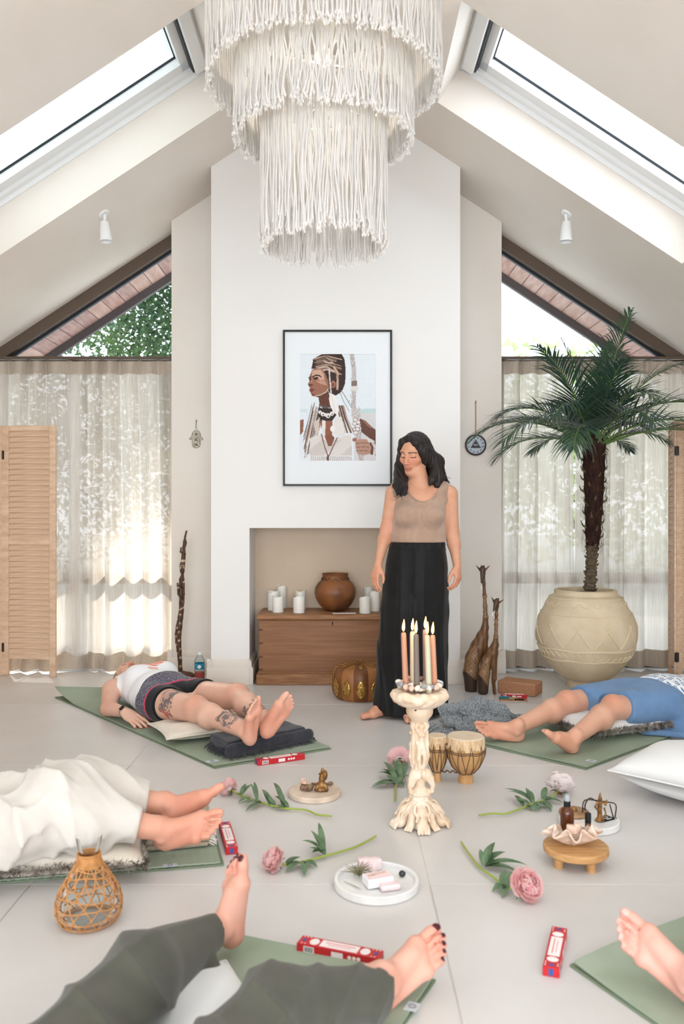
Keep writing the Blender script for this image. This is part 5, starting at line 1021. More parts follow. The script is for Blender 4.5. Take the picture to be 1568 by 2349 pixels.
t3 = c+V3(.035,.045,h); m = MB(); m.tube([t3+V3(-.05,0,.008), t3+V3(.02,.0,.009)], .0055, 8); m.tube([t3+V3(.02,0,.009), t3+V3(.032,0,.012), t3+V3(.04,-.002,.011)], [.007,.009,.004], 8); tag(m.build('incense_brush', 'crystal_rough', loc=t3), 'small wooden brush lying behind the gilt figurine', 'brush')
# white tray
c = V3(*FL(863,2033)); R_ = 97*c[1]/FPX; h = .026; r = thing('white_tray', 'round white rimmed marble tray in the lower middle of the floor', 'tray', c); m = MB()
m.lathe([(R_-.003,0),(R_,.003),(R_,h-.002),(R_-.002,h),(R_-.010,h),(R_-.012,h-.002),(R_-.012,.012),(R_*.4,.011)], c, 64); m.build('tray_dish', 'marble_white', r)
zb = .0115; tp_ = lambda px, py, z=0: FL(px, py, zb+z)
p = tp_(822,2012); mat('air_plant', (150,146,112), .6, .3, col2=(112,110,84), nscale=30); r = thing('air_plant', 'spiky grey-green air plant on the white tray', 'air plant', p)
for k in range(26):
    a = k*2.4; el = .25+1.0*(k/26); L = random.uniform(.035,.058); dv = V3(math.cos(a),math.sin(a),0); m = MB(); m.tube([p+V3(0,0,.006), p+dv*L*.4*math.cos(el)+V3(0,0,.006+L*.5*math.sin(el)), p+dv*L*(math.cos(el)+.15)+V3(0,0,.006+L*(.75*math.sin(el)))], [.0028,.0022,.0004], 5); m.build('leaf', 'air_plant', r)
p = tp_(866,2030); mat('card_white', (246,246,247), .5, .3); mat('card_pink', (238,214,214), .5, .3); r = thing('card_box', 'white card box with pink ribbon tab lying open on the tray', 'box', p); R = rotz(.35); m = MB(); m.box(p+V3(0,0,.017), (.082,.052,.026), R); m.build('box_body', 'card_white', r, bevel=.001)
m = MB(); m.box(p+V3(0,0,.0305), (.076,.046,.001), R); m.build('card_stack', 'card_pink', r); m = MB(); m.box(p+R@V3(.0,.006,.0318)+V3(0,0,0), (.06,.010,.0012), R@rotz(.15)); m.build('ribbon_tab', 'crystal_pale', r)
p = tp_(846,1994); mat('rose_quartz', (236,206,208), .35, .5, sss=.2, col2=(246,226,226), nscale=20); s = SDF(.0025); 
for k in range(7): s.box(p+V3(random.uniform(-.026,.026),random.uniform(-.014,.014),.014+random.uniform(0,.010)), (.016,.013,.015), rotz(random.uniform(0,3)), .002, k=.003)
s.plane(p+V3(0,0,.0005),(0,0,-1)); tag(body('rose_quartz', s, 'rose_quartz', loc=p), 'pale rose quartz lump behind the white card box on the tray', 'crystal')
p = tp_(893,2040); m = MB(); m.box(p+V3(0,0,.010), (.062,.036,.018), rotz(.25)); tag(m.build('pink_soap', 'rose_quartz', loc=p, bevel=.006, seg=3), 'pink block at the front right of the white tray', 'block')
p = tp_(922,2012); m = MB(); m.ell(p+V3(0,0,.0105), (.011,.010,.010)); tag(m.build('dark_stone', 'gem_dark', loc=p), 'dark polished stone at the right of the white tray', 'stone')
p = tp_(812,2035); m = MB(); m.tube([p+V3(-.03,.03,.004), p+V3(0,.0,.004), p+V3(.02,-.022,.004)], [.001,.0022,.0008], 5, flat=.4); tag(m.build('dried_leaf', 'air_plant', loc=p), 'thin dried leaf lying at the front left of the white tray', 'leaf')
# white marble board at the right
c, R_, h = round_board('marble_board', 'round white marble board behind the wooden stool', 1350, 1892, 68, .026, 'marble_white', 'board')
p = c+V3(-.045,.035,h); mat('wood_ring', (186,150,112), .5, .3, col2=(150,112,80), nscale=40); r = thing('incense_dish', 'round ribbed wooden incense dish with gold centre on the white marble board', 'dish', p); m = MB(); m.lathe([(.05,0),(.056,.005),(.054,.013)]+[(.05-.006*k,.0135+.0012*(k%2)) for k in range(7)], p, 40); m.build('dish', 'wood_ring', r)
m = MB(); m.lathe([(.013,.013),(.012,.02),(.006,.023),(.004,.029),(.0005,.031)], p, 20); m.build('gold_centre', 'bronze_gold', r)
p = c+V3(.028,-.038,h); r = thing('brass_figurine', 'thin brass deity figurine standing on the white marble board', 'figurine', p); s = SDF(.002)
s.ell(p+V3(0,0,.005), (.018,.014,.006), k=.003); s.cone(p+V3(-.004,0,.008), p+V3(0,0,.055), .006, .0075, k=.004); s.cone(p+V3(.006,0,.008), p+V3(.001,0,.045), .005, .006, k=.003); s.cone(p+V3(0,0,.05), p+V3(.001,0,.072), .008, .007, k=.003); s.ell(p+V3(.001,-.002,.082), .0075, k=.002); s.cone(p+V3(.001,0,.088), p+V3(.002,0,.104), .006, .0025, k=.003); s.path([p+V3(-.008,0,.070), p+V3(-.018,-.004,.055), p+V3(-.012,-.012,.046)], .0035, k=.002); s.path([p+V3(.009,0,.070), p+V3(.020,-.003,.062), p+V3(.024,-.004,.078)], .0035, k=.002); s.path([p+V3(.014,0,.01), p+V3(.022,0,.03), p+V3(.016,0,.05)], .003, k=.002)
s.plane(p+V3(0,0,.0004),(0,0,-1)); body('figure', s, 'bronze_gold', r)
p = c+V3(.035,.03,h); mat('wire_dark', (54,42,38), .5, .4); m = MB(); S0 = FPX/p[1]; g = lambda x, y, dy: V3((x-784)/S0, p[1]+dy, CAMH-(y-CY)/S0)
loop = smooth_path([g(1336,1852,-.03), g(1340,1842,-.01), g(1352,1831,.0), g(1366,1837,.0), g(1385,1842,.01), g(1411,1845,.0), g(1404,1868,-.03), g(1405,1872,-.04), g(1400,1868,-.03), g(1398,1845,.0)], 40); m.tube(loop, .0026, 6); m.tube(smooth_path([g(1336,1852,-.03), g(1332,1846,-.02), g(1345,1840,.02), g(1368,1842,.03), g(1408,1846,.02)], 24), .0024, 6); m.tube([g(1405,1872,-.04), V3(g(1405,1872,-.04)[0], p[1]-.04, h+.002)], .0026, 6); m.tube([g(1332,1846,-.02), V3(g(1332,1846,-.02)[0], p[1]-.02, h+.016)], .0024, 6)
tag(m.build('wire_necklace', 'wire_dark', loc=p), 'stiff dark wire necklace standing over the white marble board', 'necklace')
p = c+V3(.058,-.012,h); r = thing('black_card', 'small black card with white mark on the white marble board', 'card', p); m = MB(); m.box(p+V3(0,0,.002), (.050,.042,.004), rotz(.5)); m.build('card', 'black', r); m = MB(); m.tube([p+rotz(.5)@V3(.011*math.cos(a),.009*math.sin(a)+.004,.0044) for a in np.linspace(0,2*PI,17)], .0011, 4); m.build('printed_mark', 'white_plastic', r); m = MB(); m.box(p+rotz(.5)@V3(.004,-.013,.0044), (.022,.004,.0006), rotz(.5)); m.build('printed_bar', 'white_plastic', r)
# wooden stool with shell and bottles
mat('beech', (206,160,108), .5, .35, col2=(182,134,84), nscale=5, nstretch=(1.5,12,12), ndetail=5, bump=(40,.06,.002))
c = V3(*FL(1320,1979)); R_ = .1045; h = .060; r = thing('wooden_stool', 'small round light wood stool with short legs carrying a shell', 'stool', c); m = MB(); m.lathe([(R_-.004,.036),(R_,.040),(R_,h-.004),(R_-.004,h)], c, 56); m.build('round_top', 'beech', r)
for a in (-2.65,-1.15,.15,1.75): p = c+V3(.074*math.cos(a),.074*math.sin(a),0); m = MB(); m.tube([p, p+V3(0,0,.038)], [.0145,.016], 18); m.build('leg', 'beech', r)
mat('shell_white', (238,222,208), .5, .35, col2=(200,164,138), nscale=12, nstretch=(1,1,5)); p = c+V3(-.012,-.02,h); nU, nV = 60, 14; P = np.zeros((nV,nU,3))
for i in range(nV):
    for j in range(nU):
        t = i/(nV-1); a = -PI*.5+PI*(j/(nU-1)); rip = math.cos(a*8.2+.2); rr = .088*t*(1+.20*rip*t); lift = .046*t**1.5-.015*rip*t**1.2
        P[i,j] = p+V3(math.sin(a)*rr*.95, -math.cos(a)*rr*.62+.022, .004+lift+.012*abs(math.sin(a))**2*t)
mn = P[:,:,2].min(); P[:,:,2] += p[2]+.001-mn
r = thing('clam_shell', 'ruffled white clam shell on the wooden stool', 'shell', p); m = MB(); m.grid(P); m.build('lower_valve', 'shell_white', r, angle=None, solid=.005)
P2 = P.copy(); P2[:,:,1] = 2*(p[1]+.022)-P2[:,:,1]+.012; P2[:,:,2] = p[2]+.005+(P2[:,:,2]-p[2])*.62; m = MB(); m.grid(P2); m.build('rear_rim', 'shell_white', r, angle=None, solid=.005)
p2 = p+V3(.005,.0,.045); s = SDF(.0025)
for k in range(8): s.box(p2+V3(random.uniform(-.02,.014),random.uniform(-.012,.012),random.uniform(-.012,.02)), (.011,.009,.011), rotz(random.uniform(0,3)), .002, k=.003)
tag(body('quartz_chunk', s, 'crystal_pale', loc=p2), 'rough pale crystal lump lying in the clam shell', 'crystal')
mat('amber_glass', (96,44,16), .12, .6, trans=.25, coat=.4); mat('amber_light', (146,74,24), .12, .6, trans=.35, coat=.4); mat('clear_cap', (190,196,200), .2, .5, trans=.3)
def amber(label, px, pby, pty, rp, big):
    z = h+.0; d = FPX*(CAMH-z)/(pby-CY); c_ = V3((px-784)/FPX*d, d, z); Sb = FPX/d; rr = rp/Sb; H_ = (pby-pty)/Sb; r = thing('amber_bottle', label, 'bottle', c_, 'amber bottles on the wooden stool'); m = MB()
    if big: m.lathe([(rr*.95,0),(rr,.004),(rr,H_*.58),(rr*.9,H_*.66),(rr*.45,H_*.72),(rr*.42,H_*.74)], c_, 32); m.build('bottle_body', 'amber_glass', r); m = MB(); m.lathe([(rr*.50,H_*.735),(rr*.50,H_*.85),(rr*.42,H_*.86)], c_, 24); m.build('collar', 'black', r); m = MB(); m.lathe([(rr*.42,H_*.85),(rr*.42,H_*.97),(rr*.34,H_)], c_, 20); m.build('spray_cap', 'clear_cap', r)
    else: m.lathe([(rr*.95,0),(rr,.003),(rr,H_*.60),(rr*.8,H_*.63)], c_, 24); m.build('bottle_body', 'amber_light', r); m = MB(); m.lathe([(rr*1.02,H_*.61),(rr*1.02,H_*.98),(rr*.9,H_)], c_, 24); m.build('roller_cap', 'black', r)
amber('amber glass spray bottle with clear cap behind the clam shell', 1300, 1922, 1823, 15.5, True); amber('small amber roller bottle with black cap behind the clam shell', 1348, 1922, 1865, 6.8, False)
# ------------------------------------------------------------------ wicker carafe
mat('rattan', (206,150,94), .55, .35, col2=(184,126,70), nscale=60); mat('carafe_glass', (252,254,254), glass=.2)
c = V3(*FL(204,2112)); Sc_ = FPX/c[1]; kz = .245/ (2112-1920)
r = thing('wicker_carafe', 'glass carafe wrapped in open rattan weave at the left', 'carafe', c); cp = [(.060,0),(.078,.008),(.088,.030),(.090,.050),(.084,.080),(.068,.110),(.050,.140),(.036,.163),(.030,.180),(.030,.192),(.036,.212),(.0415,.240)]
cs = smooth_path([(a,b,0) for a, b in cp], 40); m = MB(); m.lathe([(p[0]-.004,p[1]+.002) for p in cs], c, 48, cap=(True,False)); m.build('glass_body', 'carafe_glass', r)
cr = lambda z: float(np.interp(z, cs[:,1], cs[:,0])); pt = lambda a, z, o=.001: c+V3((cr(z)+o)*math.cos(a), (cr(z)+o)*math.sin(a), z)
n = 13
for s_ in (-1,1):
    for k in range(n): m = MB(); m.tube([pt(2*PI*k/n+s_*.55*t*2.2+.05*math.sin(t*9+k), .006+.156*t) for t in np.linspace(0,1,22)], .0019, 5); m.build('diagonal_cane', 'rattan', r)
for z in (.030,.058,.085,.112,.136,.152): m = MB(); m.tube([pt(a, z+.004*math.sin(3*a+z*90), .002) for a in np.linspace(0,2*PI,49)], .0021, 5); m.build('cane_hoop', 'rattan', r)
for z0, z1, nm, st in ((.160,.192,'neck_binding',.0034),(.004,.010,'base_binding',.004)):
    for z in np.arange(z0, z1, st): m = MB(); m.tube([pt(a, z, .0015) for a in np.linspace(0,2*PI,37)], .0021, 5); m.build(nm, 'rattan', r)
mat('water', (253,254,254), glass=.02); m = MB(); m.lathe([(cr(z)-.006, z) for z in np.linspace(.006,.055,10)]+[(.001,.055)], c, 40); m.build('water', 'water', r)
# ------------------------------------------------------------------ yoga mats
mat('mat_green', (160,172,153), .75, .25, col2=(148,161,140), nscale=5, bump=(420,.12,.001)); mat('mat_tag', (196,204,210), .5, .3); mat('mat_under', (122,136,112), .8, .2, bump=(300,.15,.001))
def yoga_mat(label, P0, e1, e2, w_, L, tagpos=None, curl=False, ribs=False, step=.012, th=.0055, peel=0.0):
    P0, e1, e2 = np.array(P0,float), unit(e1), unit(e2); r = thing('yoga_mat', label, 'yoga mat', P0+e1*w_/2+e2*.05, 'sage green yoga mats')
    for nm, z0, off, mt in (('bottom_layer', .0005, -step, 'mat_under'), ('top_layer', .0068, 0, 'mat_green')):
        na, nb_ = 40, (240 if ribs else 60); P = np.zeros((nb_, na, 3))
        for i in range(nb_):
            for j in range(na):
                u = j/(na-1); v = i/(nb_-1); z = z0+.0008*math.sin(u*9+v*13)*(nm == 'top_layer')+(.0008 if nm == 'top_layer' else 0)
                if ribs and nm == 'top_layer': z += .0008*math.sin(v*nb_*1.6)
                if peel and nm == 'top_layer': z += peel*max(0,1-v*5)**2*(.6+.4*math.sin(u*5))
                if curl and nm == 'top_layer' and v > .80: q = (v-.80)/.20; z += .055*q*q*(1-u)**1.5
                P[i,j] = P0+e1*(u*w_+(off*.3))+e2*(v*L+(off if off else 0)); P[i,j,2] = z
        top = P.copy(); top[:,:,2] += th; m = MB(); m.grid(P); m.grid(top); A = na*nb_; idx = lambda i, j, k: k*A+i*na+j
        for i in range(nb_-1): m.f += [(idx(i,0,0),idx(i+1,0,0),idx(i+1,0,1),idx(i,0,1)), (idx(i,na-1,0),idx(i,na-1,1),idx(i+1,na-1,1),idx(i+1,na-1,0))]
        for j in range(na-1): m.f += [(idx(0,j,0),idx(0,j,1),idx(0,j+1,1),idx(0,j+1,0)), (idx(nb_-1,j,0),idx(nb_-1,j+1,0),idx(nb_-1,j+1,1),idx(nb_-1,j,1))]
        m.m = [0]*len(m.f); m.build(nm, mt, r)
    if tagpos:
        a, b, yaw_, tw, tl = tagpos; m = MB(); p = P0+e1*a*w_+e2*b*L; R = np.array([e1,e2,(0,0,1)]).T; p[2] = .0152; m.box(p, (tw,tl,.0012), R); tg = m.build('woven_tag', 'mat_tag', r, bevel=.0004)
        m = MB(); m.tube([p+R@V3(.009*math.cos(t)*1.0,.006*math.sin(t),.0008) for t in np.linspace(.6,2*PI,14)], .0009, 4); m.build('tag_mark', 'ink', tg)
MA = (FL(490,1762), FL(757,1718)-FL(490,1762), FL(306,1680)-FL(490,1762)); yoga_mat('green yoga mat under the woman in the white tank top, far corner curling up', *MA, .60, 1.86, (.04,.03,0,.055,.030), curl=True)
B1 = FL(1345,1765); yoga_mat('green yoga mat under the legs of the person in the blue skirt', B1, FL(1110,1710)-B1, FL(1530,1695)-B1, .60, 1.75, (.05,.05,0,.04,.035))
C1 = FL(505,1986); yoga_mat('ribbed green yoga mat under the person in white trousers', C1, FL(470,1850)-C1, FL(0,2027)-C1, .58, 1.6, (.0,.10,0,.022,.045), ribs=True)
D1 = FL(992,2257); yoga_mat('green yoga mat under the olive trousers at the bottom', D1, FL(520,2150)-D1, V3(-.454,-.891,0), .60, 1.1, (-.0,.12,0,.03,.035), peel=.012)
E1 = FL(1316,2222); yoga_mat('green yoga mat at the lower right corner under the bare foot', E1, FL(1568,2117)-E1, V3(.453,-.891,0), .62, 1.1, peel=.012)
# ------------------------------------------------------------------ cushions, blankets
mat('cotton_white', (230,230,229), .9, .1, bump=(300,.1,.002), sheen=.2); mat('linen_cream', (236,229,217), .9, .1, col2=(226,216,200), nscale=200, bump=(260,.2,.002)); mat('faux_fur', (176,166,154), .95, .1, col2=(96,86,78), nscale=26, nrange=(.42,.58)); mat('fur_white', (232,226,216), .95, .1); mat('charcoal_wool', (62,62,68), .95, .1, col2=(50,50,56), nscale=30, bump=(300,.3,.003), sheen=.3)
def cushion(label, c, R, wx, wy, hz_, mt, fur=None, pinch=.08, sink=None, group=None, seamed=True):
    r = thing('cushion', label, 'cushion', c, group); n = 30; top, bot, edge = [], [], []
    for s_ in (1,-1):
        P = np.zeros((n,n,3))
        for i in range(n):
            for j in range(n):
                u, v = 2*i/(n-1)-1, 2*j/(n-1)-1; g_ = max(0,(1-abs(u)**2.6)*(1-abs(v)**2.6))**.55; k = 1-pinch*(1-abs(u)**2)*(abs(v)**3)-0; k2 = 1-pinch*(1-abs(v)**2)*(abs(u)**3)
                z = hz_*.5*(1+s_*g_*(1.0 if s_ > 0 else .96))+.006*math.sin(u*7+v*5)*g_*(s_ > 0)
                if sink is not None and s_ > 0:
                    for (su,sv,sr,sd) in sink: z -= sd*math.exp(-((u-su)**2+(v-sv)**2)/sr**2)*g_
                P[i,j] = np.array(c)+np.asarray(R)@V3(u*wx/2*k2, v*wy/2*k, z)
        m = MB(); m.grid(P); (top if s_ > 0 else bot).append(P)
    m = MB(); m.grid(top[0]); m.grid(bot[0]); b_ = m.build('cushion_cover', mt, r, angle=None); md = b_.modifiers.new('weld','WELD'); md.merge_threshold = .002
    E = np.vstack([top[0][0], top[0][1:,-1], top[0][-1,-2::-1], top[0][-2::-1,0]])
    if fur is None:
        if seamed: m = MB(); m.tube(E, .0035, 6); m.build('piping', mt, r)
    else:
        V_, F_, cI = [], [], []; k0 = 0; nf = 5200; cen = np.mean(E, 0)
        for k in range(nf):
            i = random.randrange(len(E)-1); p = E[i]+(E[i+1]-E[i])*random.random(); o_ = unit((p-cen)*V3(1,1,0)); o_ = unit(o_*random.uniform(.3,1)+V3(0,0,random.uniform(-.9,.9))+V3(random.uniform(-.5,.5),random.uniform(-.5,.5),0)); L = random.uniform(.010,.026); p = p+V3(0,0,random.uniform(-.018,.014)); w_ = unit(np.cross(o_, V3(random.random(),random.random(),.3)))*.0016
            if p[2] < .016: p[2] = .016
            e_ = p+o_*L; e_[2] = max(e_[2], .014); V_ += [p-w_, p+w_, e_]; F_.append((k0,k0+1,k0+2)); k0 += 3
        me = mesh_np('fur_trim', np.array(V_)-ORG[r.name], np.array(F_,np.int32), False); stuff(link('fur_trim', me, [fur], r))
    return r
GZ = .0155
def dirs(a, b): d = unit(np.array(b)-np.array(a)); return np.array([d, np.cross(V3(0,0,1),d), V3(0,0,1)]).T
ca_ = FL(465,1672,.04); ca_[2] = GZ; cushion('white cushion under the knees of the woman in the white tank top', ca_, rotz(.50), .48, .34, .085, 'linen_cream', sink=[(-.4,.2,.35,.02)])
cb2 = FL(1385,1668,.03); cb2[2] = GZ; cushion('white cushion with grey fur trim under the bare knees at the right', cb2, rotz(.40), .52, .40, .10, 'cotton_white', fur='faux_fur')
cc2 = FL(120,1962,.03); cc2[2] = GZ; cushion('cream cushion with shaggy grey trim under the white trousers', cc2, rotz(.17), .62, .42, .10, 'linen_cream', fur='faux_fur')
cd2 = FL(462,2352,.04); cd2[2] = GZ; cushion('white bolster cushion between the olive trouser legs', cd2, rotz(-1.1), .38, .24, .085, 'cotton_white', pinch=.02)
ce2 = FL(1640,1838,.0); ce2[2] = .001; cushion('large white pillow lying at the right edge of the floor', ce2, rotz(-.78), .66, .50, .21, 'cotton_white', pinch=.05)
def fringe(m, p, d, n, L, rad, spread=.3):
    for k in range(n):
        q = p(k/(n-1)); dv = unit(d+V3(random.uniform(-spread,spread),random.uniform(-spread,spread),0)); l = L*random.uniform(.7,1.15); z1 = max(q[2]-l*.5, .016); e = q+dv*l; e[2] = z1 if l > .01 else q[2]; m.tube([q, q+dv*l*.5+V3(0,0,-.006), e], [rad,rad,rad*.7], 4)
# charcoal folded blanket
a, b = FL(500,1728,.02), FL(685,1690,.02); R = dirs(a, b); c = (a+b)/2; c[2] = GZ; L = np.linalg.norm(b-a); r = thing('folded_blanket', 'folded charcoal blanket with fringe under the bare heels', 'blanket', c); lay = MB()
for k in range(4):
    s = SDF(.005); wd = .105-.004*k; s.box(c+R@V3(.002*math.sin(k*2),.004*k-.0,.012+.0165*k), (L/2-.004*k, wd, .0095), R, .009, k=.004); s.disp(lambda X, Y, Z, k=k: .0022*np.sin(X*34+k*2)*np.sin(Y*41+k)); body('blanket_fold', s, 'charcoal_wool', r)
s = SDF(.005); s.cone(c+R@V3(-L/2+.012,-.098,.037), c+R@V3(L/2-.012,-.098,.037), .031, k=.004, ax=R[:,1], sc=1.7); body('rounded_fold', s, 'charcoal_wool', r)
m = MB()
for e in (-1,1): fringe(m, lambda t, e=e: c+R@V3(e*L/2*.97, -.11+.2*t, .018+.02*random.random()), R[:,0]*e, 46, .035, .0022)
fringe(m, lambda t: c+R@V3(-L/2+L*t, -.108, .012), -R[:,1], 60, .022, .002); stuff(m.build('wool_fringe', 'charcoal_wool', r))
# grey knitted throw
def knit_mat():
    m = mat('knit_grey', (150,154,157), .95, .1, sheen=.3); N, L = m.node_tree.nodes, m.node_tree.links; tc = N.new('ShaderNodeTexCoord'); v = N.new('ShaderNodeTexVoronoi'); v.inputs['Scale'].default_value = 140; L.new(tc.outputs['Object'], v.inputs['Vector'])
    rp = N.new('ShaderNodeValToRGB'); rp.color_ramp.elements[0].color = (*lin((160,165,168)),1); rp.color_ramp.elements[1].color = (*lin((104,110,114)),1); rp.color_ramp.elements[0].position = .2; rp.color_ramp.elements[1].position = .75; L.new(v.outputs['Distance'], rp.inputs[0]); L.new(rp.outputs[0], N['Principled BSDF'].inputs['Base Color'])
    b = N.new('ShaderNodeBump'); b.invert = True; b.inputs['Strength'].default_value = .7; b.inputs['Distance'].default_value = .006; L.new(v.outputs['Distance'], b.inputs['Height']); L.new(b.outputs[0], N['Principled BSDF'].inputs['Normal'])
knit_mat(); c = FL(1092,1668,.0); r = thing('knitted_throw', 'crumpled grey knitted throw with tassels beside the black trousers', 'throw', c); s = SDF(.004); Q = lambda px, py, z: FL(px, py, z)
for a, b, ra, rb in (((1020,1628,.10),(1110,1618,.12),.045,.05),((1110,1618,.12),(1190,1650,.04),.05,.03),((1030,1640,.06),(1120,1640,.07),.05,.05),((1040,1655,.04),(1140,1660,.04),.045,.045),((1015,1650,.05),(1060,1668,.025),.035,.03),((1120,1655,.035),(1200,1672,.02),.04,.024),((1050,1672,.02),(1130,1676,.018),.03,.026)): s.cone(Q(*a), Q(*b), ra, rb, k=.022)
for a, b in (((1016,1620,.125),(1075,1640,.085)),((1018,1634,.095),(1090,1655,.05)),((1030,1610,.14),(1150,1640,.08))): s.cone(Q(*a), Q(*b), .012, .014, k=.016)
for a, b in (((1030,1628,.128),(1100,1646,.08)),((1022,1645,.09),(1100,1664,.045))): s.cone(Q(*a)+V3(0,-.03,.01), Q(*b)+V3(0,-.03,.01), .008, .010, k=.012, op='sub')
s.disp(lambda X, Y, Z: .016-.020*ridge((X*.75+Y*.65-Z*.3)*21+1.2*np.sin(Y*9+X*4),1.6)-.010*ridge((X*.3-Y*.95+Z*.5)*30+1.1*np.sin(X*11),2)); s.plane((0,0,.001),(0,0,-1)); body('knitted_cloth', s, 'knit_grey', r)
m = MB()
for k in range(120):
    t = random.random(); p = Q(990+110*t, 1668+16*math.sin(t*3)+random.uniform(-8,12), .03-.012*t); dv = unit(V3(-.75+.5*t+random.uniform(-.3,.3),-.55+random.uniform(-.3,.3),0)); l = random.uniform(.045,.085); m.tube([p+V3(0,0,.008), p+dv*l*.35+V3(0,0,.004), V3(*(p+dv*l*.7)[:2],.008), V3(*(p+dv*l)[:2],.005)], [.0045,.0045,.004,.003], 5)
stuff(m.build('tassels', 'knit_grey', r))
# folded beige blanket under the white trousers
mat('beige_blanket', (188,174,154), .95, .1, col2=(160,146,126), nscale=160, nstretch=(1,6,1), bump=(260,.3,.003)); a, b = FL(250,1950,.02), FL(480,1932,.02); R = dirs(a, b); c = (a+b)/2; c[2] = GZ; L = np.linalg.norm(b-a)+.1; r = thing('folded_blanket', 'folded beige blanket under the heels in white trousers', 'blanket', c-R[:,0]*.05)
c = c-R[:,0]*.05+R[:,1]*.13
for k in range(3): s = SDF(.006); s.box(c+R@V3(.004*k,.0,.011+.019*k), (L/2, .165, .0105), R, .0095, k=.004); s.disp(lambda X, Y, Z, k=k: .002*np.sin(X*30+k*2)*np.sin(Y*33+k)); body('blanket_fold', s, 'beige_blanket', r)
m = MB(); fringe(m, lambda t: c+R@V3(L/2*.98, -.16+.32*t, .012+.036*random.random()), R[:,0], 90, .028, .0026); stuff(m.build('fringe_edge', 'fur_white', r))
# ------------------------------------------------------------------ people
mat('skin', (255,255,255), .48, .35, vcol=True, sss=.12, col2=(248,240,237), nscale=12, bump=(160,.06,.002))
mat('cloth_v', (255,255,255), .85, .15, vcol=True, bump=(420,.12,.002), sheen=.15)
def foot(s, ank, fwd, up, m, L=.24):
    q = L/.24; R = frame(fwd, up); F = lambda x, y, z: np.asarray(ank)+R@(V3(x*m,y,z-.075)*q); c = lambda a, b, ra, rb, k=.012: s.cone(F(*a), F(*b), ra*q, rb*q, k=k)
    c((0,-.006,.095),(0,-.012,.05),.033,.036); s.ell(F(0,-.034,.032), V3(.030,.032,.034)*q, R, k=.015); c((0,.0,.062),(-.008,.085,.040),.034,.025,.015); c((.012,-.02,.028),(.026,.085,.020),.028,.020,.015); c((-.010,-.02,.034),(-.022,.110,.026),.028,.026,.015)
    c((-.022,.112,.024),(.032,.092,.017),.024,.018,.012); s.ell(F(-.034,-.0,.075), V3(.010,.014,.014)*q, R, k=.01); s.ell(F(.033,-.008,.068), V3(.010,.013,.013)*q, R, k=.01)
    nails = []; toes = [((-.026,.126,.022),(-.026,.158,.021),(-.023,.177,.019),.0165,.0155,.0140),((-.003,.124,.021),(-.001,.158,.024),(.000,.176,.015),.0110,.0105,.0100),((.0105,.118,.019),(.0135,.149,.022),(.015,.164,.013),.0105,.0098,.0092),((.0225,.110,.018),(.0270,.137,.020),(.028,.151,.012),.0100,.0092,.0086),((.0335,.100,.016),(.0385,.122,.017),(.039,.135,.011),.0098,.0090,.0082)]
    for a, b, e, ra, rb, re in toes:
        s.cone(F(*a), F(*b), ra*q, rb*q, k=.0035); s.cone(F(*b), F(*e), rb*q, re*q, k=.003); n_ = V3(*e)+V3(0,.004,re*.62); nails.append((F(*n_), re*q*.78))
    for (x0,y0),(x1,y1) in (((-.0125,.130),(-.011,.185)),((.0045,.126),(.0075,.178)),((.017,.120),(.0215,.168)),((.0285,.108),(.034,.155))): s.cone(F(x0,y0,.033), F(x1,y1,.020), .0030*q, .0052*q, k=.0022, op='sub')
    return F, R, nails
def hand(s, wr, fwd, dorsal, m, curl=.35, sc=1.0, spread=.0, thumb=.6, k=.006):
    R = frame(fwd, dorsal); F = lambda p: np.asarray(wr)+R@(V3(p[0]*m,p[1],p[2])*sc); nails = []
    s.ell(F((0,.045,-.004)), V3(.036,.050,.0155)*sc, R, k=.012); s.cone(F((0,-.01,0)), F((.0,.03,-.002)), .021*sc, .022*sc, k=.014, ax=R[:,2], sc=1.35)
    for x, L, r_, cu in ((.027,(.043,.026,.021),.0092,1.0),(.0085,(.047,.029,.022),.0094,1.05),(-.0095,(.043,.027,.021),.0090,1.15),(-.0262,(.033,.021,.018),.0080,1.25)):
        p = V3(x,.080-.004*(abs(x-.008)/.03)**2*2,.0); s.cone(F((x*.55,.02,0)), F(p), .0125*sc, .0105*sc, k=.008); a = curl*cu*.7; sp = spread*x*12
        for j, l in enumerate(L):
            d = V3(math.sin(sp), math.cos(a), -math.sin(a)); q = p+d*l; s.cone(F(p), F(q), r_*(1-.06*j)*sc, r_*(1-.06*(j+1))*sc, k=.0025); p = q; a += curl*cu*(1.0 if j == 0 else .7)
        nails.append((F(p+V3(0,.001,r_*.75)), .0055*sc))
    p0, p1 = V3(.020,.016,-.006), V3(.040,.046,-.014-.012*thumb); p2 = p1+V3(.012-.010*thumb,.030,-.006-.012*thumb); p3 = p2+V3(.001-.010*thumb,.024,-.004-.008*thumb)
    s.cone(F(p0), F(p1), .0165*sc, .0125*sc, k=.012); s.cone(F(p1), F(p2), .0118*sc, .0100*sc, k=.004); s.cone(F(p2), F(p3), .0098*sc, .0080*sc, k=.003); nails.append((F(p3+V3(.004,.001,.006)), .0055*sc))
    return F, R, nails
def limb(s, hip, knee, ank, rt=.086, rk=.056, rc=.054, ra=.034, back=V3(0,0,-1), k=.02):
    hip, knee, ank = map(lambda a: np.asarray(a,float), (hip,knee,ank)); s.cone(hip, knee, rt, rk, k=k); m = knee+(ank-knee)*.30; s.cone(knee, m, rk*.96, rc*.98, k=k); s.cone(m, ank, rc*.95, ra, k=k); s.ell(knee+(ank-knee)*.30+np.asarray(back)*.018, (rc*.9,)*3, k=.03); s.ell(knee-np.asarray(back)*.012, (rk*.88,)*3, k=.02)
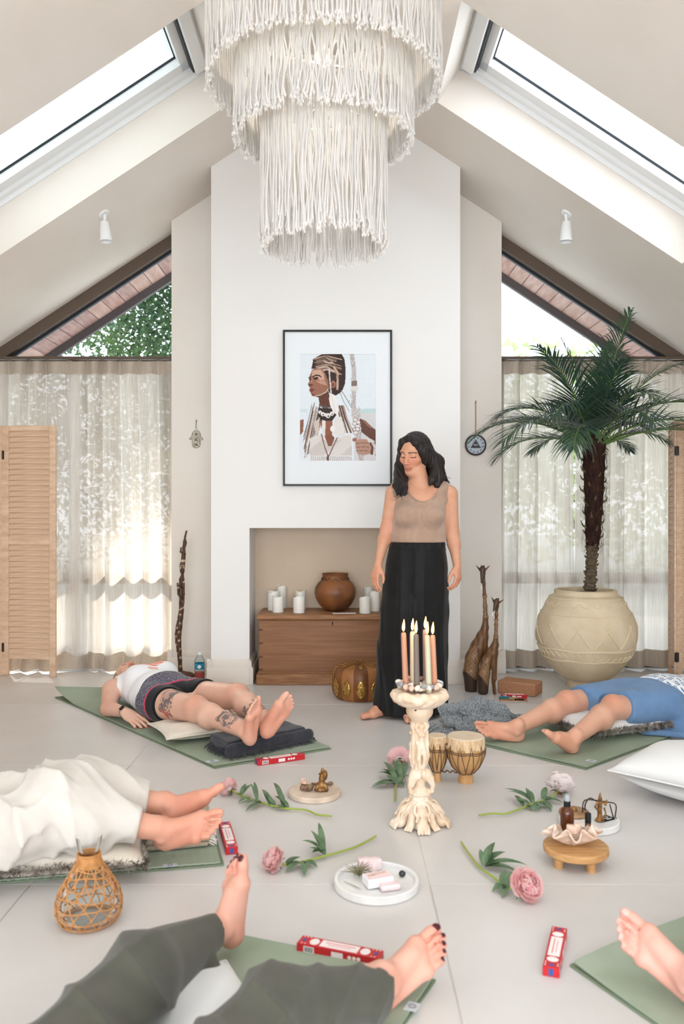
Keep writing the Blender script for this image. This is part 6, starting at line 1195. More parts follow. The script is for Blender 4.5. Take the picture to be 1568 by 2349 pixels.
def head(s, c, fwd, up, sc=1.0):
    R = frame(fwd, up); F = lambda x, y, z: np.asarray(c)+R@(V3(x,y,z)*sc); E = lambda p, r, k=.012, op='add': s.ell(F(*p), V3(*r)*sc, R, k=k, op=op)
    E((0,-.012,.030),(.073,.092,.084)); E((0,.020,-.020),(.060,.068,.085)); E((0,.050,-.085),(.028,.030,.026),.02); E((0,.066,-.094),(.020,.018,.017),.014)
    for e in (-1,1):
        s.cone(F(e*.053,-.005,-.050), F(e*.016,.058,-.095), .018*sc, .016*sc, k=.02); E((e*.040,.056,-.022),(.022,.020,.020),.018); s.cone(F(e*.012,.082,.026), F(e*.046,.066,.026), .008*sc, .008*sc, k=.012)
    for e in (-1,1): E((e*.031,.092,.006),(.017,.014,.012),.010,'sub'); E((e*.031,.070,.004),(.0150,.0135,.0125),.004); s.cone(F(e*.018,.083,.002), F(e*.045,.075,.000), .0030*sc, .0028*sc, k=.003)
    s.cone(F(0,.085,.014), F(0,.103,-.028), .0075*sc, .0100*sc, k=.010); E((0,.103,-.031),(.0120,.0105,.009),.006)
    for e in (-1,1): E((e*.0125,.095,-.035),(.0075,.009,.0065),.005); E((e*.007,.101,-.041),(.0032,.004,.003),.002,'sub')
    E((0,.084,-.060),(.024,.013,.0065),.007); E((0,.083,-.0700),(.020,.012,.0065),.007); s.cone(F(-.023,.092,-.0652), F(.023,.092,-.0652), .0016*sc, .0016*sc, k=.003, op='sub')
    for e in (-1,1): E((e*.073,-.012,-.004),(.010,.020,.032),.006); E((e*.082,-.006,-.002),(.006,.010,.018),.004,'sub')
    def paint(P, C, lip, brow, lash):
        L = ((P-np.asarray(c))@R)/sc; x, y, z = L[:,0], L[:,1], L[:,2]; f = y > .055
        mk = f&(np.abs(x) < .022)&(z < -.0575+.10*np.abs(x)*0)&(z > -.0745+.35*np.abs(x))&(y > .070); C[mk] = lip
        for e in (-1,1):
            xx = e*x; b = f&(np.abs(z-(.026-.18*np.maximum(xx-.034,0)+.10*np.minimum(xx-.030,0)*-1*-1)) < .0027)&(xx > .012)&(xx < .052); C[b] = brow
            l = f&(np.abs(z-(-.0045+.12*np.abs(xx-.031)))<.0021)&(np.abs(xx-.031) < .0165); C[l] = lash
        return C
    return F, R, paint
def skincol(P, base, pink, spots, nails=(), nailc=None, dirs_=None):
    C = np.tile(np.array(lin(base)), (len(P),1)); pk = np.array(lin(pink))
    for c, r in spots: w_ = np.exp(-((P-np.asarray(c))**2).sum(1)/(1.25*r)**2)[:,None]*.55; C = C*(1-w_)+pk*w_
    if nailc is not None:
        for c, r in nails: C[((P-c)**2).sum(1) < r*r] = lin(nailc)
    return C
# ---- standing woman -------------------------------------------------------------
DW = 4.69; SW = FPX/DW
def w(px, py, dy=0.0): d = DW+dy; return V3((px-784)/FPX*d, d, CAMH-(py-CY)/FPX*d)
r = thing('person', 'woman standing in beige ribbed tank top and wide black trousers', 'person', FL(945,1640))
AX = dict(ax=(0,1,0), sc=1.42)
def torso(s, g=0.0):
    s.cone(w(961,1160,.03), w(958,1238,.02), .146+g, .142+g, k=.03, **AX); s.cone(w(958,1238,.02), w(955,1300,.02), .142+g, .146+g, k=.03, **AX); s.cone(w(908,1130,.02), w(1024,1130,.03), .040+g, .040+g, k=.04); s.cone(w(935,1122,.02), w(998,1122,.02), .045+g, .045+g, k=.03); s.ell(w(933,1182,-.072), V3(.062,.052,.056)+g, k=.04); s.ell(w(988,1183,-.068), V3(.062,.052,.056)+g, k=.04)
s = SDF(.0034); torso(s)
s.cone(w(966,1118,.03), w(957,1078,.005), .054, .047, k=.03); s.cone(w(966,1115,.05), w(915,1128,.03), .036, .03, k=.03); s.cone(w(968,1115,.05), w(1018,1128,.03), .036, .03, k=.03)
arm1 = [w(900,1131,.02), w(886,1214,.035), w(866,1298,-.02)]; arm2 = [w(1033,1133,.03), w(1038,1226,.05), w(1048,1301,.0)]
for a, rr in ((arm1,(.040,.034,.021)),(arm2,(.041,.036,.0215))): s.cone(a[0], a[1], rr[0], rr[1], k=.03); s.cone(a[1], a[1]+(a[2]-a[1])*.3, rr[1]*.97, rr[1]*.98, k=.02); s.cone(a[1]+(a[2]-a[1])*.3, a[2], rr[1]*.95, rr[2], k=.02)
hF, hR, n1 = hand(s, arm1[2], unit(w(853,1345,-.07)-arm1[2]), V3(-.75,-.60,.1), -1, curl=.50, sc=.90, thumb=.6)
hF, hR, n2 = hand(s, arm2[2], unit(w(1052,1350,-.05)-arm2[2]), V3(.80,-.55,.1), 1, curl=.62, sc=.90, thumb=.7)
HC = w(950,1041,.015); hd, hr, paint = head(s, HC, V3(-.53,-.80,-.27), V3(-.10,-.26,.96), 1.02)
s.cone(w(930,1300,.02), w(905,1600,.0), .10, .05, k=.03); s.cone(w(985,1300,.02), w(965,1600,.02), .10, .05, k=.03)
fa = V3((887-784)/FPX*4.68, 4.68, .080); s.cone(w(905,1560,.0), fa, .052, .036, k=.02); fF, fR, fn1 = foot(s, fa, V3(-.86,-.50,-.04), V3(0,0,1), 1, .235)
fb = V3((946-784)/FPX*4.66, 4.66, .078); s.cone(w(965,1560,.02), fb, .052, .036, k=.02); fF2, fR2, fn2 = foot(s, fb, V3(-.12,-1,-.04), V3(0,0,1), -1, .235)
s.plane((0,0,.0006),(0,0,-1))
def colw(P):
    C = skincol(P, (216,164,134), (214,138,112), [(arm1[1],.05),(arm1[2]+V3(-.02,-.03,-.08),.05),(arm2[2]+V3(0,-.02,-.10),.05),(fF(-.01,.15,.0),.06),(hd(0,.1,-.035),.03),(hd(-.045,.07,-.03),.03),(hd(.045,.07,-.03),.03)], n1+n2+fn1, (222,160,142)); return paint(P, C, np.array(lin((186,112,98))), np.array(lin((70,48,40))), np.array(lin((52,36,32))))
body('body', s, 'skin', r, colw)
# hair: parted, long, falling over both shoulders
mat('dark_hair', (40,31,29), .42, .35, col2=(24,19,18), nscale=40, nstretch=(6,6,.35), bump=(70,.5,.004), bstretch=(7,7,.3))
s = SDF(.0036); Hf = lambda x, y, z: HC+hr@V3(x,y,z)
s.ell(Hf(0,-.022,.036), (.082,.098,.088), hr, k=.02); s.ell(Hf(.0,-.06,-.02), (.082,.07,.10), hr, k=.03)
s.ell(Hf(.0,.085,-.040), (.054,.085,.092), hr, k=.014, op='sub'); s.ell(Hf(.004,.100,.022), (.057,.062,.064), hr, k=.012, op='sub'); s.ell(Hf(.006,.075,.112), (.0035,.06,.010), hr, k=.006, op='sub')
for e in (-1,1): s.path([Hf(e*.012,.050,.104), Hf(e*.046,.046,.078), Hf(e*.066,.026,.025), Hf(e*.070,.010,-.04)], [.009,.013,.017,.021], k=.03)
lockR = [Hf(-.070,-.01,.0), w(1000,1060,.02), w(1003,1090,-.0), w(1002,1112,-.035)]; s.path(lockR, [.036,.038,.036,.020], k=.04)
for a, b, c_, rr in (((986,1060,.05),(1010,1088,.05),(1028,1107,.04),.018),((978,1040,.06),(1000,1080,.07),(1008,1115,.07),.036),((1000,1070,-.02),(990,1100,-.05),(985,1112,-.06),.014),((965,1040,.09),(985,1090,.10),(985,1130,.09),.05)): s.path([w(*a), w(*b), w(*c_)], [rr*1.1, rr, rr*.45], k=.03)
for a, b, c_, d_, rr in (((922,1030,.06),(915,1068,.06),(912,1108,-.03),(920,1138,-.10),.020),((930,1050,.07),(922,1090,.02),(926,1115,-.07),(933,1132,-.105),.022),((918,1040,.07),(909,1085,.05),(906,1115,-.04),(912,1137,-.095),.014),((932,1070,.06),(926,1100,.0),(924,1122,-.08),(927,1136,-.105),.020)): s.path([w(*a), w(*b), w(*c_), w(*d_)], [rr, rr*1.1, rr*.9, rr*.25], k=.015)
s.disp(lambda X, Y, Z: .0013*np.sin((X*1.1+Y*.5)*260+2*np.sin(Z*13))+.0008*np.sin((X-Y)*430+1.5*np.sin(Z*19)))
body('hair', s, 'dark_hair', r)
m = MB()
for k in range(26):
    a = random.choice([(918,1120,-.09),(930,1118,-.09),(922,1125,-.1),(1008,1098,.03),(1016,1092,.04)]); p = w(*a)+V3(random.uniform(-.015,.015),-.008,random.uniform(-.02,.02)); sg = -1 if a[0] < 960 else 1; L = random.uniform(.03,.06)
    m.tube(smooth_path([p, p+V3(sg*.2*L,-.008,-.5*L), p+V3(sg*random.uniform(-.2,.9)*L,-.010,-.95*L), p+V3(sg*random.uniform(.1,1.3)*L,-.008,-.8*L)], 9), np.linspace(.0017,.0004,9), 4)
stuff(m.build('loose_strands', 'dark_hair', r))
# ribbed tank top
mt = mat('ribbed_knit', (188,158,138), .85, .15, sheen=.25, col2=(176,145,124), nscale=8)
_N = mt.node_tree.nodes; _L = mt.node_tree.links; _tc = _N.new('ShaderNodeTexCoord'); _wv = _N.new('ShaderNodeTexWave'); _wv.bands_direction = 'X'; _wv.inputs['Scale'].default_value = 62; _wv.inputs['Distortion'].default_value = .4; _L.new(_tc.outputs['Object'], _wv.inputs['Vector']); _bp = _N.new('ShaderNodeBump'); _bp.inputs['Strength'].default_value = .5; _bp.inputs['Distance'].default_value = .004; _L.new(_wv.outputs['Fac'], _bp.inputs['Height']); _L.new(_bp.outputs[0], _N['Principled BSDF'].inputs['Normal'])
def tank(s, g):
    torso(s, g); s.cone(w(966,1115,.05), w(905,1125,.03), .036+g, .034+g, k=.03); s.cone(w(968,1115,.05), w(1028,1125,.03), .036+g, .034+g, k=.03)
    s.ell(w(967,1098,-.02), (.098,.5,.130), k=.006, op='sub'); s.ell(w(1056,1128,.02), (.078,.5,.098), k=.006, op='sub'); s.ell(w(872,1128,.02), (.066,.5,.100), k=.006, op='sub'); s.plane(w(960,1244), (0,0,-1)); s.plane(w(960,1090), (0,0,1))
s = SDF(.0034); tank(s, .008); s.cone(w(906,1240,.0), w(1014,1240,.0), .006, .006, k=.006); s.disp(lambda X, Y, Z: .0022*np.sin(Z*75+4*X)*np.sin(X*11+1.0)*(Y < DW)); body('tank_top', s, 'ribbed_knit', r)
m = MB(); N_ = []
for a in np.linspace(PI*1.08, PI*1.92, 40): x, z = .099*math.cos(a), .131*math.sin(a); N_.append((x, z))
def onfront(px, pz):                     # front surface of the tank at x,z
    best = 0
    for cc_, rx, ry, rz in ((w(961,1185,.03),.154,.108,.2),(w(933,1182,-.072),.070,.060,.064),(w(988,1183,-.068),.070,.060,.064)):
        q = 1-((px-cc_[0])/rx)**2-((pz-cc_[2])/rz)**2*(rz < .1)
        if q > 0: best = min(best, cc_[1]-ry*math.sqrt(q)-DW)
    return DW+best
m = MB(); P = [V3((x+w(967,1098)[0]), 0, z+w(967,1098)[2]) for x, z in N_]; 
for p in P: p[1] = onfront(p[0], p[2])+.002
P = [p for p in P if p[2] < w(0,1128)[2]]; m.tube(P, .0045, 6, flat=.7); m.build('neck_trim', 'ribbed_knit', r)
mat('gold_chain', (206,150,104), .3, .5, metal=.8); m = MB(); m.tube(smooth_path([w(942,1105,-.05), w(950,1118,-.075), w(966,1124,-.082), w(982,1119,-.075), w(994,1108,-.05)], 24), .0011, 4); m.build('necklace', 'gold_chain', r)
# wide trousers
mat('black_crepe', (17,17,18), .62, .25, col2=(12,12,13), nscale=20, bump=(200,.08,.002), sheen=.1)
s = SDF(.0055); O = [(1249,957.5,62,.0),(1275,956,66,.0),(1300,955,71,.0),(1350,953,75,.0),(1400,951,78,.0),(1500,947,80,.0),(1590,942,83,.0),(1632,940,80,-.02)]
for a, b in zip(O, O[1:]): s.cone(w(a[1],a[0],.02+a[3]), w(b[1],b[0],.02+b[3]), a[2]/SW, b[2]/SW, k=.012, ax=(0,1,0), sc=1.32)
s.path([w(952,1375,-.135), w(950,1480,-.15), w(948,1600,-.16), w(948,1650,-.16)], [.010,.020,.030,.036], k=.02, op='sub')
s.cone(w(882,1560,-.02), V3(.235,4.67,.075), .05, .066, k=.03); s.disp(lambda X, Y, Z: np.clip((1.02-Z)/.7,0,1)*(.006-.016*ridge(X*26+1.6*Z+.5*np.sin(Z*5),2.5)-.007*ridge(X*41-1.2*Z+1,3)))
s.ell(fF(0,.085,.0), (.060,.125,.052), fR, k=.008, op='sub'); s.ell(fF2(0,.12,.0), (.05,.10,.045), fR2, k=.008, op='sub')
s.plane(V3(0,0,.018), (0,0,-1)); s.plane(w(957,1246), (0,0,1)); body('trousers', s, 'black_crepe', r)
s = SDF(.004); s.cone(w(957.5,1251,.02), w(957,1259,.02), 64/SW, 66/SW, k=.004, ax=(0,1,0), sc=1.32); s.disp(lambda X, Y, Z: .0025*np.sin(X*150)*np.sin(Z*60)); s.plane(w(957,1263), (0,0,-1)); s.plane(w(957,1243.5), (0,0,1)); body('waistband', s, 'black_crepe', r)
for dx in (0,7): m = MB(); m.tube(smooth_path([w(944+dx,1257,-.115), w(943+dx,1290,-.125), w(944+dx*.7,1330,-.135), w(942+dx*.8,1356+dx,-.14)], 14), [.0042]*13+[.006], 7); m.build('drawstring', 'black_crepe', r)
# ---- woman lying on the left mat ---------------------------------------------------
zA = .0155; a_ = unit(V3(-.664,.747,0)); p_ = unit(V3(.747,.664,0)); NS = FL(262,1580,.12); FS = NS+.34*p_; NH = V3(-1.011,4.471,.125); FH = NH+.22*p_; NK = FL(450,1627,.165); FK = FL(545,1598,.19); NA = FL(560,1674,.145); FA = FL(612,1655,.165)
r = thing('person', 'woman lying on the left mat in white tank top and patterned shorts', 'person', (NH+FH)/2*V3(1,1,0)+V3(0,0,zA))
MS, MH = (NS+FS)/2, (NH+FH)/2; TX = dict(ax=(0,0,1), sc=1.5)
def torsoA(s, g=0): s.cone(MS-a_*.06+V3(0,0,.005), MH+a_*.12, .165+g, .150+g, k=.03, **TX); s.cone(MH+a_*.12, MH-a_*.02, .150+g, .162+g, k=.03, **TX); s.cone(NS-a_*.02+p_*.03, FS-a_*.02-p_*.03, .06+g, .06+g, k=.04); s.ell(MS-a_*.13+p_*.075+V3(0,0,.085), V3(.075,.075,.055)+g, k=.05); s.ell(MS-a_*.13-p_*.075+V3(0,0,.085), V3(.075,.075,.055)+g, k=.05); s.ell(MH+a_*.10+V3(0,0,.06), V3(.13,.13,.07)+g, k=.05)
s = SDF(.0036); torsoA(s); limb(s, NH, NK, NA, .092, .062, .058, .037); limb(s, FH, FK, FA, .092, .062, .058, .037)
nF, nR, _ = foot(s, NA, V3(.10,-.16,.98), unit(NK-NA)*1.0+V3(-.25,.0,.1), 1, .225)
gF, gR, _ = foot(s, FA, V3(.52,-.02,.85), unit(FK-FA)+V3(-.1,.2,.3), -1, .235)
HA = MS+.265*unit(V3(-.51,.86,0)); HA[2] = .118; s.cone(MS+V3(0,0,.01), HA-V3(-.51,.86,0)*.06, .055, .05, k=.03); hdA, hrA, paintA = head(s, HA, V3(.12,-.02,.99), V3(-.51,.86,-.05), 1.0)
el, wr_ = FL(250,1625,.055), FL(287,1634,.075); s.cone(NS-p_*.02, el, .052, .044, k=.03); s.cone(el, wr_, .043, .026, k=.02); _, _, nA = hand(s, wr_, unit(FL(328,1662,.035)-wr_), V3(-.15,-.35,.92), -1, curl=.13, sc=1.02, spread=.25, thumb=.2)
el2 = FS+p_*.10-a_*.25; el2[2] = .06; wr2 = el2-a_*.22-p_*.02; s.cone(FS, el2, .050, .042, k=.03); s.cone(el2, wr2, .042, .026, k=.02); hand(s, wr2, -a_, V3(0,0,1), 1, curl=.2)
s.plane(V3(0,0,zA), (0,0,-1))
def tattoo(P, C, c, ax1, ax2, l1, l2, f1, f2, red=None):
    d = P-c; u, v = d@ax1, d@ax2; e = (u/l1)**2+(v/l2)**2; n = np.sin(u*f1+2*np.sin(v*f2))*np.sin(v*f1*1.1+1.7*np.sin(u*f2*.9)); edge = e < 1+.35*np.sin(np.arctan2(v/l2,u/l1)*7); vis = edge&((d@np.cross(ax1,ax2)) > -.09)
    C[vis&(n > -.15)] = lin((142,124,118)); C[vis&(n > .35)] = lin((104,96,98)); C[vis&(n <= -.15)&(n > -.3)] = lin((140,116,108))
    if red is not None: C[vis&(v < red)&(n < .2)] = lin((206,112,94))
def colA(P):
    C = skincol(P, (228,184,162), (214,142,116), [(NK+V3(0,-.03,.05),.05),(FK+V3(0,-.02,.05),.05),(nF(0,.06,-.02),.10),(gF(0,.06,-.02),.10),(el,.05),(hdA(0,.1,-.03),.04),(hdA(-.04,.06,-.02),.04)], nA, (226,60,44)); tl = unit(NK-NH); ts = unit(NK-NA); tf = unit(FK-FA)
    tattoo(P, C, NH+(NK-NH)*.50+V3(-.03,-.06,.03), tl, unit(V3(-.2,-.45,.9)), .06, .065, 210, 150, -.03)
    tattoo(P, C, NA+(NK-NA)*.33+V3(-.02,-.05,.02), ts, unit(V3(-.3,-.5,.8)), .065, .022, 330, 260); tattoo(P, C, FA+(FK-FA)*.32+V3(-.01,-.035,.03), tf, unit(V3(-.3,-.3,.9)), .055, .03, 330, 250); tattoo(P, C, FA+(FK-FA)*.45+V3(-.05,-.04,-.01), tf, unit(V3(-.5,-.3,.8)), .04, .014, 260, 190)
    return paintA(P, C, np.array(lin((196,122,108))), np.array(lin((150,116,92))), np.array(lin((110,80,66))))
body('body', s, 'skin', r, colA)
mat('blond_hair', (196,168,138), .45, .4, col2=(150,120,94), nscale=30, nstretch=(3,3,3), bump=(80,.5,.004)); s = SDF(.004); s.ell(HA+hrA@V3(0,-.030,.030), (.082,.090,.094), hrA, k=.02); s.ell(HA+hrA@V3(0,.085,-.05), (.075,.110,.135), hrA, k=.01, op='sub'); s.ell(HA+hrA@V3(0,-.075,.01), (.09,.05,.10), hrA, k=.03); s.disp(lambda X, Y, Z: .002*np.sin(X*260+Y*120)*np.sin(Z*200)); s.plane(V3(0,0,zA+.001),(0,0,-1)); body('hair', s, 'blond_hair', r)
s = SDF(.0048); torsoA(s, .008); s.ell(MS+a_*.02+V3(0,0,.09), (.085,.085,.07), k=.01, op='sub'); s.ell(NS-p_*.055+a_*.00, (.075,.075,.12), k=.01, op='sub'); s.ell(FS+p_*.055, (.075,.075,.12), k=.01, op='sub'); s.plane(MH+a_*.085, -a_); s.plane(MS+a_*.035, a_); s.plane(V3(0,0,zA+.001),(0,0,-1))
s.disp(lambda X, Y, Z: .0035*np.sin((X*a_[0]+Y*a_[1])*48+6*np.sin((X*p_[0]+Y*p_[1])*9))*np.clip((.20-Z)/.12,.15,1))
def colT(P):
    C = np.tile(np.array(lin((242,242,244))), (len(P),1)); u, v = (P-MS)@a_, (P-MS)@p_; e = ((u+.105)/.060)**2+((v-.0)/.095)**2; up = P[:,2] > .14; C[up&(e < 1)&(((u+.105+v*.5)*60 % 2.2) > .7)] = lin((240,110,60)); C[up&(np.abs(u+.19) < .012)&(np.abs(v+.02) < .03)&(np.sin(v*500) > 0)] = lin((240,110,60)); return C
body('tank_top', s, 'cloth_v', r, colT)
s = SDF(.0042); g = .008; s.cone(MH+a_*.12, MH-a_*.02, .150+g, .162+g, k=.03, **TX); s.ell(MH+a_*.10+V3(0,0,.06), V3(.13,.13,.07)+g, k=.05)
for h_, k_ in ((NH,NK),(FH,FK)): s.cone(h_, h_+(k_-h_)*.42, .092+g+.002, .083+g, k=.02)
tN = unit(NK-NH); tF_ = unit(FK-FH)
s.func(lambda X, Y, Z: np.maximum((X-(NH+(NK-NH)*.36)[0])*tN[0]+(Y-(NH+(NK-NH)*.36)[1])*tN[1]+(Z-(NH+(NK-NH)*.36)[2])*tN[2], (X-(FH+(FK-FH)*.36)[0])*tF_[0]*0+((X-(FH+(FK-FH)*.36)[0])*tF_[0]+(Y-(FH+(FK-FH)*.36)[1])*tF_[1]+(Z-(FH+(FK-FH)*.36)[2])*tF_[2])) if False else np.where((X-MH[0])*p_[0]+(Y-MH[1])*p_[1] < 0, (X-(NH+(NK-NH)*.36)[0])*tN[0]+(Y-(NH+(NK-NH)*.36)[1])*tN[1]+(Z-(NH+(NK-NH)*.36)[2])*tN[2], (X-(FH+(FK-FH)*.36)[0])*tF_[0]+(Y-(FH+(FK-FH)*.36)[1])*tF_[1]+(Z-(FH+(FK-FH)*.36)[2])*tF_[2]), op='int', k=.004)
s.plane(MH+a_*.11, a_); s.plane(V3(0,0,zA+.0005),(0,0,-1))
def colS(P):
    rs = np.random.default_rng(3); k = len(P); C = np.tile(np.array(lin((84,84,96))), (k,1)); q = rs.random(k); C[q > .55] = lin((52,54,64)); C[q > .78] = lin((120,134,156)); C[q > .9] = lin((176,140,150))
    near = (P-MH)@p_ < 0; t = np.where(near, (P-NH)@tN/np.linalg.norm(NK-NH), (P-FH)@tF_/np.linalg.norm(FK-FH)); C[t > .17] = lin((26,26,29)); C[np.abs(t-.165) < .016] = lin((206,62,96)); return C
body('shorts', s, 'cloth_v', r, colS)
wd_ = unit(wr_-el); m = MB(); Rw = frame(np.cross(wd_,V3(0,0,1)), wd_); m.lathe([(.029,-.008),(.031,0),(.029,.008)], wr_-wd_*.01, 28, Rw, cap=(False,False)); wt = m.build('watch_band', 'brushed_metal', r); m = MB(); m.box(wr_-wd_*.01+V3(-.012,-.014,.026), (.026,.022,.010), frame(wd_, V3(-.4,-.5,.8))); m.build('watch_face', 'black', r, bevel=.003)
# ---- person in the blue skirt ----------------------------------------------------------
FKb = FL(1300,1612,.15); FAb = FL(1181,1669,.085); NKb = FL(1405,1623,.165); NAb = FL(1314,1693,.085); NHb = V3(1.70,4.36,.125); FHb = V3(1.57,4.56,.13); ab = unit(V3(.86,.50,0)); pb = unit(V3(-.50,.86,0)); MHb = (NHb+FHb)/2; MSb = MHb+ab*.50
r = thing('person', 'person lying at the right in blue skirt and white top with blue pattern', 'person', MHb*V3(1,1,0)+V3(0,0,zA)); s = SDF(.0036)
limb(s, FHb, FKb, FAb, .088, .058, .056, .036); limb(s, NHb, NKb, NAb, .088, .058, .056, .036); s.cone(MSb-ab*.05, MHb, .155, .155, k=.03, **TX)
bF, bR, _ = foot(s, FAb, V3(-.93,-.10,.28), V3(.25,-.40,.80), -1, .24); dF, dR, _ = foot(s, NAb, V3(-.70,-.42,.58), V3(.55,.02,.75), 1 if False else 1, .235)
NSb, FSb = MSb-pb*.16, MSb+pb*.16; elb = NSb-pb*.10-ab*.24; elb[2] = .06; wrb = FL(1592,1655,.05); s.cone(NSb, elb, .048, .040, k=.03); s.cone(elb, wrb, .040, .026, k=.02); hand(s, wrb, unit(FL(1535,1665,.035)-wrb), V3(-.1,-.3,.9), 1, curl=.22, sc=1.0, thumb=.3)
elb2 = FSb+pb*.10-ab*.22; elb2[2] = .06; s.cone(FSb, elb2, .048, .04, k=.03); s.cone(elb2, elb2-ab*.22, .04, .026, k=.02); hand(s, elb2-ab*.22, -ab, V3(0,0,1), -1, curl=.2)
HB = MSb+ab*.26; HB[2] = .115; s.cone(MSb, HB, .055, .05, k=.02); hdB, hrB, ptB = head(s, HB, V3(0,0,1), ab, 1.0); s.plane(V3(0,0,zA),(0,0,-1))
body('body', s, 'skin', r, lambda P: ptB(P, skincol(P, (222,174,148), (216,138,108), [(FKb+V3(-.02,-.03,.04),.05),(NKb+V3(-.02,-.03,.05),.05),(bF(0,.08,-.01),.10),(dF(0,.08,-.01),.09)]), np.array(lin((190,116,100))), np.array(lin((80,60,50))), np.array(lin((60,44,40)))))
s = SDF(.004); s.ell(HB+hrB@V3(0,-.032,.028), (.082,.085,.092), hrB, k=.02); s.ell(HB+hrB@V3(0,.085,-.05), (.075,.110,.135), hrB, k=.01, op='sub'); s.plane(V3(0,0,zA),(0,0,-1)); body('hair', s, 'dark_hair', r)
mat('skirt_blue', (112,146,186), .85, .15, col2=(102,136,176), nscale=12, bump=(300,.12,.002), sheen=.15)
s = SDF(.0055); g = .013; hkF, hkN = FHb+(FKb-FHb)*.80, NHb+(NKb-NHb)*.84; s.cone(FHb, FHb+(FKb-FHb)*1.02, .095+g, .066+g, k=.03); s.cone(NHb, NHb+(NKb-NHb)*1.02, .095+g, .066+g, k=.03); s.cone(MHb+ab*.14, MHb-ab*.02, .155+g, .165+g, k=.04, **TX)
s.cone((FHb+NHb)/2-ab*.08+V3(0,0,-.01), (hkF+hkN)/2+V3(.03,.02,-.0), .085, .055, k=.08); s.cone(MHb+V3(0,0,.0), MHb-ab*.22, .15, .12, k=.05, **TX)
s.path([NHb-pb*.08+ab*.06-V3(0,0,.06), FL(1500,1668,.03), FL(1480,1682,.02), FL(1570,1690,.02)], [.06,.035,.018,.02], k=.03); s.path([FL(1455,1655,.05), FL(1500,1672,.03), FL(1590,1678,.03)], [.03,.03,.04], k=.03)
tb = unit(FKb-FHb); tn = unit(NKb-NHb); s.func(lambda X, Y, Z: np.where((X-MHb[0])*pb[0]+(Y-MHb[1])*pb[1] > .0, (X-hkF[0])*tb[0]+(Y-hkF[1])*tb[1]+(Z-hkF[2])*tb[2], (X-hkN[0])*tn[0]+(Y-hkN[1])*tn[1]+(Z-hkN[2])*tn[2]), op='int', k=.006)
s.disp(lambda X, Y, Z: .005*np.sin((X*pb[0]+Y*pb[1])*36+5*np.sin((X*ab[0]+Y*ab[1])*7)+Z*20)*np.clip((.24-Z)/.12,.1,1)); s.plane(MHb+ab*.09, ab); s.plane(V3(0,0,zA+.001),(0,0,-1)); body('skirt', s, 'skirt_blue', r)
s = SDF(.0055); s.cone(MSb-ab*.02, MHb+ab*.02, .162, .176, k=.03, **TX); s.cone(NSb, FSb, .06, .06, k=.04); s.ell(MHb+ab*.14+V3(0,0,.05), (.14,.14,.08), k=.05); s.cone(MHb+ab*.10-pb*.10, MHb+ab*.0-pb*.17+V3(0,0,-.05), .05, .05, k=.05); s.plane(MHb+ab*.055, -ab); s.plane(MSb+ab*.03, ab); s.plane(V3(0,0,zA+.001),(0,0,-1))
def colB(P):
    C = np.tile(np.array(lin((240,242,244))), (len(P),1)); u, v = (P-MHb)@ab, (P-MHb)@pb+.6*P[:,2]; b = np.floor(u/.045); uu = u/.045-b; vv = v/.05+.37*b; vb = vv-np.floor(vv); kind = (b+np.floor(vv)) % 3; blu = lin((88,122,164)); s1 = (kind == 0)&(uu > .2)&(uu < .8)&(np.abs(((vb*4) % 1)-.5) < .28)&(vb < .85); s2 = (kind == 1)&(np.abs(((uu*4) % 1)-.5) < .26)&(vb > .15)&(vb < .8); s3 = (kind == 2)&(uu > .35)&(uu < .6)&(vb < .7); C[s1|s2|s3] = blu; return C
body('patterned_top', s, 'cloth_v', r, colB)
# ---- person in white trousers ---------------------------------------------------------------
NAc, FAc = FL(373,1902,.135), FL(388,1846,.145); NKc, FKc = FL(165,1868,.20), FL(185,1822,.20); NHc, FHc = V3(-1.20,2.47,.14), V3(-1.24,2.70,.14)
r = thing('person', 'person lying at the left in loose white linen trousers, bare feet', 'person', (NHc+FHc)/2*V3(1,1,0)+V3(0,0,zA)); s = SDF(.0034)
limb(s, NHc, NKc, NAc, .085, .058, .052, .035); limb(s, FHc, FKc, FAc, .085, .058, .052, .035); bx = unit(V3(-.97,-.2,0)); s.cone((NHc+FHc)/2, (NHc+FHc)/2+bx*.45, .15, .155, k=.03, **TX)
cF, cR, _ = foot(s, NAc, V3(.82,-.30,.42), V3(-.40,-.55,.70), 1, .245); eF, eR, _ = foot(s, FAc, V3(.80,.12,.58), V3(-.62,.20,.75), -1, .245)
body('body', s, 'skin', r, lambda P: skincol(P, (220,166,142), (206,124,98), [(cF(0,.08,-.03),.09),(eF(0,.08,-.03),.10),(cF(-.03,0,.07),.03),(eF(.0,0,.0),.05)]))
mat('white_linen', (219,213,205), .9, .1, trans=.05, col2=(211,203,194), nscale=2.2, nstretch=(1,9,4), bump=(240,.15,.002), sheen=.2)
s = SDF(.0062); uN, uF = unit(NAc-NKc), unit(FAc-FKc); eN, eFc = NAc-uN*.075, FAc-uF*.075
s.cone(NHc, NKc+V3(0,0,.01), .115, .095, k=.04); s.cone(NKc+V3(0,0,.01), eN, .095, .060, k=.03); s.cone(FHc, FKc+V3(0,0,.02), .115, .10, k=.04); s.cone(FKc+V3(0,0,.02), eFc, .10, .070, k=.03); s.cone(NHc, (NHc+FHc)/2+bx*.4, .15, .15, k=.04, **TX); s.cone((NHc+FHc)/2+V3(.1,0,.0), (NKc+FKc)/2+V3(-.05,0,-.0), .10, .06, k=.05)
for pts, rr in (([(95,1775,.30),(160,1795,.29),(230,1835,.22)],.05),([(40,1800,.26),(70,1860,.24),(60,1900,.20)],.055),([(150,1775,.31),(110,1800,.30),(85,1850,.25)],.05),([(215,1840,.22),(195,1885,.20),(205,1930,.12)],.04)): s.path([FL(*p)-V3(0,0,.03) for p in pts], rr, k=.07)
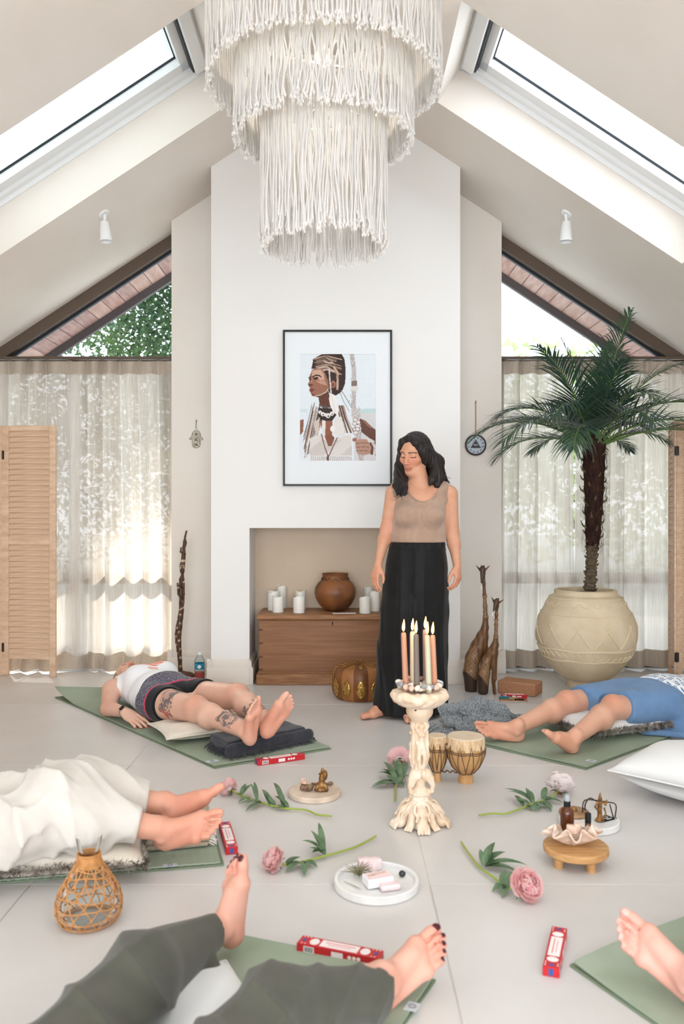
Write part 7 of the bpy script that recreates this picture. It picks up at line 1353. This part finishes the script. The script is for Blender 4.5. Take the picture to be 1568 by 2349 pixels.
s.disp(lambda X, Y, Z: np.clip((-.40-X)/.5,.25,1)*(.012-.022*ridge(Y*20+X*6-Z*9+1.3*np.sin(X*8+Z*6),1.7)-.012*ridge(X*17-Y*12+Z*16+1.2*np.sin(Y*14),2))-.003*ridge(X*30+Y*26+Z*20,2)); s.cone(NAc-uN*.10, NAc+uN*.1, .046, .050, k=.006, op='sub'); s.cone(FAc-uF*.10, FAc+uF*.1, .050, .054, k=.006, op='sub')
s.func(lambda X, Y, Z: np.where(Y < (NAc[1]+FAc[1])/2, (X-eN[0])*uN[0]+(Y-eN[1])*uN[1]+(Z-eN[2])*uN[2], (X-eFc[0])*uF[0]+(Y-eFc[1])*uF[1]+(Z-eFc[2])*uF[2]), op='int', k=.004); s.plane(V3(0,0,zA+.001),(0,0,-1)); body('trousers', s, 'white_linen', r)
# ---- person in olive trousers, nearest the camera ----------------------------------------------------
LA, RA = FL(504,2130,.095), FL(884,2243,.085); LK, RK = FL(322,2232,.165), FL(640,2310,.155); LH, RH = V3(-.56,1.36,.13), V3(-.33,1.28,.13)
r = thing('person', 'person lying nearest the camera in olive trousers with dark red toenails', 'person', (LH+RH)/2*V3(1,1,0)+V3(0,0,zA)); s = SDF(.0032)
limb(s, LH, LK, LA, .088, .058, .052, .034); limb(s, RH, RK, RA, .088, .058, .052, .034); bd = unit(V3(-.40,-.91,0)); s.cone((LH+RH)/2, (LH+RH)/2+bd*.45, .15, .155, k=.03, **TX)
lF, lR, ln = foot(s, LA, V3(.02,.04,1.0), V3(-.66,-.74,.12), -1, .225); rF, rR, rn = foot(s, RA, V3(.76,.42,.50), V3(-.30,-.62,.72), 1, .235)
body('body', s, 'skin', r, lambda P: skincol(P, (226,176,156), (218,136,116), [(lF(0,-.03,.02),.05),(lF(0,.17,.01),.05),(rF(0,-.03,.02),.05),(rF(.01,.16,.01),.06)], ln+rn, (74,22,34)))
mat('olive_cloth', (84,83,73), .88, .15, col2=(76,75,66), nscale=10, bump=(420,.15,.002), sheen=.2)
s = SDF(.005); uL, uR = unit(LA-LK), unit(RA-RK); eL, eR_ = LA-uL*.045, RA-uR*.045
for h_, k_, e_, re in ((LH,LK,eL,.050),(RH,RK,eR_-V3(0,.02,.015),.062)): s.cone(h_, k_+V3(0,0,.0), .105, .080, k=.03); s.cone(k_, e_, .080, re, k=.03)
s.cone((LH+RH)/2, (LH+RH)/2+bd*.35, .155, .155, k=.03, **TX)
for pts, rr in (([(420,2175,.12),(480,2210,.08),(520,2250,.03)],.02),([(700,2250,.14),(640,2310,.12),(560,2360,.10)],.02),([(840,2258,.09),(855,2300,.05),(850,2345,.025)],.022)): s.path([FL(*p)-V3(0,0,.012) for p in pts], rr, k=.035)
s.disp(lambda X, Y, Z: .008-.014*ridge(X*15+Y*9+Z*11+1.1*np.sin(Y*9+X*3),2)-.009*ridge(X*27-Y*10-Z*13+1.2*np.sin(X*9),2.4)); s.cone(LA-uL*.065, LA+uL*.1, .037, .040, k=.006, op='sub'); s.cone(RA-uR*.065, RA+uR*.1, .040, .046, k=.006, op='sub')
s.func(lambda X, Y, Z: np.where(X < -.16, (X-eL[0])*uL[0]+(Y-eL[1])*uL[1]+(Z-eL[2])*uL[2], (X-eR_[0])*uR[0]+(Y-eR_[1])*uR[1]+(Z-eR_[2])*uR[2]), op='int', k=.004); s.plane(V3(0,0,zA+.001),(0,0,-1)); body('trousers', s, 'olive_cloth', r)
# ---- bare feet at the lower right -----------------------------------------------------------------------------
LAe = FL(1582,2238,.095); RAe = LAe+V3(.20,.16,0); ue = unit(V3(.453,-.891,0)); LKe, RKe = LAe+ue*.38+V3(0,0,.07), RAe+ue*.38+V3(0,0,.07); LHe, RHe = LAe+ue*.78+V3(0,0,.03), RAe+ue*.78+V3(0,0,.03)
r = thing('person', 'person at the lower right edge of whom one bare foot and a toe show', 'person', (LHe+RHe)/2*V3(1,1,0)+V3(0,0,zA)); s = SDF(.0032); limb(s, LHe, LKe, LAe, .085, .056, .05, .034); limb(s, RHe, RKe, RAe, .085, .056, .05, .034); s.cone((LHe+RHe)/2, (LHe+RHe)/2+ue*.3, .15, .15, k=.03, **TX)
xF, xR, xn = foot(s, LAe, V3(-.66,.42,.56), V3(-.05,-.72,.66), -1, .235); yF, yR, yn = foot(s, RAe, V3(-.15,.45,.86), V3(.1,-.8,.5), 1, .235); s.plane(V3(0,0,zA),(0,0,-1))
body('body', s, 'skin', r, lambda P: skincol(P, (228,180,164), (220,140,124), [(xF(.01,.15,.0),.06),(xF(0,-.03,.0),.05)], xn, (222,184,174)))
s = SDF(.006); s.cone(LHe, LKe-ue*.02, .115, .09, k=.03); s.cone(RHe, RKe-ue*.02, .115, .09, k=.03); s.cone((LHe+RHe)/2, (LHe+RHe)/2+ue*.28, .158, .158, k=.03, **TX); s.plane(V3(0,0,zA+.001),(0,0,-1)); body('trousers', s, 'olive_cloth', r)
